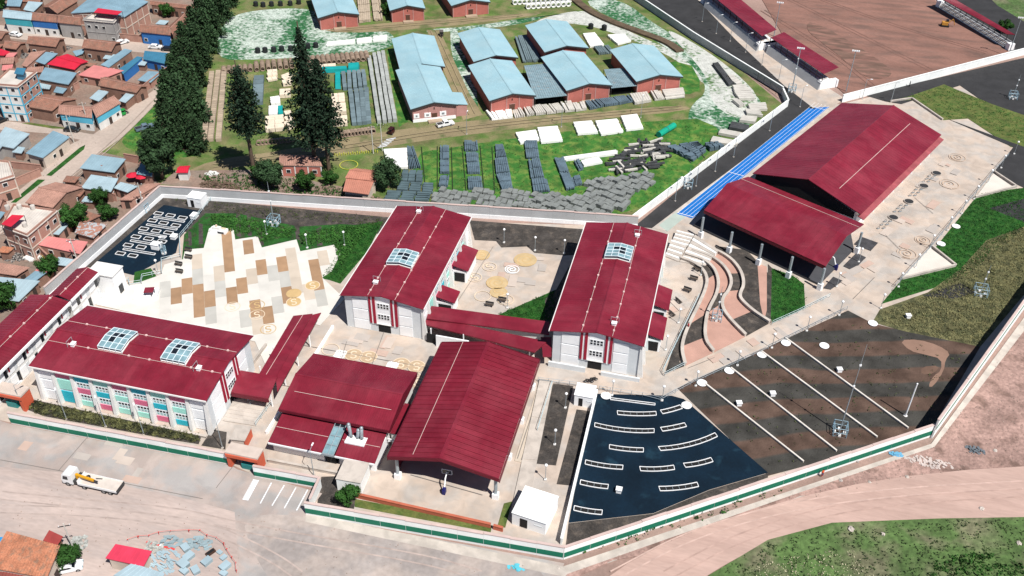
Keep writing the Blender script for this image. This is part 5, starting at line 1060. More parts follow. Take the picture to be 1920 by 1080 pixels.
for s, q in (('left of two, above the grey block field', t6((1100, 200), (1255, 208), (1250, 300), (1080, 295))), ('middle one', t6((1075, 300), (1335, 310), (1330, 380), (1050, 360))), ('lowest, at the boundary wall', t6((985, 365), (1320, 385), (1300, 435), (945, 445)))): stack('slate blue sheet stack by the terracotta cottage, '+s, q, .8, 4, sheetd, 2, name='sheet_stack', rows=3, group='sheet stacks', jit=.1)
for s, q, n in (('larger dark blue beam pile by the white yard wall', t7((1150, 45), (1400, 10), (1450, 60), (1355, 140)), 10), ('smaller dark blue beam pile by the white yard wall', t7((1440, 20), (1540, 10), (1590, 40), (1480, 60)), 5)): stack(s, q, 1.3, n, poleb, 3, rows=3, jit=.12)
# field of single grey blocks, each one lying free
bp = []
for pol in (t7((555, 280), (800, 252), (1050, 222), (1082, 290), (950, 372), (860, 480), (700, 555), (390, 550), (150, 515), (150, 385), (560, 382)), t6((1345, 362), (1900, 352), (2050, 365), (2080, 505), (1430, 478), (1335, 440))):
    w_ = ats(pol); pw = [(p.x, p.y) for p in w_]; xs = [p[0] for p in pw]; ys = [p[1] for p in pw]; d1 = Vector((.93, -.37, 0)) if pol[0][0] > 1000 else Vector((1, -.05, 0)); d2 = Vector((-d1.y, d1.x, 0)); c = Vector((sum(xs)/len(xs), sum(ys)/len(ys), 0))
    for i in range(-26, 27):
        for j in range(-26, 27):
            p = c+d1*(i*1.5+sr.uniform(-.12, .12)+(j % 2)*.4)+d2*(j*2.55+sr.uniform(-.2, .2))
            if inpoly(p.x, p.y, pw) and sr.random() < .95: bp.append((p, math.atan2(d1.y, d1.x)+sr.uniform(-.16, .16)))
bp.sort(key=lambda t: t[0].length); print('blocks', len(bp))
blk = []
for v in range(3):
    o = MB().box((0, 0, .45+.1*v), (1.22+.08*v, 2.35-.2*v, .8+.15*v)).add([], []); b = MB(); b.v = o.v; b.f = o.f; b.box((0, .3, .86+.15*v), (1.0, 1.4, .12)); blk.append(b)
meshes = []
for i, (p, rz) in enumerate(bp[:300]):
    v = sr.randrange(3)
    while len(meshes) <= v: o = blk[len(meshes)].build('concrete_block', poleg); meshes.append(o.data); bpy.data.objects.remove(o)
    o = bpy.data.objects.new('concrete_block', meshes[v]); COL.objects.link(o); o.location = p; o.rotation_euler = (0, 0, rz); o.scale = (1, 1, sr.uniform(.7, 1.25)); tag(o, 'weathered grey concrete block lying in the dense block field behind the boundary wall', 'concrete block', 'grey concrete blocks in the yard')
if len(bp) > 300:
    mb = MB()
    for p, rz in bp[300:]: mb.box(p+Vector((0, 0, .5)), (1.4, 1.6, 1.0), rz)
    stuff(tag(mb.build('concrete_block', poleg), 'farther grey concrete blocks of the dense block field', 'concrete block'))
# tumbled dark beams
pol = ats(t7((715, 155), (900, 25), (1000, -20), (1160, 0), (1165, 100), (1095, 190), (930, 205), (800, 240))); pw = [(p.x, p.y) for p in pol]
for i, (x, y) in enumerate(scatter(pw, 95, 4)):
    o = MB().box((0, 0, 0), (sr.uniform(1.8, 4.2), .55, .5)); o.box((0, 0, .28), (1.2, .3, .1)); o = o.build('dark_beam', poled if i % 4 else polep); o.location = (x, y, .35+sr.random()*.9); o.rotation_euler = (sr.uniform(-.1, .1), sr.uniform(-.1, .1), .45+sr.uniform(-.25, .25)+(1.57 if i % 5 == 0 else 0)); tag(o, 'charcoal concrete beam in the tumbled heap on the yard lawn', 'beam', 'tumbled dark beams')
# rings, bars and pallets of the pipe yard
rg0 = MB().ring((0, 0, .75), (0, 1, 0), .58, .78, .85, 12).build('concrete_ring', mat('brown_ring', (.27, .20, .15), .9, .15, .8, rand=.2)); rgm = rg0.data; bpy.data.objects.remove(rg0)
def rings(label, a, b, n, depth, nd, group):
    A, B = at(*a), at(*b); d = (B-A).normalized(); nrm = Vector((-d.y, d.x, 0)) if (Vector((-d.y, d.x, 0))).y > 0 else Vector((d.y, -d.x, 0))
    for i in range(n):
        for j in range(nd):
            o = bpy.data.objects.new('concrete_ring', rgm); COL.objects.link(o); o.location = A.lerp(B, i/(n-1))+nrm*(j*depth); o.rotation_euler = (0, 0, math.atan2(d.y, d.x)+sr.uniform(-.05, .05)); tag(o, label, 'concrete ring', group)
rings('brown concrete ring in the rows left of the tallest pine top', (482, 134), (548, 128), 7, 1.15, 5, 'rings left of the pine'); rings('brown concrete ring in the rows right of the tallest pine top', (580, 124), (690, 114), 13, 1.15, 5, 'rings right of the pine'); rings('brown concrete ring in the rows beside the long tree row', (420, 138), (470, 134), 6, 1.15, 3, 'rings by the tree row'); rings('small ring in the low row beside the olive track', (486, 272), (548, 266), 10, 1.0, 1, 'small rings by the track'); rings('small ring in the low row right of the pines beside the olive track', (610, 262), (700, 250), 15, 1.0, 2, 'small rings right of the pines')
cb0 = MB().box((0, 0, .5), (1.5, 1.15, .95)); cb0.box((0, 0, 1.0), (1.2, .9, .12)); cb0 = cb0.build('concrete_segment', mat('tan_segment', (.36, .29, .22), .9, .12, .8, rand=.15)); cbm = cb0.data; bpy.data.objects.remove(cb0)
for c_, (a, b) in enumerate((((398, 140), (383, 268)), ((410, 138), (395, 268)), ((421, 136), (410, 268)))):
    A, B = at(*a), at(*b); n = int((A-B).length/1.25)
    for i in range(n):
        o = bpy.data.objects.new('concrete_segment', cbm); COL.objects.link(o); o.location = A.lerp(B, i/n); o.rotation_euler = (0, 0, math.atan2((B-A).y, (B-A).x)+math.pi/2+sr.uniform(-.06, .06)); tag(o, 'tan concrete segment in the %s long row beside the dark tree row' % ('left', 'middle', 'right')[c_], 'concrete segment', 'tan segment rows')
def barrow(label, a, b, w_, n, m, h=1.2):
    A, B = at(*a), at(*b); d = B-A; r = thing('block_row', label, 'block row', (A+B)/2, 'long block rows')
    for i in range(n):
        c = A.lerp(B, (i+.5)/n); MB().box(c+Vector((sr.uniform(-.06, .06), 0, h/2)), (d.length/n*.96, w_, h+sr.uniform(-.08, .08)), u=d).build('block', m, r)
gb = mat('light_grey_block', (.34, .36, .35), .85, .12, .6, rand=.1); bb_ = mat('slate_block', (.13, .18, .20), .85, .15, .6, rand=.15)
for i, (a, b) in enumerate((((850, 440), (925, 930)), ((888, 418), (968, 928)), ((922, 410), (1008, 922)), ((952, 402), (1045, 918)))): barrow('long pale grey block row, %s of four beside the lawn strip' % ('first', 'second', 'third', 'fourth')[i], t2(a)[0], t2(b)[0], 1.15, 15, gb)
for i, (a, b) in enumerate((((710, 692), (738, 945)), ((752, 688), (780, 942)), ((792, 684), (815, 938)), ((828, 680), (850, 932)))): barrow('slate block row, %s of four in the near group' % ('first', 'second', 'third', 'fourth')[i], t2(a)[0], t2(b)[0], 1.35, 7, bb_)
for i, (a, b) in enumerate((((658, 560), (668, 680)), ((700, 552), (706, 680)), ((736, 550), (746, 680)), ((772, 548), (786, 672)), ((806, 545), (822, 662)))): barrow('slate block row, %s of five in the far group' % ('first', 'second', 'third', 'fourth', 'fifth')[i], t2(a)[0], t2(b)[0], 1.2, 4, bb_)
for i, q in enumerate((((0, 590), (55, 580), (40, 800), (0, 800)),)): barrow('slate block row half hidden behind the left pine', t2((25, 590))[0], t2((15, 790))[0], 3.0, 6, bb_)
tealm = mat('teal_tarp', (.01, .30, .30), .5, .1, .6)
cp = [('farthest left', ((90, 550), (165, 545), (155, 605), (85, 620)), polec), ('second left', ((205, 575), (262, 550), (262, 650), (200, 655)), polec), ('behind the pine trunk', ((180, 695), (265, 690), (262, 735), (180, 740)), polec), ('beside the pine, upper', ((110, 755), (180, 745), (185, 795), (115, 805)), polew), ('beside the pine, lower', ((100, 822), (170, 815), (165, 880), (98, 885)), polew), ('largest, at the lower left', ((78, 900), (212, 885), (218, 985), (72, 1000)), polec), ('right of the largest', ((220, 860), (270, 855), (275, 960), (222, 985)), polec),
      ('cream one under teal tarps', ((480, 500), (600, 490), (602, 520), (482, 528)), polec), ('top of three right of the pine', ((568, 730), (665, 722), (672, 790), (570, 798)), polec), ('middle of three right of the pine', ((568, 805), (675, 798), (682, 862), (570, 868)), polec), ('bottom of three right of the pine', ((568, 885), (685, 875), (690, 950), (578, 955)), polec), ('left of the tall pine, small', ((385, 540), (470, 530), (470, 560), (390, 565)), polec)]
for s, q, m in cp: stack('timber pallet stack in the pipe yard, '+s, t2(*q), 1.2, 3, m, 2, name='pallet_stack', cat='pallet stack', gap=.05, rows=2, group='pallet stacks', jit=.02)
for s, q in (('long strip by the slate rows', ((485, 528), (690, 520), (690, 545), (488, 552))), ('rounded one on the right', ((690, 498), (778, 492), (775, 535), (690, 545))), ('upright one below the strip', ((595, 560), (635, 558), (638, 672), (595, 672))), ('small one left of the pine', ((165, 820), (205, 815), (208, 878), (170, 880)))):
    Q = ats(t2(*q)); c = sum(Q, Vector())/4; r = thing('tarp_pile', 'teal tarp covered pile in the pipe yard, '+s, 'tarp pile', c); MB().hexa(Q, [a.lerp(c, .12)+Vector((0, 0, 1.3)) for a in Q]).build('tarp', tealm, r); MB().prism([a.lerp(c, -.03) for a in Q], 0, .15).build('base', poled, r)
r = thing('green_tank', 'long green fabric tank lying on the lawn beside dark beams', 'tank', at(1250, 246)); A, B = at(*t3((1100, 1010))[0], .9), at(*t3((1215, 940))[0], .9); MB().tube(A, B, .9, 12).build('body', mat('tank_green', (.01, .30, .20), .4), r, False); MB().tube(A.lerp(B, .5), A.lerp(B, .52), .93, 12).build('strap', poled, r)
# black drums in two rows at the far left of the yard
d0 = proto('black_drum', '', 'drum', 'black drums on the gravel'); MB().tube((0, 0, 0), (0, 0, 1.5), .85, 12).build('body', mat('black_plastic', (.018, .02, .022), .5), d0); MB().tube((0, 0, 1.5), (0, 0, 1.75), .5, 10).build('neck', darksteel, d0); pl = Placer(d0)
for x, y in ((0, 45), (55, 50), (118, 45), (185, 42), (258, 40), (322, 30)): pl(at(*t2((x, y))[0]), 0, 'black drum in the far row on the mottled gravel')
for x, y in ((15, 395), (70, 392), (135, 388), (195, 382), (262, 380), (390, 360), (450, 355)): pl(at(*t2((x, y))[0]), 0, 'black drum in the near row behind the ring rows')
for x, y in ((1590, 215), (1690, 225)): pl(at(*t3((x-1000, y))[0]), 0, 'dark drum on the grass behind the third warehouse', 1.1)
w0 = MB().ring((0, 0, .9), (0, 1, 0), .7, .95, 1.6, 12).build('white_pipe', polew); wm = w0.data; bpy.data.objects.remove(w0)
for row, (a, b, n) in enumerate((((965, 8), (1070, 2), 13), ((990, 16), (1065, 11), 9))):
    for i in range(n): o = bpy.data.objects.new('white_pipe', wm); COL.objects.link(o); o.location = at(a[0]+(b[0]-a[0])*i/(n-1), a[1]+(b[1]-a[1])*i/(n-1)); o.rotation_euler = (0, 0, .5); tag(o, 'white concrete pipe in the %s row at the top edge' % ('far', 'near')[row], 'pipe', 'white pipes at the top edge')
for s, q in (('left', ((760, 0), (850, -10), (862, 170), (775, 178))), ('right', ((865, 0), (930, -10), (952, 160), (885, 165)))): stack('tan pole stack %s of two between the top edge warehouses' % s, [t2(*q)[k] for k in (0, 3, 2, 1)], 1.0, 6, mat('tan_pole', (.40, .33, .25), .9, .15, .8), 2, rows=3)
for s, q in (('left', ((20, 290), (75, 280), (150, 470), (80, 480))), ('right', ((80, 285), (135, 275), (215, 465), (155, 475)))): stack('striped blue grey beam stack %s of two behind the lean-to' % s, [t3(*q)[k] for k in (0, 3, 2, 1)], 1.0, 5, bb_, 2)
stack('striped beam stack behind the ribbed lean-to', [t3(*((610, 365), (720, 355), (765, 405), (650, 415)))[k] for k in (0, 3, 2, 1)], .9, 7, bb_, 2)
# earth bund behind the warehouses
mb = MB(); ln = smooth(ats([(1065, -10), (1100, 20), (1140, 40), (1200, 62), (1250, 80), (1275, 98)]))
struct(mb.strip(ln, 3.0, 0, .7).build('earth_bund', mat('bund_soil', (.12, .085, .055), .95, .3, .4, bump=.3)))
# ------------------------------------------------------------------ town houses
tile = mat('brown_clay_tile', (.255, .125, .09), .9, .16, .5, col2=(.20, .12, .09), thr=(.45, .65), fine=.2, fscale=4); tilepale = mat('pale_clay_tile', (.33, .185, .145), .9, .14, .5, fine=.2, fscale=4); tileor = mat('orange_clay_tile', (.40, .165, .095), .9, .2, .7, col2=(.27, .15, .10), thr=(.5, .66), fine=.22, fscale=4)
tinblue = mat('steel_blue_tin', (.19, .30, .37), .5, .14, .3, fine=.06); tinpale = mat('pale_tin', (.32, .42, .47), .5, .12, .3, fine=.05); tindeep = mat('deep_blue_tin', (.045, .17, .27), .5, .12, .3); tinrust = mat('rust_patched_tin', (.24, .35, .41), .55, .12, .3, col2=(.25, .12, .09), thr=(.66, .7))
redroof = mat('bright_red_sheet', (.52, .02, .045), .5, .1, .4); pinkroof = mat('salmon_roof', (.55, .20, .19), .7, .1, .4); concroof = mat('cement_roof', (.52, .48, .44), .9, .16, .3, fine=.1)
mud = mat('mud_brick', (.24, .14, .105), .95, .15, .5, fine=.12, fscale=4); brickw = mat('pink_brick', (.38, .215, .17), .9, .12, .5, fine=.1, fscale=4); cream_w = mat('cream_plaster', (.55, .47, .40), .85, .1, .5); whitew = mat('white_plaster', (.66, .66, .64), .8, .1, .5); bluew = mat('blue_wall', (.03, .15, .42), .7, .1, .5); turq = mat('turquoise_wall', (.05, .34, .40), .7, .1, .5); skyw = mat('sky_wall', (.10, .42, .58), .7, .08, .5); terraw = mat('terracotta_plaster', (.42, .15, .12), .85, .1, .5); greyw = mat('grey_plaster', (.33, .32, .31), .9, .12, .5)
hr = random.Random(21)
def house(label, q, h, kind, rm, wm, rise=1.1, ribs=.55, wins=True, upper=None, cat='house', name='town_house', frame=None, inset=.35, front=None):
    BL, BR, FR_, FL_ = ats(q, h); c = (BL+BR+FR_+FL_)/4; root = thing(name, label, cat, (c.x, c.y, 0), 'houses of the town' if cat == 'house' else None); up = Vector((0, 0, 1)); th = up*.16
    cs = [BL, BR, FR_, FL_]; ins = [p+(c-p)*min(.3, inset*1.4/max(1., (p-c).length)) for p in cs]
    if kind == 'gx': r0, r1 = (FL_+BL)/2+up*rise, (FR_+BR)/2+up*rise; planes = [[FL_, FR_, r1, r0], [r0, r1, BR, BL]]
    elif kind == 'gy': r0, r1 = (FL_+FR_)/2+up*rise, (BL+BR)/2+up*rise; planes = [[BL, FL_, r0, r1], [r1, r0, FR_, BR]]
    elif kind == 'mono': planes = [[FL_, FR_, BR+up*rise*.5, BL+up*rise*.5]]
    else: planes = [[FL_, FR_, BR, BL]]
    w = MB(); n4 = [Vector((p.x, p.y, 0)) for p in ins]; tp = [Vector((p.x, p.y, h-.12)) for p in ins]
    if kind == 'mono': tp[0] += up*rise*.4; tp[1] += up*rise*.4
    w.hexa([n4[3], n4[2], n4[1], n4[0]], [tp[3], tp[2], tp[1], tp[0]])
    if kind in ('gx', 'gy'):
        e0, e1_ = r0.lerp(c, .06)-up*.3, r1.lerp(c, .06)-up*.3
        if kind == 'gx': w.add([tp[3], tp[0], e0, tp[2], tp[1], e1_], [(0, 1, 2), (3, 5, 4)])
        else: w.add([tp[3], tp[2], e0, tp[0], tp[1], e1_], [(0, 2, 1), (3, 4, 5)])
    w.build('wall', wm, root)
    rb = MB()
    for pl_ in planes:
        rb.hexa([p-th for p in pl_], pl_)
        if ribs:
            n = int((pl_[1]-pl_[0]).length/ribs)
            for i in range(1, n): a, b = pl_[0].lerp(pl_[1], i/n), pl_[3].lerp(pl_[2], i/n); rb.tube(a, b, .09 if ribs < .7 else .05, 4, cap=False)
    ro = rb.build('roof', rm, root)
    if kind in ('gx', 'gy'): MB().tube(r0+up*.02, r1+up*.02, .2, 6).build('ridge_tiles', tilepale if rm in (tile, tilepale, tileor) else rm, ro)
    if kind == 'flat':
        for a, b in zip(ins, ins[1:]+ins[:1]): d = b-a; MB().box((a+b)/2+up*.25, (d.length, .2, .5), u=d).build('parapet', wm, ro)
    edges = [(n4[3], n4[2]), (n4[2], n4[1]), (n4[0], n4[3])]
    for ei, (a, b) in enumerate(edges):
        d = b-a; L = d.length; d.normalize(); nr = Vector((d.y, -d.x, 0))
        if nr.dot(-(a+b)/2) < 0: continue
        st = max(1, int(h/2.7))
        if front is not None and ei == 0: MB().box((a+b)/2+nr*.02+up*(h/2), (L, .04, h-.05), u=d).build('front_face', front, root)
        if frame is not None:
            for k in range(int(L/3.2)+1): p = a+d*(L*k/max(1, int(L/3.2))); MB().box(p+nr*.04+up*(h/2), (.3, .12, h-.3), u=d).build('concrete_frame', frame, root)
            for s in range(1, st+1): MB().box((a+b)/2+nr*.045+up*(h*s/st-.25), (L, .12, .28), u=d).build('concrete_frame', frame, root)
        if wins:
            n = int(L/2.6)
            for s in range(st):
                for k in range(n):
                    if hr.random() < .25: continue
                    p = a+d*(L*(k+.5)/n)+nr*.03; z = h/st*s+1.1
                    if s == 0 and k == n//2: MB().box(p+up*1.05, (1.1, .1, 2.1), u=d).build('door', mat('dark_door', (.05, .035, .03), .7), root); continue
                    o = MB().box(p+up*(z+.45), (1.25, .1, 1.1), u=d).build('window', whitew, root); MB().box(p+nr*.06+up*(z+.45), (1.0, .04, .85), u=d).build('pane', glassd, o)
        if upper is not None: MB().box((a+b)/2+nr*.02+up*(h*.74), (L-.05, .06, h*.45), u=d).build('painted_band', upper, root)
    return root, cs
J = lambda *p: t1(*p)
house('turquoise walled house with pale teal tin roof on the upper street', J((45, 72), (262, 98), (235, 150), (18, 128)), 5.2, 'gx', tinpale, whitew, upper=turq)
house('long brown tiled house with blue upper wall on the upper street', J((250, 92), (440, 112), (425, 168), (225, 148)), 5.2, 'gx', tile, whitew, upper=bluew); house('brown tiled grey walled house next to the three storey facade', J((445, 112), (615, 135), (608, 188), (430, 168)), 5.2, 'gx', tile, greyw)
house('large hall with steel blue roof and brick flank panels behind the street', J((740, -70), (1112, 12), (932, 128), (530, 98)), 7.6, 'gy', tinblue, brickw, 1.2, .9, False, frame=cream_w)
r_, _c = house('grey three storey house with open terrace under a bright red roof', J((735, 80), (915, 100), (855, 172), (618, 150)), 7.4, 'flat', concroof, greyw, frame=greyw)
Q = ats(J((735, 60), (915, 85), (880, 110), (703, 92)), 9.6); slab3([Q[3], Q[2], Q[1], Q[0]], .15).build('terrace_roof', redroof, r_)
for p in Q: MB().tube(Vector((p.x, p.y, 7.4)), p, .08, 5).build('terrace_post', darksteel, r_)
house('brown tiled house with deep blue front wall at the street end', J((1060, 182), (1275, 190), (1280, 264), (1045, 238)), 4.2, 'gx', tile, bluew); house('narrow brown tiled wing running back beside the dark trees', J((1395, 80), (1452, 88), (1292, 258), (1268, 196)), 4.2, 'gy', tile, mud, .7)
house('brown tiled house at the top edge left of the steel blue hall', J((420, -10), (585, 5), (430, 102), (318, 52)), 5, 'gy', tile, mud); house('small blue tin roof house in the top left corner', J((60, 10), (175, 5), (150, 48), (50, 42)), 4, 'mono', tinblue, mud); house('steel roofed shed behind the turquoise house', J((215, 20), (325, 30), (250, 88), (175, 72)), 4, 'mono', tinpale, mud); house('long brown tiled row along the top edge', J((1130, 5), (1460, 45), (1455, 70), (1125, 35)), 3.6, 'gx', tile, mud, .6); house('brown tiled house in the far top left corner', J((170, -20), (330, -5), (300, 20), (140, 10)), 4, 'gx', tile, mud)
house('brown tiled gable house with dark open front below the street, left one', J((240, 270), (490, 288), (418, 352), (198, 325)), 4.0, 'gx', tile, mud); house('brown tiled gable house with dark open front below the street, right one', J((660, 290), (912, 316), (835, 386), (612, 356)), 4.2, 'gx', tile, mud)
house('long narrow steel blue shed behind the red roof', J((935, 368), (992, 382), (815, 506), (755, 485)), 3.4, 'mono', tinblue, mud, .4, .8); house('deep blue roofed shed nearest the dark tree row', J((1085, 385), (1302, 405), (1245, 480), (1072, 442)), 3.2, 'mono', tindeep, bluew, .4, .8); house('narrow dark blue shed between steel shed and blue roof', J((1030, 425), (1072, 432), (922, 556), (895, 515)), 3.0, 'mono', tindeep, bluew, .3, .8, False)
house('house under a bright red sheet roof in the town', J((505, 403), (662, 460), (558, 522), (352, 480)), 3.6, 'gx', redroof, brickw, .6, .8); house('small steel blue roof left of the bright red roof', J((345, 393), (435, 405), (335, 482), (265, 460)), 3.2, 'mono', tinblue, mud, .4, .8); house('salmon pink flat roofed house in the town centre', J((705, 490), (930, 530), (762, 592), (585, 562)), 3.0, 'mono', pinkroof, brickw, .2, 0)
house('steel blue roofed house with dark open underside beside the apartment block', J((338, 510), (578, 552), (512, 634), (285, 592)), 4.0, 'mono', tinblue, mud, .5, .8); house('brown tiled house with dark veranda at the dirt street', J((790, 575), (1108, 648), (1022, 696), (735, 640)), 3.6, 'gx', tile, mud, 1.0); house('brown tiled hipped house right of the apartment block', J((335, 705), (578, 742), (390, 832), (205, 800)), 3.8, 'gx', tile, mud, 1.2)
house('pale tiled corner house with white and blue walls, left wing', J((465, 785), (705, 800), (690, 884), (435, 852)), 4.4, 'gx', tilepale, whitew, 1.2, upper=skyw); house('pale tiled corner house with white and blue walls, street wing', J((825, 728), (905, 770), (722, 882), (672, 800)), 4.4, 'gy', tilepale, whitew, 1.2, upper=skyw)
house('blue and white four storey apartment block with bare brick flank', J((70, 520), (282, 540), (135, 655), (-60, 640)), 11, 'flat', concroof, brickw, 0, 0, True, frame=skyw, front=whitew); house('small deep blue roof cabin on top of the apartment block corner', J((125, 510), (195, 515), (175, 560), (105, 550)), 13, 'mono', tindeep, tindeep, .3, 0, False)
house('pale tin shed at the crossing in the left edge', J((40, 955), (225, 1008), (100, 1112), (-60, 1080)), 3.5, 'mono', tinpale, greyw, .4, .8); house('pale tin roofed long shed beside the crossing', [(100, 246), (131, 258), (80, 296), (48, 287)], 3.4, 'mono', tinblue, cream_w, .4, .8); house('pink walled two storey house with blue windows on the left edge', [(-15, 300), (18, 303), (28, 332), (-15, 345)], 6, 'flat', concroof, brickw, frame=cream_w); house('cement roofed house below the pale tin shed at the left edge', [(-30, 262), (10, 268), (-5, 285), (-40, 280)], 3.4, 'mono', tinpale, greyw, .4, .8)
K5 = lambda *p: t5(*p)
house('rust patched tin roof shed beside the straight dirt street', K5((690, 82), (945, 118), (858, 214), (598, 180)), 3.6, 'mono', tinrust, mud, .5, .8); house('pale tin roof shed second from the dirt street bend', K5((685, 235), (888, 265), (832, 358), (608, 328)), 3.4, 'mono', tinpale, mud, .5, .8); house('small pale tin lean-to next to the tiled strip', K5((905, 288), (1035, 318), (955, 362), (850, 328)), 2.8, 'mono', tinpale, brickw, .3, .8)
house('brown tiled hipped house beside the dirt street near the boundary wall', K5((415, 285), (622, 325), (395, 478), (188, 440)), 3.8, 'gx', tilepale, mud, 1.4); r_, _c = house('two storey pink brick house with white cement roof terrace', K5((100, 455), (435, 500), (205, 694), (0, 620)), 7, 'flat', concroof, brickw, frame=cream_w)
Q = ats(K5((90, 530), (180, 535), (80, 620), (10, 600)), 9); slab3([Q[3], Q[2], Q[1], Q[0]], .12).build('red_awning', redroof, r_)
for p in Q: MB().tube(Vector((p.x, p.y, 7)), p, .07, 5).build('awning_post', darksteel, r_)
for x, y in ((190, 620), (60, 490), (150, 485), (250, 490)): p = at(*K5((x, y))[0], 7.0); MB().tube(p, p+Vector((0, 0, 1.1)), .55, 10).build('roof_tank', concroof, r_)
house('long salmon roofed annex at the boundary wall', K5((330, 690), (660, 735), (600, 824), (225, 742)), 3.0, 'mono', pinkroof, brickw, .2, .9); house('tiled shed in the courtyard behind the round tree', K5((460, 540), (610, 495), (755, 535), (640, 590)), 3.0, 'mono', tile, mud, .4); house('tiled strip roof along the grey boundary wall', K5((1090, 302), (1212, 296), (985, 420), (885, 420)), 2.8, 'mono', tilepale, brickw, .3); house('blue tin shed beside the dense tree', K5((1060, 138), (1150, 160), (1140, 242), (1022, 222)), 3.0, 'mono', tinblue, brickw, .4, .8)
house('tin and tile cluttered yard house by the boundary wall, orange striped', K5((600, 580), (805, 605), (700, 705), (560, 665)), 2.6, 'mono', mat('patched_roof', (.33, .17, .13), .8, .2, .6, col2=(.36, .38, .40), thr=(.5, .55)), brickw, .3, .6); house('tin roof left of the round town tree', K5((470, 570), (540, 580), (440, 680), (365, 670)), 2.6, 'mono', tinpale, brickw, .3, .8)
house('brown tiled roof in the lower left corner of the town', K5((0, 895), (225, 932), (120, 988), (-60, 960)), 3.0, 'mono', tilepale, mud, .5); house('salmon roofed hut beside corridor wing', K5((310, 900), (402, 906), (350, 962), (262, 950)), 2.8, 'mono', pinkroof, brickw, .3, 0); house('dark tin hut beside the salmon roofed hut', K5((265, 955), (355, 962), (260, 1030), (180, 1015)), 2.6, 'mono', tinblue, mud, .3, .8); house('pale patched tin roof below the lower left town corner', K5((0, 1000), (300, 1030), (140, 1180), (-80, 1150)), 2.8, 'mono', tinpale, mud, .3, .8); house('tiled house on the left edge above the pink brick house', K5((-40, 395), (60, 420), (0, 470), (-80, 460)), 3.4, 'gx', tilepale, brickw)
for lab, q in (('left edge tiled house below the upper street', ((-60, 222), (75, 240), (10, 292), (-90, 285))), ('mud walled shed beside the left edge red roof', ((60, 300), (200, 320), (120, 370), (20, 355)))): house(lab, J(*q), 3.4, 'gx', tile, mud, .8)
house('small red roof on the left edge of the town', J((-20, 360), (75, 390), (30, 415), (-40, 412)), 3.0, 'mono', redroof, brickw, .2, .8); house('small pink roof beside the left edge red roof', J((55, 398), (132, 395), (100, 425), (40, 428)), 2.8, 'mono', pinkroof, brickw, .2, .8); house('steel roofed kitchen between tiled houses', J((545, 385), (640, 365), (620, 400), (570, 420)), 2.8, 'mono', tinblue, mud, .2, .8); house('pale tin porch before the dark veranda house', J((740, 675), (815, 690), (740, 760), (670, 735)), 2.6, 'mono', tinpale, mud, .2, .8); house('pale tin porch beside the street wing corner', J((945, 700), (1012, 708), (940, 770), (890, 755)), 2.6, 'mono', tinpale, mud, .2, .8); house('blue striped sheet roof in the walled green yard', J((1110, 535), (1218, 540), (1130, 618), (1030, 600)), 2.2, 'mono', tinblue, brickw, .1, .5, False); house('teal pale roof in the walled garden by the blue front house', J((1200, 150), (1268, 158), (1235, 185), (1165, 178)), 2.6, 'mono', tinpale, mud, .2, .8, False)
house('mud brick tiled house between town roofs on the left', J((205, 510), (330, 500), (320, 540), (190, 545)), 3.2, 'mono', tilepale, mud, .3); house('tiled roof behind small steel blue roof on the left', J((230, 395), (345, 380), (200, 500), (160, 490)), 3.2, 'mono', tilepale, brickw, .3)
for lab, q, h, rm, wm in (('tiny tiled lean-to left of the apartment block', J((10, 440), (110, 430), (100, 475), (0, 480)), 2.8, tilepale, mud), ('tiny salmon roof above the apartment block', J((20, 492), (100, 486), (90, 520), (10, 525)), 2.8, pinkroof, brickw), ('small tin shelter below the steel blue roof', J((300, 620), (390, 632), (370, 668), (300, 660)), 2.4, tinpale, mud), ('narrow tin lean-to in the earthen court', J((430, 640), (520, 650), (470, 700), (400, 690)), 2.3, tinblue, mud), ('small tin hut beside the right tiled gable house', J((800, 405), (870, 412), (830, 445), (770, 438)), 2.5, tinpale, mud),
        ('brown tiled lean-to behind the salmon house', J((655, 470), (730, 478), (700, 500), (630, 492)), 2.6, tile, mud), ('grey tin hut in the walled green yard', J((1040, 455), (1110, 460), (1085, 490), (1020, 484)), 2.2, tinpale, mud), ('tiled outhouse in the brick courtyard', K5((555, 330), (640, 350), (600, 395), (520, 375)), 2.6, tile, mud), ('tin outhouse in the brick courtyard beside the small tree', K5((640, 395), (720, 400), (690, 435), (610, 430)), 2.4, tinpale, mud), ('small tin roof between annex and corridor wing', K5((440, 850), (560, 870), (500, 915), (400, 900)), 2.5, tinpale, mud), ('orange tiled hut in the earthen town yard', K5((20, 770), (110, 780), (60, 815), (-20, 810)), 2.6, tileor, mud),
        ('grey tin hut on the left edge by the pink brick house', K5((-40, 500), (40, 515), (0, 560), (-60, 550)), 2.8, tinblue, mud), ('tiled hut behind the rust patched shed', K5((500, 240), (600, 250), (560, 290), (470, 280)), 2.6, tile, mud), ('tin hut by the crossing behind the pale sheds', K5((120, 20), (190, 30), (160, 70), (90, 60)), 2.5, tinpale, mud), ('tiled roof at the left edge under the street', J((-40, 330), (30, 335), (0, 355), (-60, 352)), 3.0, tile, mud)): house(lab, q, h, 'mono', rm, wm, .3, .6, False)
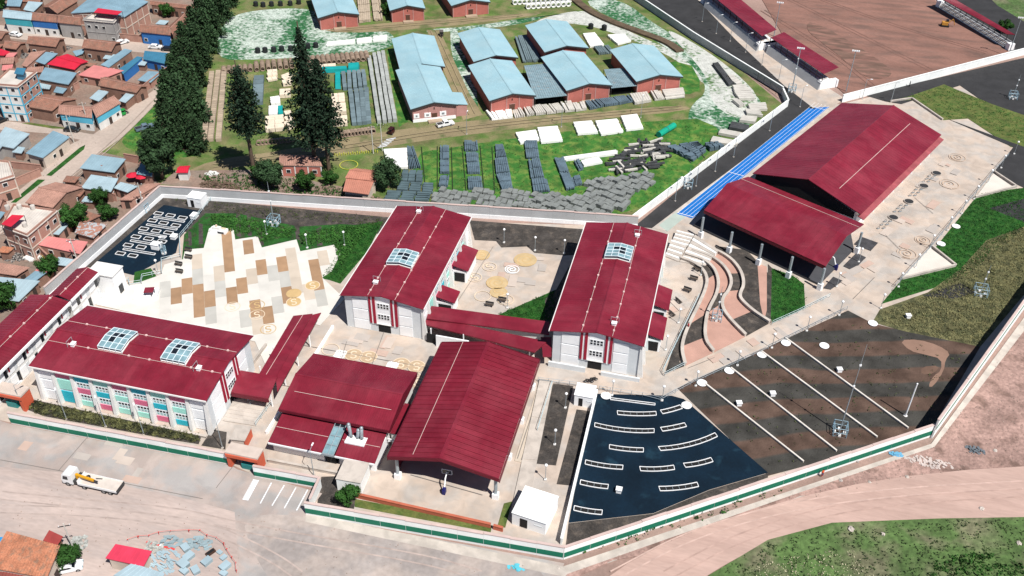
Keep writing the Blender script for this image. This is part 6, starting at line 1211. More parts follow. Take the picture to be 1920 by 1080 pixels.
# yard walls of the town
for lab, a, b, h in (('pink brick yard wall along the dirt street', (318, 138), (240, 198), 2.4), ('pink brick yard wall under the salmon roof', (146, 150), (192, 152), 2.2), ('mud yard wall beside the earthen court', (120, 182), (150, 165), 2.0), ('pale gate wall beside the blue front house', (214, 75), (268, 80), 2.4), ('brick wall beside the tin shed at the crossing', (78, 330), (20, 355), 2.2), ('brick yard wall along the green verge', (25, 316), (80, 322), 2.0), ('pale brick yard wall beside the rust patched shed', (235, 302), (268, 308), 2.2), ('brick yard wall of the courtyard with round tree', (150, 360), (220, 378), 2.0), ('pink wall joining the annex to the boundary', (60, 460), (100, 500), 2.4)): wall_run(lab, at(*a), at(*b), h, 3.2, brickw, None, tilepale, 1, .06, name='yard_wall', th=.22)
# cottages behind the school wall
house('pink tiled cottage with white pilasters behind the garden wall', t6((180, 80), (450, 85), (498, 165), (175, 160)), 3.4, 'gx', tilepale, terraw, .8, cat='cottage', name='cottage', frame=whitew)
r_, _c = house('terracotta tiled cottage with stepped double roof beside the round tree', t6((740, 182), (910, 198), (898, 278), (668, 252)), 3.9, 'gx', mat('terracotta_tile', (.42, .18, .13), .85, .12, .5), cream_w, .9, cat='cottage', name='cottage')
Q = ats(t6((682, 258), (888, 285), (845, 378), (652, 352)), 3.1); mb = slab3([Q[3], Q[2], Q[1]+Vector((0, 0, .6)), Q[0]+Vector((0, 0, .6))], .15)
for i in range(1, 14): mb.tube(Q[3].lerp(Q[2], i/14), (Q[0]+Vector((0, 0, .6))).lerp(Q[1]+Vector((0, 0, .6)), i/14), .08, 4)
mb.build('porch_roof', MATS['terracotta_tile'], r_); cc = sum(Q, Vector())/4; MB().prism([p.lerp(cc, .12) for p in Q], 0, 2.9).build('porch_wall', cream_w, r_); p = Q[3].lerp(Q[2], .4); MB().box(Vector((p.x, p.y-.05, 1.4)).lerp(Vector((cc.x, cc.y, 1.4)), .1), (4.5, .3, 1.6), u=Q[2]-Q[3]).build('porch_window', glassd, r_)
house('red roofed white kiosk beside the dense tree', t5((1345, 166), (1428, 162), (1408, 214), (1320, 214)), 2.6, 'gx', redroof, whitew, .3, .6, False, cat='kiosk', name='kiosk')
u0 = proto('market_umbrella', '', 'umbrella', 'red umbrellas'); m = MB(); m.tube((0, 0, 2.1), (0, 0, 2.7), 1.6, 8, .05); m.build('canopy', redroof, u0); MB().tube((0, 0, 0), (0, 0, 2.6), .05, 5).build('pole', darksteel, u0); pl = Placer(u0); pl(at(*K5((1005, 285))[0]), 0, 'left of two red umbrellas by the boundary wall corner'); pl(at(*K5((1075, 295))[0]), .3, 'right of two red umbrellas by the boundary wall corner')
# lower left street corner
house('large orange tiled house in the bottom left corner', u5((65, 772), (462, 882), (350, 1095), (-110, 1010)), 4.2, 'mono', tileor, cream_w, 2.0, .48); house('maroon tiled roof at the bottom left edge', u5((-40, 1050), (195, 1062), (180, 1120), (-60, 1110)), 3.2, 'mono', mat('maroon_tile', (.22, .06, .05), .9, .15), mud, .3, .5, False); house('rusty red small shed roof above the orange tiled house', u5((370, 738), (472, 785), (430, 852), (322, 812)), 2.8, 'mono', mat('rusty_red', (.30, .05, .045), .7, .15), mud, .2, .7, False)
house('market stall under a ribbed bright pink red roof', u5((868, 842), (1140, 895), (1075, 1008), (790, 945)), 3.0, 'mono', mat('pinkred_sheet', (.58, .045, .09), .5, .1), cream_w, .2, .75, False, cat='stall', name='market_stall'); house('pale tin roof below the market stall', u5((990, 985), (1235, 1062), (1200, 1130), (850, 1075)), 2.9, 'mono', tinpale, cream_w, .2, .9, False, cat='stall', name='market_stall'); house('blue tarp corner at the left bottom edge', u5((-30, 785), (45, 792), (20, 840), (-40, 840)), 2.4, 'mono', mat('blue_tarp', (.02, .25, .55), .6), mud, .1, 0, False, cat='shelter', name='tarp_shelter')
# ------------------------------------------------------------------ trees and plants
leafd = mat('dark_leaf', (.028, .058, .024), .8, .5, .5, rand=.2, fine=.4, fscale=1.5, spec=.15); leafp = mat('pine_needle', (.018, .036, .021), .85, .5, .5, fine=.4, fscale=1.5, spec=.1); leafm = mat('mid_leaf', (.028, .082, .016), .8, .45, .6, rand=.2, fine=.3, spec=.15); bark = mat('bark', (.10, .07, .05), .95, .25, 2.)
tr_ = random.Random(77)
def rv(s=1.): 
    while True:
        v = Vector((tr_.uniform(-1, 1), tr_.uniform(-1, 1), tr_.uniform(-1, 1)))
        if .05 < v.length < 1: return v.normalized()*s
def leaf(mb, c, s, nrm=None):
    n = (nrm if nrm is not None else rv()).normalized(); a = n.orthogonal().normalized(); a.rotate(Matrix.Rotation(tr_.uniform(0, 6.28), 3, n)); b = n.cross(a); k = tr_.uniform(.45, .8)
    mb.quad(c-a*s, c-b*s*k, c+a*s, c+b*s*k)
def conifer(h, r, nb, base, seed, power=.75, ls=.55, droop=.25):
    global tr_; tr_ = random.Random(seed); mb = MB(); br = MB()
    for i in range(nb):
        t = base+(1-base)*((i+tr_.random())/nb); z = h*t; rad = r*((1-(t-base)/(1-base))**power+.04)*tr_.uniform(.6, 1.12); a = i*2.399+tr_.uniform(-.4, .4); d = Vector((math.cos(a), math.sin(a), 0)); n = max(2, int(rad/.55))
        br.tube((0, 0, z), d*rad*.9+Vector((0, 0, z-droop*rad*.6+.1*rad)), .07, 3, .02, False)
        for k in range(n):
            f = (k+.6)/n; c = d*(rad*f)+Vector((0, 0, z-droop*rad*f*f+.15*rad*f))
            for _ in range(6): leaf(mb, c+rv(.6*(.5+.5*f)), ls*tr_.uniform(.6, 1.2), rv()+Vector((0, 0, .5)))
    return mb, br
def bushy(h, rx, rz, nl, nq, seed, ls=.45, base=.2):
    global tr_; tr_ = random.Random(seed); mb = MB(); br = MB(); lobes = []
    for i in range(nl):
        v = rv(tr_.uniform(.45, .95)); c = Vector((v.x*rx, v.y*rx, h*(.5+base*.5)+v.z*rz)); lobes.append((c, tr_.uniform(.22, .38)*rx)); br.tube((0, 0, h*base), c, .09, 3, .03, False)
    for c, s in lobes:
        for _ in range(nq//nl):
            d = rv(); leaf(mb, c+d*s*tr_.uniform(.55, 1.1), ls*tr_.uniform(.6, 1.2), d+rv(.6))
    return mb, br
def tree_proto(name, kind, h, crown, limbs, lm, tr, trunk_h):
    p = proto(name, '', 'tree', kind); crown.build('crown', lm, p)
    m = MB().tube((0, 0, -.2), (.1, .05, trunk_h*.5), tr, 8, tr*.75); m.tube((.1, .05, trunk_h*.5), (0, 0, trunk_h), tr*.75, 8, tr*.2); m.build('trunk', bark, p); limbs.build('limbs', bark, p); return p
G_ = 'dark evergreen row beside the pipe yard'
protos = []
for s in range(4):
    cr, lb = conifer(14, 4.2, 240, .05, 100+s, .6, .42, .05); protos.append(Placer(tree_proto('evergreen_tree', G_, 14, cr, lb, leafd, .35, 13)))
row = [(428, 12, 1.0), (402, 22, .9), (418, 40, 1.05), (382, 52, .95), (402, 70, 1.0), (368, 82, .9), (392, 98, 1.05), (352, 112, .9), (378, 128, 1.05), (340, 145, .85), (366, 162, 1.05), (334, 180, .95), (360, 200, 1.1), (322, 212, .95), (348, 235, 1.1), (376, 232, .9), (318, 248, .9), (352, 268, 1.1), (372, 286, .8), (328, 280, .95)]
nth = ['first', 'second', 'third', 'fourth', 'fifth', 'sixth', 'seventh', 'eighth', 'ninth', 'tenth', 'eleventh', 'twelfth', 'thirteenth', 'fourteenth', 'fifteenth', 'sixteenth', 'seventeenth', 'eighteenth', 'nineteenth', 'last']
for i, (x, y, s) in enumerate(row): protos[i % 4](at(x, y), i*1.3, 'dark evergreen tree, %s from the far end of the tree row' % nth[i], s)
cr, lb = bushy(15, 4.6, 6.2, 55, 12000, 300, .36, .12); Placer(tree_proto('dense_tree', 'big trees', 15, cr, lb, leafd, .45, 9))(at(305, 336), 0, 'large dense dark tree at the near end of the tree row', 1.0)
cr, lb = conifer(31, 5.4, 170, .42, 401, .5, .42, .1); Placer(tree_proto('tall_pine', 'tall pines', 34, cr, lb, leafp, .55, 33))(at(478, 334), 0, 'tall dark pine with bare lower trunk in the pipe yard, left one', 1.0)
cr, lb = conifer(39, 7.4, 210, .24, 402, .85, .42, .25); Placer(tree_proto('tall_pine', 'tall pines', 42, cr, lb, leafp, .6, 41))(at(592, 318), 0, 'tallest spired dark pine in the pipe yard', 1.0)
cr, lb = conifer(31, 6.4, 170, .26, 403, .6, .42, .2); Placer(tree_proto('tall_pine', 'tall pines', 33, cr, lb, leafp, .55, 32))(at(617, 318), 1, 'dark pine leaning against the tallest one', 1.0)
cr, lb = bushy(7, 3.0, 2.8, 34, 4200, 501, .26); bA = Placer(tree_proto('leafy_tree', 'small leafy trees', 7, cr, lb, leafm, .2, 4.5)); cr, lb = bushy(4, 2.2, 1.6, 24, 2600, 502, .22); bB = Placer(tree_proto('leafy_bush', 'bushes', 4, cr, lb, leafm, .12, 2.2)); cr, lb = bushy(8, 3.8, 3.2, 40, 6000, 503, .28, .15); bC = Placer(tree_proto('round_tree', 'round dark trees', 8, cr, lb, leafd, .25, 5))
bA(at(190, 388), 0, 'small leafy tree in the brick courtyard by the boundary wall', .75); bA(at(147, 432), 1, 'palm like leafy tree among the roofs beside the play deck wall', 1.05); bB(at(206, 412), 0, 'bushy shrub against the boundary wall by the annex', 1.1); bA(at(98, 520), 2, 'leafy tree beside corridor wing in the town corner', .8); bB(at(10, 580), 2, 'bush at the left edge beside corridor wing', 1.6); bB(at(4, 17), 1, 'bush in the top left corner', 1.6)
bC(at(728, 352), 0, 'round dark tree right of the terracotta cottage', 1.05); bC(at(510, 352), 1, 'dark tree left of the pink tiled cottage front', 1.0); bA(at(575, 360), .5, 'mid green leafy tree before the pink tiled cottage', .85); bB(at(492, 338), .5, 'greyish bush behind the tall mast', 1.2); bB(at(620, 345), 0, 'low shrub between the two cottages', 1.0); bB(at(316, 32), 0, 'shrub in the walled garden near the blue front house', 1.2); bB(at(726, 28), .6, 'bush beside the second top edge warehouse', 1.1); bB(at(652, 942), .8, 'dark bush in the corner bed by the box room', 1.0); bB(at(1880, 62), 0, 'shrub on the verge past the far stand', 1.2)
bB(at(125, 1060), .4, 'plant heap beside the orange tiled house', 1.2); 
# ground plants nobody could count
def tufts(label, name, polys, n, hgt, m, seed, ls=.3, clump=4):
    global tr_; tr_ = random.Random(seed); mb = MB(); tot = 0
    for k, px in enumerate(polys):
        pw = [(p.x, p.y) for p in ats(px)]
        for x, y in scatter(pw, n[k], seed+k):
            hh = hgt*tr_.uniform(.4, 1.2)
            for _ in range(clump): leaf(mb, Vector((x, y, GZ))+Vector((tr_.uniform(-.35, .35), tr_.uniform(-.35, .35), tr_.uniform(.05, 1)*hh)), ls*tr_.uniform(.5, 1.2), rv()+Vector((0, 0, .6)))
    return stuff(tag(mb.build(name, m), label, 'plants'))
tufts('green garden plants growing in the beds behind the plaza', 'garden_plants', [[(395, 405), (440, 405), (560, 432), (545, 446), (490, 455), (480, 436), (440, 440), (400, 420)], [(560, 440), (640, 425), (690, 430), (640, 500), (625, 455), (570, 462)]], [750, 850], .45, mat('garden_leaf', (.035, .12, .018), .85, .4, .6), 900, .22)
tufts('dense dry yellowish scrub covering the slope right of the field', 'dry_scrub', [[(1645, 602), (1660, 585), (1740, 555), (1800, 510), (1850, 455), (1960, 412), (1960, 480), (1838, 645), (1760, 635)]], [4200], .22, mat('dry_leaf', (.20, .185, .085), .9, .4, .5, col2=(.085, .095, .042), thr=(.45, .6), fine=.3), 910, .17, 3)
tufts('shrub hedge filling the bed before the colourful facade', 'hedge_plants', [u1((195, 902), (262, 855), (1500, 1112), (1485, 1160), (1300, 1135), (330, 955))], [1300], .55, mat('olive_leaf', (.095, .098, .038), .9, .5, .5, col2=(.025, .03, .015), thr=(.45, .6)), 920, .26, 4)
tufts('scattered weeds on the meadow in the bottom right corner', 'meadow_weeds', [[(1330, 1085), (1440, 1020), (1560, 988), (1760, 980), (1925, 975), (1925, 1085)]], [600], .35, mat('weed_leaf', (.055, .085, .03), .9, .5, .5), 930, .22, 3)
tufts('dark shrubs clumped at the bottom right corner of the meadow', 'meadow_shrubs', [[(1730, 1085), (1760, 1055), (1830, 1060), (1925, 1055), (1925, 1085)], [(1780, 1045), (1860, 1040), (1850, 1060), (1790, 1060)]], [80, 40], .7, leafm, 940, .26, 6)
tufts('coarse grass tufts across the storage yard lawn', 'yard_weeds', [[(800, 285), (1285, 220), (1350, 250), (1190, 405), (1000, 390), (780, 330)], [(480, 240), (740, 150), (740, 240), (490, 265)], [(230, 270), (330, 170), (385, 290), (300, 300)]], [900, 500, 300], .2, mat('yard_leaf', (.075, .145, .03), .9, .4, .4), 950, .2, 3)
tufts('weeds and rubbish plants behind the cottages and boundary wall', 'waste_weeds', [[(370, 330), (480, 325), (640, 355), (740, 378), (740, 392), (400, 352)], [(1045, 1050), (1300, 960), (1480, 915), (1460, 930), (1250, 1000)]], [700, 45], .5, leafm, 960, .25, 4)
tufts('sparse low plants on the dark soil of the striped field', 'soil_plants', [[(1300, 735), (1590, 600), (1820, 660), (1740, 790), (1440, 880)], [(320, 372), (740, 412), (720, 425), (400, 400)]], [260, 500], .25, mat('soil_leaf', (.06, .075, .03), .9, .4), 970, .18, 3)
tufts('pale flowering weeds sprinkled on the lower right meadow', 'pale_weeds', [[(1440, 1050), (1600, 1030), (1640, 1085), (1400, 1085)]], [220], .3, mat('pale_bloom', (.45, .42, .28), .9, .2), 980, .16, 2)

tufts('short grass blades roughening the school lawns', 'lawn_tufts', [[(642, 425), (716, 417), (690, 470), (638, 530), (604, 519), (640, 470)], [(932, 591), (1041, 545), (1036, 604)], [(1655, 568), (1692, 526), (1792, 501), (1756, 466), (1838, 364), (1920, 354), (1920, 430), (1800, 525)], t8((30, 930), (190, 990), (270, 1050), (280, 1230), (30, 1335)), [(1668, 190), (1770, 160), (1860, 197), (1925, 225), (1925, 275), (1815, 222), (1768, 224), (1712, 188)]], [900, 500, 2400, 450, 700], .16, lawn, 990, .16, 3)
# ------------------------------------------------------------------ stands by the red field
def stand(label, q, h, side, n=9):
    """q: roof corners rear-start, field-start, field-end, rear-end"""
    Q = ats(q, h); c = sum(Q, Vector())/4; r = thing('grandstand', label, 'grandstand', (c.x, c.y, 0)); A, B, C2, D = Q; up = Vector((0, 0, 1)); ax = (D-A).normalized(); ac = (B-A).normalized(); L = (D-A).length; W = (B-A).length
    mb = MB().hexa([A+up*.5-up*.15, B-up*.15, C2-up*.15, D+up*.5-up*.15], [A+up*.5, B, C2, D+up*.5])
    k = int(L/1.1)
    for i in range(1, k): mb.tube((A+up*.52).lerp(D+up*.52, i/k), (B+up*.02).lerp(C2+up*.02, i/k), .06, 4)
    mb.build('roof', crimson, r); g = lambda p, z: Vector((p.x, p.y, z))
    for i in range(n+1):
        p = A.lerp(D, i/n); MB().tube(g(p, 0), g(p, h+.4), .13, 5).build('column', darksteel, r)
    for i in range(5):
        a, b = A+ac*(W*(.02+.17*i)), D+ac*(W*(.02+.17*i)); z = 2.0-.38*i
        MB().hexa([g(a, 0), g(a+ac*W*.17, 0), g(b+ac*W*.17, 0), g(b, 0)], [g(a, z), g(a+ac*W*.17, z), g(b+ac*W*.17, z), g(b, z)]).build('seat_tier', concrete if i % 2 else greypaint, r)
    a, b = A-ac*.25, D-ac*.25; MB().hexa([g(a-ac*1.6, 0), g(a, 0), g(b, 0), g(b-ac*1.6, 0)], [g(a-ac*.3, 2.6), g(a, 2.6), g(b, 2.6), g(b-ac*.3, 2.6)]).build('rear_wall', greyface, r)
    for e in (A-ax*.9, D+ax*.9): MB().box(g(e+ac*W*.35, 1.2), (1.7, W*.8, 2.4), u=ax).build('end_block', white, r)
    return r
stand('nearer crimson roofed stand on the left side of the red field', t4((20, 292), (120, 240), (530, 503), (415, 565)), 4.6, 1); stand('farther crimson roofed stand on the left side of the red field', [(1328, -12), (1362, -24), (1456, 55), (1428, 70)], 4.6, 1)
stand('far stand with narrow crimson roof on the right side of the red field', t4((1850, 270), (1790, 255), (1265, -30), (1340, -30)), 4.8, -1, 12)
patch('damp_soil', mat('damp_soil', (.135, .083, .064), .95, .3, .1, col2=(.225, .12, .095), thr=(.42, .62), stretch=(1, 3, 1), rot=.62), t4((300, 150), (480, 230), (760, 400), (980, 560), (760, 610), (560, 440), (380, 300), (290, 230)), top=.24, smoothn=3)
# ------------------------------------------------------------------ vehicles
tyre = mat('tyre_black', (.015, .015, .016), .8); chrome = mat('wheel_grey', (.3, .31, .32), .4, metal=.5); carw = mat('car_white', (.74, .75, .76), .25, .03, spec=.5); carb = mat('car_black', (.015, .016, .018), .2, .05, spec=.6); yellow = mat('crane_yellow', (.62, .30, .01), .45, .08)
def wheel(r, p, rad, w_, ax=(0, 1, 0)):
    o = MB().tube(Vector(p)-Vector(ax)*w_/2, Vector(p)+Vector(ax)*w_/2, rad, 12).build('wheel', tyre, r); MB().tube(Vector(p)-Vector(ax)*(w_/2+.02), Vector(p)+Vector(ax)*(w_/2+.02), rad*.55, 10).build('rim', chrome, o)
def extrude_profile(prof, w_, w2=None, zs=0):
    """side profile (x, z) extruded across y, upper points narrowed"""
    n = len(prof); mb = MB(); zt = max(z for x, z in prof); zm = zs or zt
    def hw(z): return w_/2 if z <= zm else w_/2-(w_-(w2 or w_))/2*((z-zm)/max(.01, zt-zm))
    vs_ = [(x, -hw(z), z) for x, z in prof]+[(x, hw(z), z) for x, z in prof]
    return mb.add(vs_, [tuple(range(n)), tuple(range(2*n-1, n-1, -1))]+[(i, n+i, n+(i+1) % n, (i+1) % n) for i in range(n)])
def car(label, px, rz, paint, pickup=False, name='parked_car', sc=1.):
    r = thing(name, label, 'pickup' if pickup else 'car', at(*px), rz=rz); r['_o'] = (0, 0, 0); r.scale = (sc, sc, sc)
    if pickup: low = [(-2.6, .45), (2.55, .45), (2.65, .8), (2.5, 1.05), (1.3, 1.12), (-2.6, 1.12)]; cab = [(-.75, 1.1), (1.35, 1.1), (.7, 1.72), (-.55, 1.75)]
    else: low = [(-2.15, .4), (2.1, .4), (2.2, .7), (2.0, .92), (1.0, 1.0), (-2.0, 1.02), (-2.2, .8)]; cab = [(-1.9, 1.0), (1.05, .98), (.35, 1.45), (-1.2, 1.48)]
    b = extrude_profile(low, 1.8).build('body', paint, r); extrude_profile(cab, 1.68, 1.35, 1.1).build('cabin_roof', paint, r)
    x0, x1, z0, z1 = cab[0][0], cab[1][0], cab[0][1]+.06, cab[2][1]-.1
    MB().quad((x1-.02, -.7, z0), (x1-.02, .7, z0), (cab[2][0]+.08, .6, z1+.02), (cab[2][0]+.08, -.6, z1+.02)).build('windscreen', glassd, r)
    MB().quad((x0+.02, -.7, z0), (cab[3][0]-.05, -.6, z1), (cab[3][0]-.05, .6, z1), (x0+.02, .7, z0)).build('rear_window', glassd, r)
    for s in (-1, 1): MB().quad((x0+.3, s*.845, z0), (x1-.35, s*.845, z0), (cab[2][0]-.1, s*.74, z1), (cab[3][0]+.1, s*.74, z1)).build('side_window', glassd, r)
    if pickup: MB().bb(-2.5, -.85, -.75, .75, 1.06, 1.13).build('load_bed', darksteel, r)
    for x in (-1.4, 1.4):
        for y in (-.8, .8): wheel(r, (x, y, .36), .36, .24)
    for y in (-.6, .6): MB().box((2.58 if pickup else 2.14, y, .78), (.1, .35, .16)).build('headlight', glassb, r)
    return r
car('white pickup parked on the olive track beside the signed warehouse', (835, 236), R(40), carw, True, 'pickup_truck')
car('black car parked at the town crossing', (136, 246), R(8), carb); car('white car parked on the upper town street near the trees', (292, 91), R(10), carw); car('white car parked at the left of the upper town street', (30, 68), R(-5), carw); car('dark car beside the white car on the upper town street', (316, 95), R(5), carb); car('dark car cut by the left edge at the crossing', (3, 229), R(70), carb); car('white car beside the plant heap in the bottom left corner', (131, 1068), R(30), carw); car('white van like car behind the left tiled gable houses', (230, 82), R(60), carw); car('blue grey flatbed parked on the lawn beside the tree row', (272, 243), R(48), mat('bluegrey_paint', (.12, .17, .22), .4), True, 'pickup_truck')
def truck(label, p, rz):
    r = thing('crane_truck', label, 'truck', p, rz=rz); r['_o'] = (0, 0, 0)
    MB().bb(-5.4, 4.0, -.45, .45, .75, 1.05).build('chassis', darksteel, r)
    c = extrude_profile([(3.4, .7), (5.55, .7), (5.6, 1.6), (5.35, 2.85), (5.0, 3.05), (3.5, 3.05)], 2.45, 2.25, 1.9).build('cab', carw, r)
    MB().quad((5.63, -1.05, 1.75), (5.63, 1.05, 1.75), (5.4, .98, 2.75), (5.4, -.98, 2.75)).build('windscreen', glassd, c)
    for s in (-1, 1): MB().quad((4.2, s*1.235, 1.8), (5.3, s*1.235, 1.8), (5.1, s*1.16, 2.65), (4.2, s*1.16, 2.65)).build('side_window', glassd, c); MB().box((5.62, s*.9, 1.1), (.08, .4, .22)).build('headlight', glassb, c)
    MB().box((5.62, 0, .85), (.12, 2.4, .3)).build('bumper', darksteel, c)
    MB().bb(-5.6, 2.3, -1.25, 1.25, 1.25, 1.42).build('flatbed', mat('bed_cream', (.56, .50, .45), .8, .1, .8), r)
    for s in (-1, 1): MB().bb(-5.6, 2.3, s*1.27-.04, s*1.27+.04, 1.1, 1.62).build('side_board', carw, r)
    MB().bb(2.25, 2.33, -1.25, 1.25, 1.1, 2.1).build('headboard', carw, r); MB().bb(-5.68, -5.58, -1.25, 1.25, .9, 1.6).build('tailboard', darksteel, r)
    MB().bb(2.45, 3.3, -1.1, 1.1, 1.0, 1.7).build('crane_base', darksteel, r); MB().tube((2.85, .2, 1.6), (2.85, .2, 2.7), .3, 8).build('crane_column', yellow, r)
    b = MB().box((1.0, .45, 2.55), (4.0, .42, .4), R(-6)).build('crane_boom', yellow, r); MB().box((-1.3, .68, 2.5), (.9, .25, .25), R(-6)).build('boom_tip', darksteel, b)
    MB().ring((1.2, -.5, 1.6), (0, 0, 1), .2, .42, .3).build('rope_coil', darksteel, r); MB().box((-.9, -.7, 1.5), (1.2, .15, .12), .2).build('hook_block', darksteel, r)
    for x in (4.55, 1.2, -2.8, -4.1):
        for y in (-1.05, 1.05): wheel(r, (x, y, .52), .52, .38)
truck('white crane truck with yellow boom on the pale street', Vector((-95.9, 90.9, .12)), R(180)); bpy.data.objects['crane_truck'].scale = (.95, .95, .92)
def mototaxi(label, px, rz, m):
    r = thing('mototaxi', label, 'mototaxi', at(*px), rz=rz); r['_o'] = (0, 0, 0)
    extrude_profile([(-1.3, .4), (.5, .4), (.6, 1.0), (.4, 1.1), (-1.3, 1.1)], 1.3).build('body', m, r); MB().bb(-1.35, .7, -.68, .68, 1.75, 1.83).build('roof', m, r)
    for x, y in ((-1.25, -.6), (-1.25, .6), (.6, -.6), (.6, .6)): MB().tube((x, y, 1.0), (x, y, 1.78), .04, 4).build('post', darksteel, r)
    MB().quad((.62, -.6, 1.05), (.62, .6, 1.05), (.62, .6, 1.7), (.62, -.6, 1.7)).build('windscreen', glassd, r); MB().tube((.6, 0, .7), (1.4, 0, .6), .1, 5).build('fork', darksteel, r); MB().box((1.0, 0, .85), (.7, .3, .25)).build('saddle', carb, r)
    wheel(r, (1.45, 0, .3), .3, .12); wheel(r, (-.8, -.65, .3), .3, .14); wheel(r, (-.8, .65, .3), .3, .14)
mototaxi('green mototaxi beside the street wing of the corner house', (232, 216), R(60), mat('moto_green', (.02, .25, .05), .4)); mototaxi('dark mototaxi at the corner of the pipe yard', (735, 250), R(80), mat('moto_dark', (.04, .01, .01), .4)); mototaxi('black and pale mototaxi in the lane between the warehouses', (828, 68), R(-70), mat('moto_grey', (.12, .10, .09), .4))
def motorbike(label, px, rz, m):
    r = thing('motorbike', label, 'motorbike', at(*px, GZ), rz=rz); r['_o'] = (0, 0, 0); wheel(r, (.65, 0, .32), .32, .12); wheel(r, (-.65, 0, .32), .32, .14)
    m_ = MB().box((.15, 0, .72), (.5, .28, .25)); m_.box((0, 0, .45), (.5, .3, .3)); m_.tube((.65, 0, .32), (.4, 0, 1.0), .05, 5); m_.build('frame', m, r); MB().box((-.35, 0, .8), (.75, .25, .12)).build('saddle', carb, r); MB().tube((.4, -.38, 1.05), (.4, .38, 1.05), .03, 5).build('handlebar', darksteel, r)
motorbike('black motorbike parked before the eastern classroom block door', (1104, 717), .2, carb); motorbike('second black motorbike beside the door of the eastern block', (1112, 714), .5, carb)
def person(label, px, rz, shirt, trousers, z=None, seat=False):
    r = thing('person', label, 'person', at(*px, GZ if z is None else z), rz=rz); r['_o'] = (0, 0, 0)
    J_ = [(0, 0, .95), (0, 0, 1.2), (0, .02, 1.42), (0, .03, 1.55), (0, .05, 1.66), (.22, 0, 1.4), (.27, .05, 1.12), (.25, .2, .9), (-.22, 0, 1.4), (-.28, .0, 1.12), (-.26, .12, .88), (.1, 0, .9), (.12, .06, .5), (.12, -.02, .08), (.12, .14, .04), (-.1, 0, .9), (-.12, -.04, .5), (-.12, -.14, .08), (-.12, .02, .04)]
    E_ = [(0, 1), (1, 2), (2, 3), (3, 4), (2, 5), (5, 6), (6, 7), (2, 8), (8, 9), (9, 10), (0, 11), (11, 12), (12, 13), (13, 14), (0, 15), (15, 16), (16, 17), (17, 18)]
    rad = [.15, .15, .16, .06, .11, .07, .05, .04, .07, .05, .04, .1, .07, .05, .04, .1, .07, .05, .04]
    me = bpy.data.meshes.new('body'); me.from_pydata(J_, E_, []); me.materials.append(shirt); o = bpy.data.objects.new('body', me); COL.objects.link(o); o.parent = r
    o.modifiers.new('skin', 'SKIN'); o.modifiers.new('sub', 'SUBSURF').levels = 1
    if not me.skin_vertices: me.attributes
    for i, sv in enumerate(me.skin_vertices[0].data): sv.radius = (rad[i], rad[i]*.85)
    me.skin_vertices[0].data[0].use_root = True
    m = MB()
    for s in (-1, 1): m.tube((s*.1, 0, .95), (s*.12, 0, .1), .115, 8, .085)
    m.build('trousers', trousers, r); MB().sphere((0, .03, 1.75), .125, 8, 6, 1.05).build('hair', carb, r)
skin = mat('skin', (.32, .18, .12), .6)
person('person in orange vest standing at the green banded wall', (1541, 893), .6, mat('orange_vest', (.62, .10, .03), .7), mat('blue_trousers', (.03, .05, .12), .8)); person('person in red top on the lane beside the curved terraces', (1290, 617), 2.0, mat('red_top', (.5, .02, .03), .7), mat('dark_trousers', (.02, .02, .025), .8))
person('person in dark clothes by the white wall of the red field', (1705, 162), 1., mat('dark_jacket', (.03, .03, .04), .8), MATS['dark_trousers'])
r = thing('excavator', 'tiny yellow excavator working at the edge of the red field', 'excavator', at(1771, 50)); r['_o'] = (0, 0, 0)
for s in (-1, 1): MB().box((0, s*.8, .4), (2.6, .5, .7)).build('track', tyre, r)
MB().box((-.2, 0, 1.3), (2.0, 1.7, 1.0)).build('body', mat('machine_ochre', (.45, .22, .04), .5), r); MB().box((.5, .4, 2.1), (.9, .8, .9)).build('cab', glassd, r); MB().tube((.8, 0, 1.5), (2.2, 0, 3.0), .16, 6).build('boom', MATS['machine_ochre'], r); MB().tube((2.2, 0, 3.0), (3.2, 0, .9), .13, 6).build('stick', MATS['machine_ochre'], r)
# ------------------------------------------------------------------ market corner: crates, sheet heaps, tape barrier
cr_m = mat('bluegrey_crate', (.26, .34, .37), .6, .15, .8, rand=.12)
k0 = proto('metal_crate', '', 'crate', 'metal crates by the market stall'); MB().box((0, 0, .55), (1.5, 2.0, 1.0)).build('body', cr_m, k0); MB().box((0, 0, 1.08), (1.6, 2.1, .1)).build('lid', tinpale, k0)
for x in (-.6, .6): MB().box((x, 0, .05), (.12, 2.0, .1)).build('runner', darksteel, k0)
pl = Placer(k0)
for p, rz, s, sc in (((1420, 948), -.4, 'centre of the group with lid up left', 1.1), ((1555, 985), -.4, 'right of the centre crate', 1.05), ((1692, 1022), -.4, 'near the right end of the tape barrier', 1.1), ((1380, 1008), 1.2, 'below the centre crate', 1.2), ((1395, 882), 1.0, 'above the centre crate', 1.0), ((1680, 952), -.4, 'small pale one by the tape barrier', .7), ((1650, 912), 1.2, 'smallest one by the tape barrier', .6), ((1385, 1055), 1.2, 'at the bottom edge, left', .9), ((1470, 1050), .9, 'at the bottom edge, middle', 1.0), ((1680, 1072), 1.3, 'at the bottom edge, right', .8)): pl(at(*u5(p)[0]), rz, 'blue grey metal crate '+s, sc*.72)
car_ = thing('open_box', 'dark brown open box among the metal crates', 'box', at(*u5((1582, 915))[0])); car_['_o'] = (0, 0, 0); MB().box((0, 0, .3), (.7, 1.6, .6), -.5).build('body', mat('box_brown', (.06, .03, .02), .8), car_); MB().box((0, 0, .62), (.5, 1.3, .05), -.5).build('inner', blackm, car_)
sr = random.Random(31)
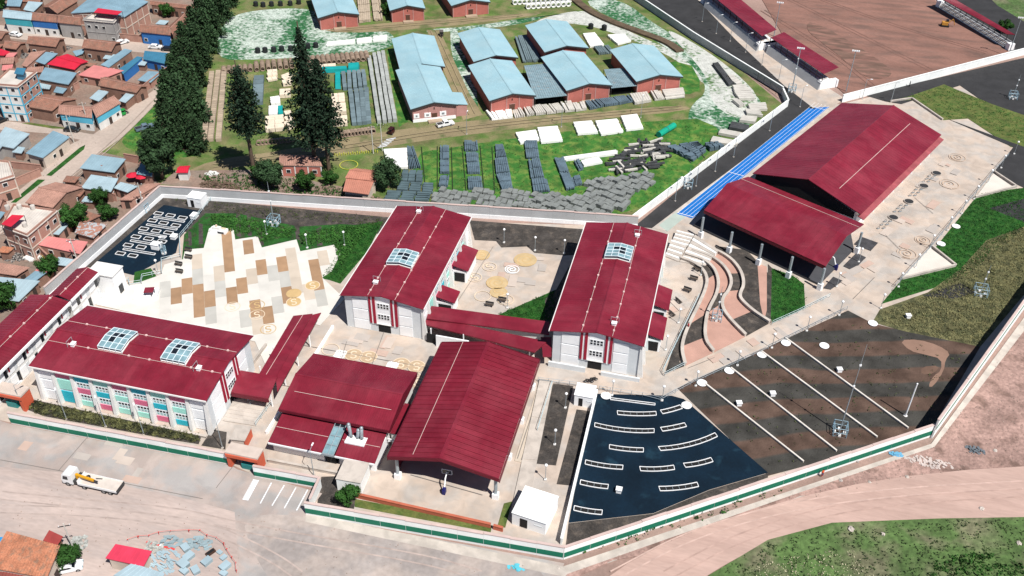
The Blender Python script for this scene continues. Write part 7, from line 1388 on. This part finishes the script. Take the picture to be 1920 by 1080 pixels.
def heap(label, name, px, rx, ry, n, size, m, cat, hmax=.8, rz=.4, spread=.4):
    r = thing(name, label, cat, at(*px)); r['_o'] = (0, 0, 0); mb = MB()
    for i in range(n):
        a = sr.random()*6.28; d = math.sqrt(sr.random()); x, y = rx*d*math.cos(a), ry*d*math.sin(a); z = hmax*(1-d*d)*sr.random()+.08
        mb.box((x, y, z), (size[0]*sr.uniform(.6, 1.2), size[1]*sr.uniform(.6, 1.2), size[2]*sr.uniform(.6, 1.3)), rz+sr.uniform(-spread, spread))
    mb.build('pieces', m, r); MB().tube((0, 0, 0), (0, 0, .06), max(rx, ry)*.75, 12).build('footprint', towndirt, r); return r
heap('heap of pale tin sheets beside the market stall roof', 'sheet_heap', u5((1225, 985))[0], 2.6, 3.0, 110, (1.0, .3, .06), tinpale, 'sheet heap', .9, -.4, .3); heap('low heap of blue grey sheets inside the tape barrier, left', 'sheet_heap', u5((1290, 828))[0], 2.4, 1.2, 60, (.7, .45, .08), cr_m, 'sheet heap', .8); heap('low heap of blue grey sheets inside the tape barrier, right', 'sheet_heap', u5((1500, 842))[0], 2.5, 1.3, 70, (.7, .5, .08), cr_m, 'sheet heap', .9)
heap('clutter of bags and goods behind the rusty red shed', 'goods_heap', u5((560, 880))[0], 1.6, 2.6, 45, (.7, .6, .5), mat('goods_mix', (.35, .36, .34), .8, .5, 2.), 'goods', .9, 0, 2); heap('clutter beside the market stall corner', 'goods_heap', u5((1150, 870))[0], 1.6, 1.0, 25, (.6, .5, .4), MATS['goods_mix'], 'goods', .6, 0, 2); heap('pile of white sacks and scrap in the earthen town yard', 'goods_heap', K5((250, 840))[0], 2.4, 2.0, 40, (.9, .7, .5), whitew, 'goods', .7, 0, 2); heap('scrap tools and yellow bundle in the earthen town yard', 'goods_heap', K5((360, 845))[0], 1.8, 1.2, 30, (.6, .4, .4), mat('ochre_scrap', (.4, .26, .06), .8, .4, 2.), 'goods', .6, 0, 2)
for px, s in ((J((470, 480))[0], 'below the bright red roof'), (J((720, 440))[0], 'between tiled house and steel shed'), (J((420, 660))[0], 'below the steel blue roof'), (J((1010, 240))[0], 'beside the blue front house'), (J((170, 420))[0], 'left of small steel blue roof'), (J((1050, 500))[0], 'in the walled green yard'), (J((480, 360))[0], 'beside the left tiled gable house'), (K5((150, 60))[0], 'beside the crossing shed'), (K5((560, 290))[0], 'behind the tin sheds'), (K5((600, 450))[0], 'in the brick courtyard'), (K5((640, 690))[0], 'by the boundary wall annex'), (K5((110, 850))[0], 'of dark scrap in the earthen town yard')): heap('heap of household goods and timber '+s, 'goods_heap', px, 2.6, 1.8, 45, (1.1, .4, .3), mat('yard_clutter', (.30, .28, .26), .85, .6, 1.6, col2=(.05, .05, .055), thr=(.45, .55)), 'goods', .8, 0, 2)
heap('dry brush heap behind the boundary wall', 'brush_heap', (412, 350), 5.5, 2.2, 200, (1.2, .12, .12), mat('brushwood', (.16, .11, .08), .95, .3), 'brush heap', 1.4, 0, 3); heap('pale rubble heap beside the brush behind the wall', 'rubble_heap', (398, 327), 1.8, 1.0, 35, (.7, .5, .3), whitew, 'rubble', .7, 0, 3); heap('reddish stones heaped beside the tree by the pink cottage', 'rubble_heap', (360, 280), 3, 1.2, 50, (.8, .6, .5), brickw, 'rubble', .7, 0, 3)
fl = thing('tape_barrier', 'tape barrier with red flags curving round the metal crates', 'barrier', at(*u5((1450, 850))[0])); fp = ats(u5((960, 832), (1040, 806), (1120, 800), (1195, 776), (1280, 766), (1420, 760), (1500, 760), (1555, 796), (1625, 815), (1680, 856), (1702, 900), (1740, 960), (1772, 1002), (1776, 1060)))
flag = mat('flag_red', (.60, .06, .05), .7)
for i, p in enumerate(fp):
    MB().tube(p, p+Vector((0, 0, 1.0)), .035, 5).build('post', flag if i % 2 else offwhite, fl); MB().box(p+Vector((.12, 0, .9)), (.25, .05, .22), i*.7).build('flag', flag, fl)
    if i+1 < len(fp): MB().tube(p+Vector((0, 0, .95)), fp[i+1]+Vector((0, 0, .95)), .03, 4).build('tape', flag, fl)
q = ats(u5((1098, 826), (1310, 882)), .15); r = thing('red_plank', 'long red painted plank lying left of the sheet heaps', 'plank', (q[0]+q[1])/2); MB().box((q[0]+q[1])/2, ((q[1]-q[0]).length, .35, .2), u=q[1]-q[0]).build('board', flag, r); MB().box((q[0]+q[1])/2+Vector((0, 0, .12)), (.3, .3, .06), u=q[1]-q[0]).build('tie', white, r)
# stones, litter and rubble outside the wall
rock = mat('rock_grey', (.30, .27, .25), .95, .2, 1.2, rand=.2)
def boulder(label, px, s, m=rock, cat='rock', name='boulder'):
    mb = MB().sphere((0, 0, s*.35), s, 9, 6, .65); rr = random.Random(int(px[0]*7+px[1]))
    for v in mb.v: v *= rr.uniform(.78, 1.15)
    o = mb.build(name, m); o.location = at(*px); return tag(o, label, cat, 'rocks outside the wall')
for (x, y), s, lab in (((1498, 897), .9, 'grey boulder at the foot of the green banded wall, left of the person'), ((1632, 851), .9, 'grey boulder at the foot of the wall, right of the person'), ((1690, 832), 1.0, 'grey boulder near the wall corner'), ((1576, 902), .7, 'pale green rock with dark hole below the wall'), ((1608, 866), .5, 'small dark rock below the wall'), ((1595, 994), 1.0, 'pale flat rock at the meadow edge'), ((1655, 1003), .7, 'second pale rock at the meadow edge'), ((1865, 846), .7, 'pale stone on the embankment'), ((1840, 955), .8, 'pale stone in the dirt road'), ((1700, 895), .7, 'chalky stone on the embankment below the wall'), ((1630, 905), .6, 'pinkish stone on the embankment'), ((1910, 1020), .8, 'white stone in the meadow at the right edge'), ((1047, 1066), .5, 'small stone at the wall corner')): boulder(lab, (x, y), s*.6, rock if 'grey' in lab or 'dark' in lab else mat('pale_stone', (.46, .41, .37), .95, .2, 1.))
heap('blue plastic litter below the boundary wall', 'litter_heap', (1682, 853), 1.6, .5, 25, (.6, .4, .15), mat('blue_plastic', (.12, .33, .50), .5), 'litter', .3, .5, 1); heap('turquoise litter at the street edge by the wall corner', 'litter_heap', (968, 1066), 1.3, .9, 25, (.5, .4, .15), mat('cyan_plastic', (.10, .45, .55), .5), 'litter', .3, .5, 1); heap('dark grey debris on the embankment', 'litter_heap', (1828, 845), 1.8, .9, 30, (.6, .4, .3), mat('grey_debris', (.12, .14, .16), .8), 'litter', .5, 0, 2); heap('chalky rubble strip on the embankment', 'rubble_heap', (1742, 868), 4.2, 1.3, 90, (.6, .4, .2), mat('chalk', (.50, .43, .40), .95), 'rubble', .3, .6, 2)
rr = random.Random(8); mb = MB()
for pol, n in (([(1070, 1075), (1480, 930), (1750, 840), (1960, 560), (1960, 860), (1700, 900), (1400, 960), (1150, 1060)], 700), ([(20, 900), (440, 960), (1000, 1060), (900, 1080), (0, 1080)], 260), ([(1400, 0), (1740, 0), (1880, 95), (1600, 170)], 160), ([(0, 100), (300, 100), (180, 270), (0, 460)], 260)):
    pw = [(p.x, p.y) for p in ats(pol)]
    for x, y in scatter(pw, n, n): s = rr.uniform(.05, .17); mb.box((x, y, .2+s*.2), (s, s*rr.uniform(.5, 1), s*.6), rr.uniform(0, 3))
stuff(tag(mb.build('loose_stones', mat('stone_mix', (.30, .235, .20), .95, .5, .4)), 'loose stones scattered over the bare dirt', 'stones'))
# wheel ruts worn into the dirt
rutk = [0]
def ruts(pts, col, w_=.28, gap=1.7):
    P_ = smooth(ats(pts), 3); m = mat('rut_%d' % int(col[0]*1000), col, .95, .2, .5, fine=.1)
    for s in (-gap/2, gap/2): rutk[0] += 1; struct(ribbon(offset(P_, s), w_, GZ+.01+.0015*rutk[0]).build('wheel_rut', m))
for q, c in (([(0, 930), (150, 945), (330, 960), (430, 985), (560, 1010), (800, 1050), (900, 1080)], (.385, .312, .282)), ([(0, 955), (200, 962), (380, 985), (440, 1010), (520, 1050), (560, 1080)], (.39, .318, .288)), ([(1150, 1080), (1300, 1000), (1500, 945), (1700, 922), (1920, 910)], (.47, .335, .29)), ([(1250, 1080), (1380, 1010), (1560, 955), (1740, 935), (1920, 925)], (.405, .28, .24)),
             ([(1480, 0), (1600, 60), (1760, 140)], (.19, .105, .085)), ([(1430, 20), (1560, 100), (1640, 165)], (.19, .105, .085)), ([(1540, 0), (1680, 50), (1850, 100)], (.195, .108, .087)), ([(330, 150), (230, 255), (100, 365), (0, 440)], (.36, .295, .255)), ([(400, 312), (640, 278), (880, 238), (1280, 202)], (.27, .22, .135)), ([(812, 58), (850, 140), (885, 215)], (.27, .22, .135)), ([(620, 58), (800, 45), (980, 28)], (.27, .22, .135))): ruts(q, c)
# town utility poles and yellow ring in the yard
p0_ = proto('utility_pole', '', 'utility pole', 'utility poles in the town'); MB().tube((0, 0, 0), (0, 0, 8.5), .16, 6, .1).build('pole', polep, p0_); MB().box((0, 0, 7.9), (1.9, .12, .12)).build('crossarm', darksteel, p0_)
for x in (-.8, 0, .8): MB().tube((x, 0, 7.95), (x, 0, 8.2), .06, 5).build('insulator', white, p0_)
pl = Placer(p0_)
for p, s in (((168, 243), 'at the corner house'), ((139, 268), 'at the crossing'), ((150, 505), 'by the boundary wall above corridor wing'), ((145, 1045), 'in the bottom left corner'), ((700, 288), 'left one beside the yard track'), ((717, 283), 'right one beside the yard track'), ((272, 398), 'by the boundary wall beside the play deck')): pl(at(*p), .5, 'grey utility pole '+s)
c = at(654, 310); struct(ribbon([c+Vector((2.4*math.cos(a), 2.4*math.sin(a), 0)) for a in [i*math.pi/12 for i in range(25)]], .25, GZ).build('painted_ring', mat('lime_paint', (.40, .42, .06), .8)))
for i in range(20):
    p = at(628+4.2*i, 291-.35*i+(1.5 if i % 2 else 0)); o = MB().tube(p, p+Vector((0, 0, .55)), .18, 6); o.sphere(p+Vector((0, 0, .55)), .18, 6, 4); o = o.build('yellow_post', MATS['lime_paint']); tag(o, 'short yellow post in the dotted line beside the yard track', 'bollard', 'yellow posts by the track')
for o in list(bpy.data.objects):
    if '_o' in o.keys(): del o['_o']
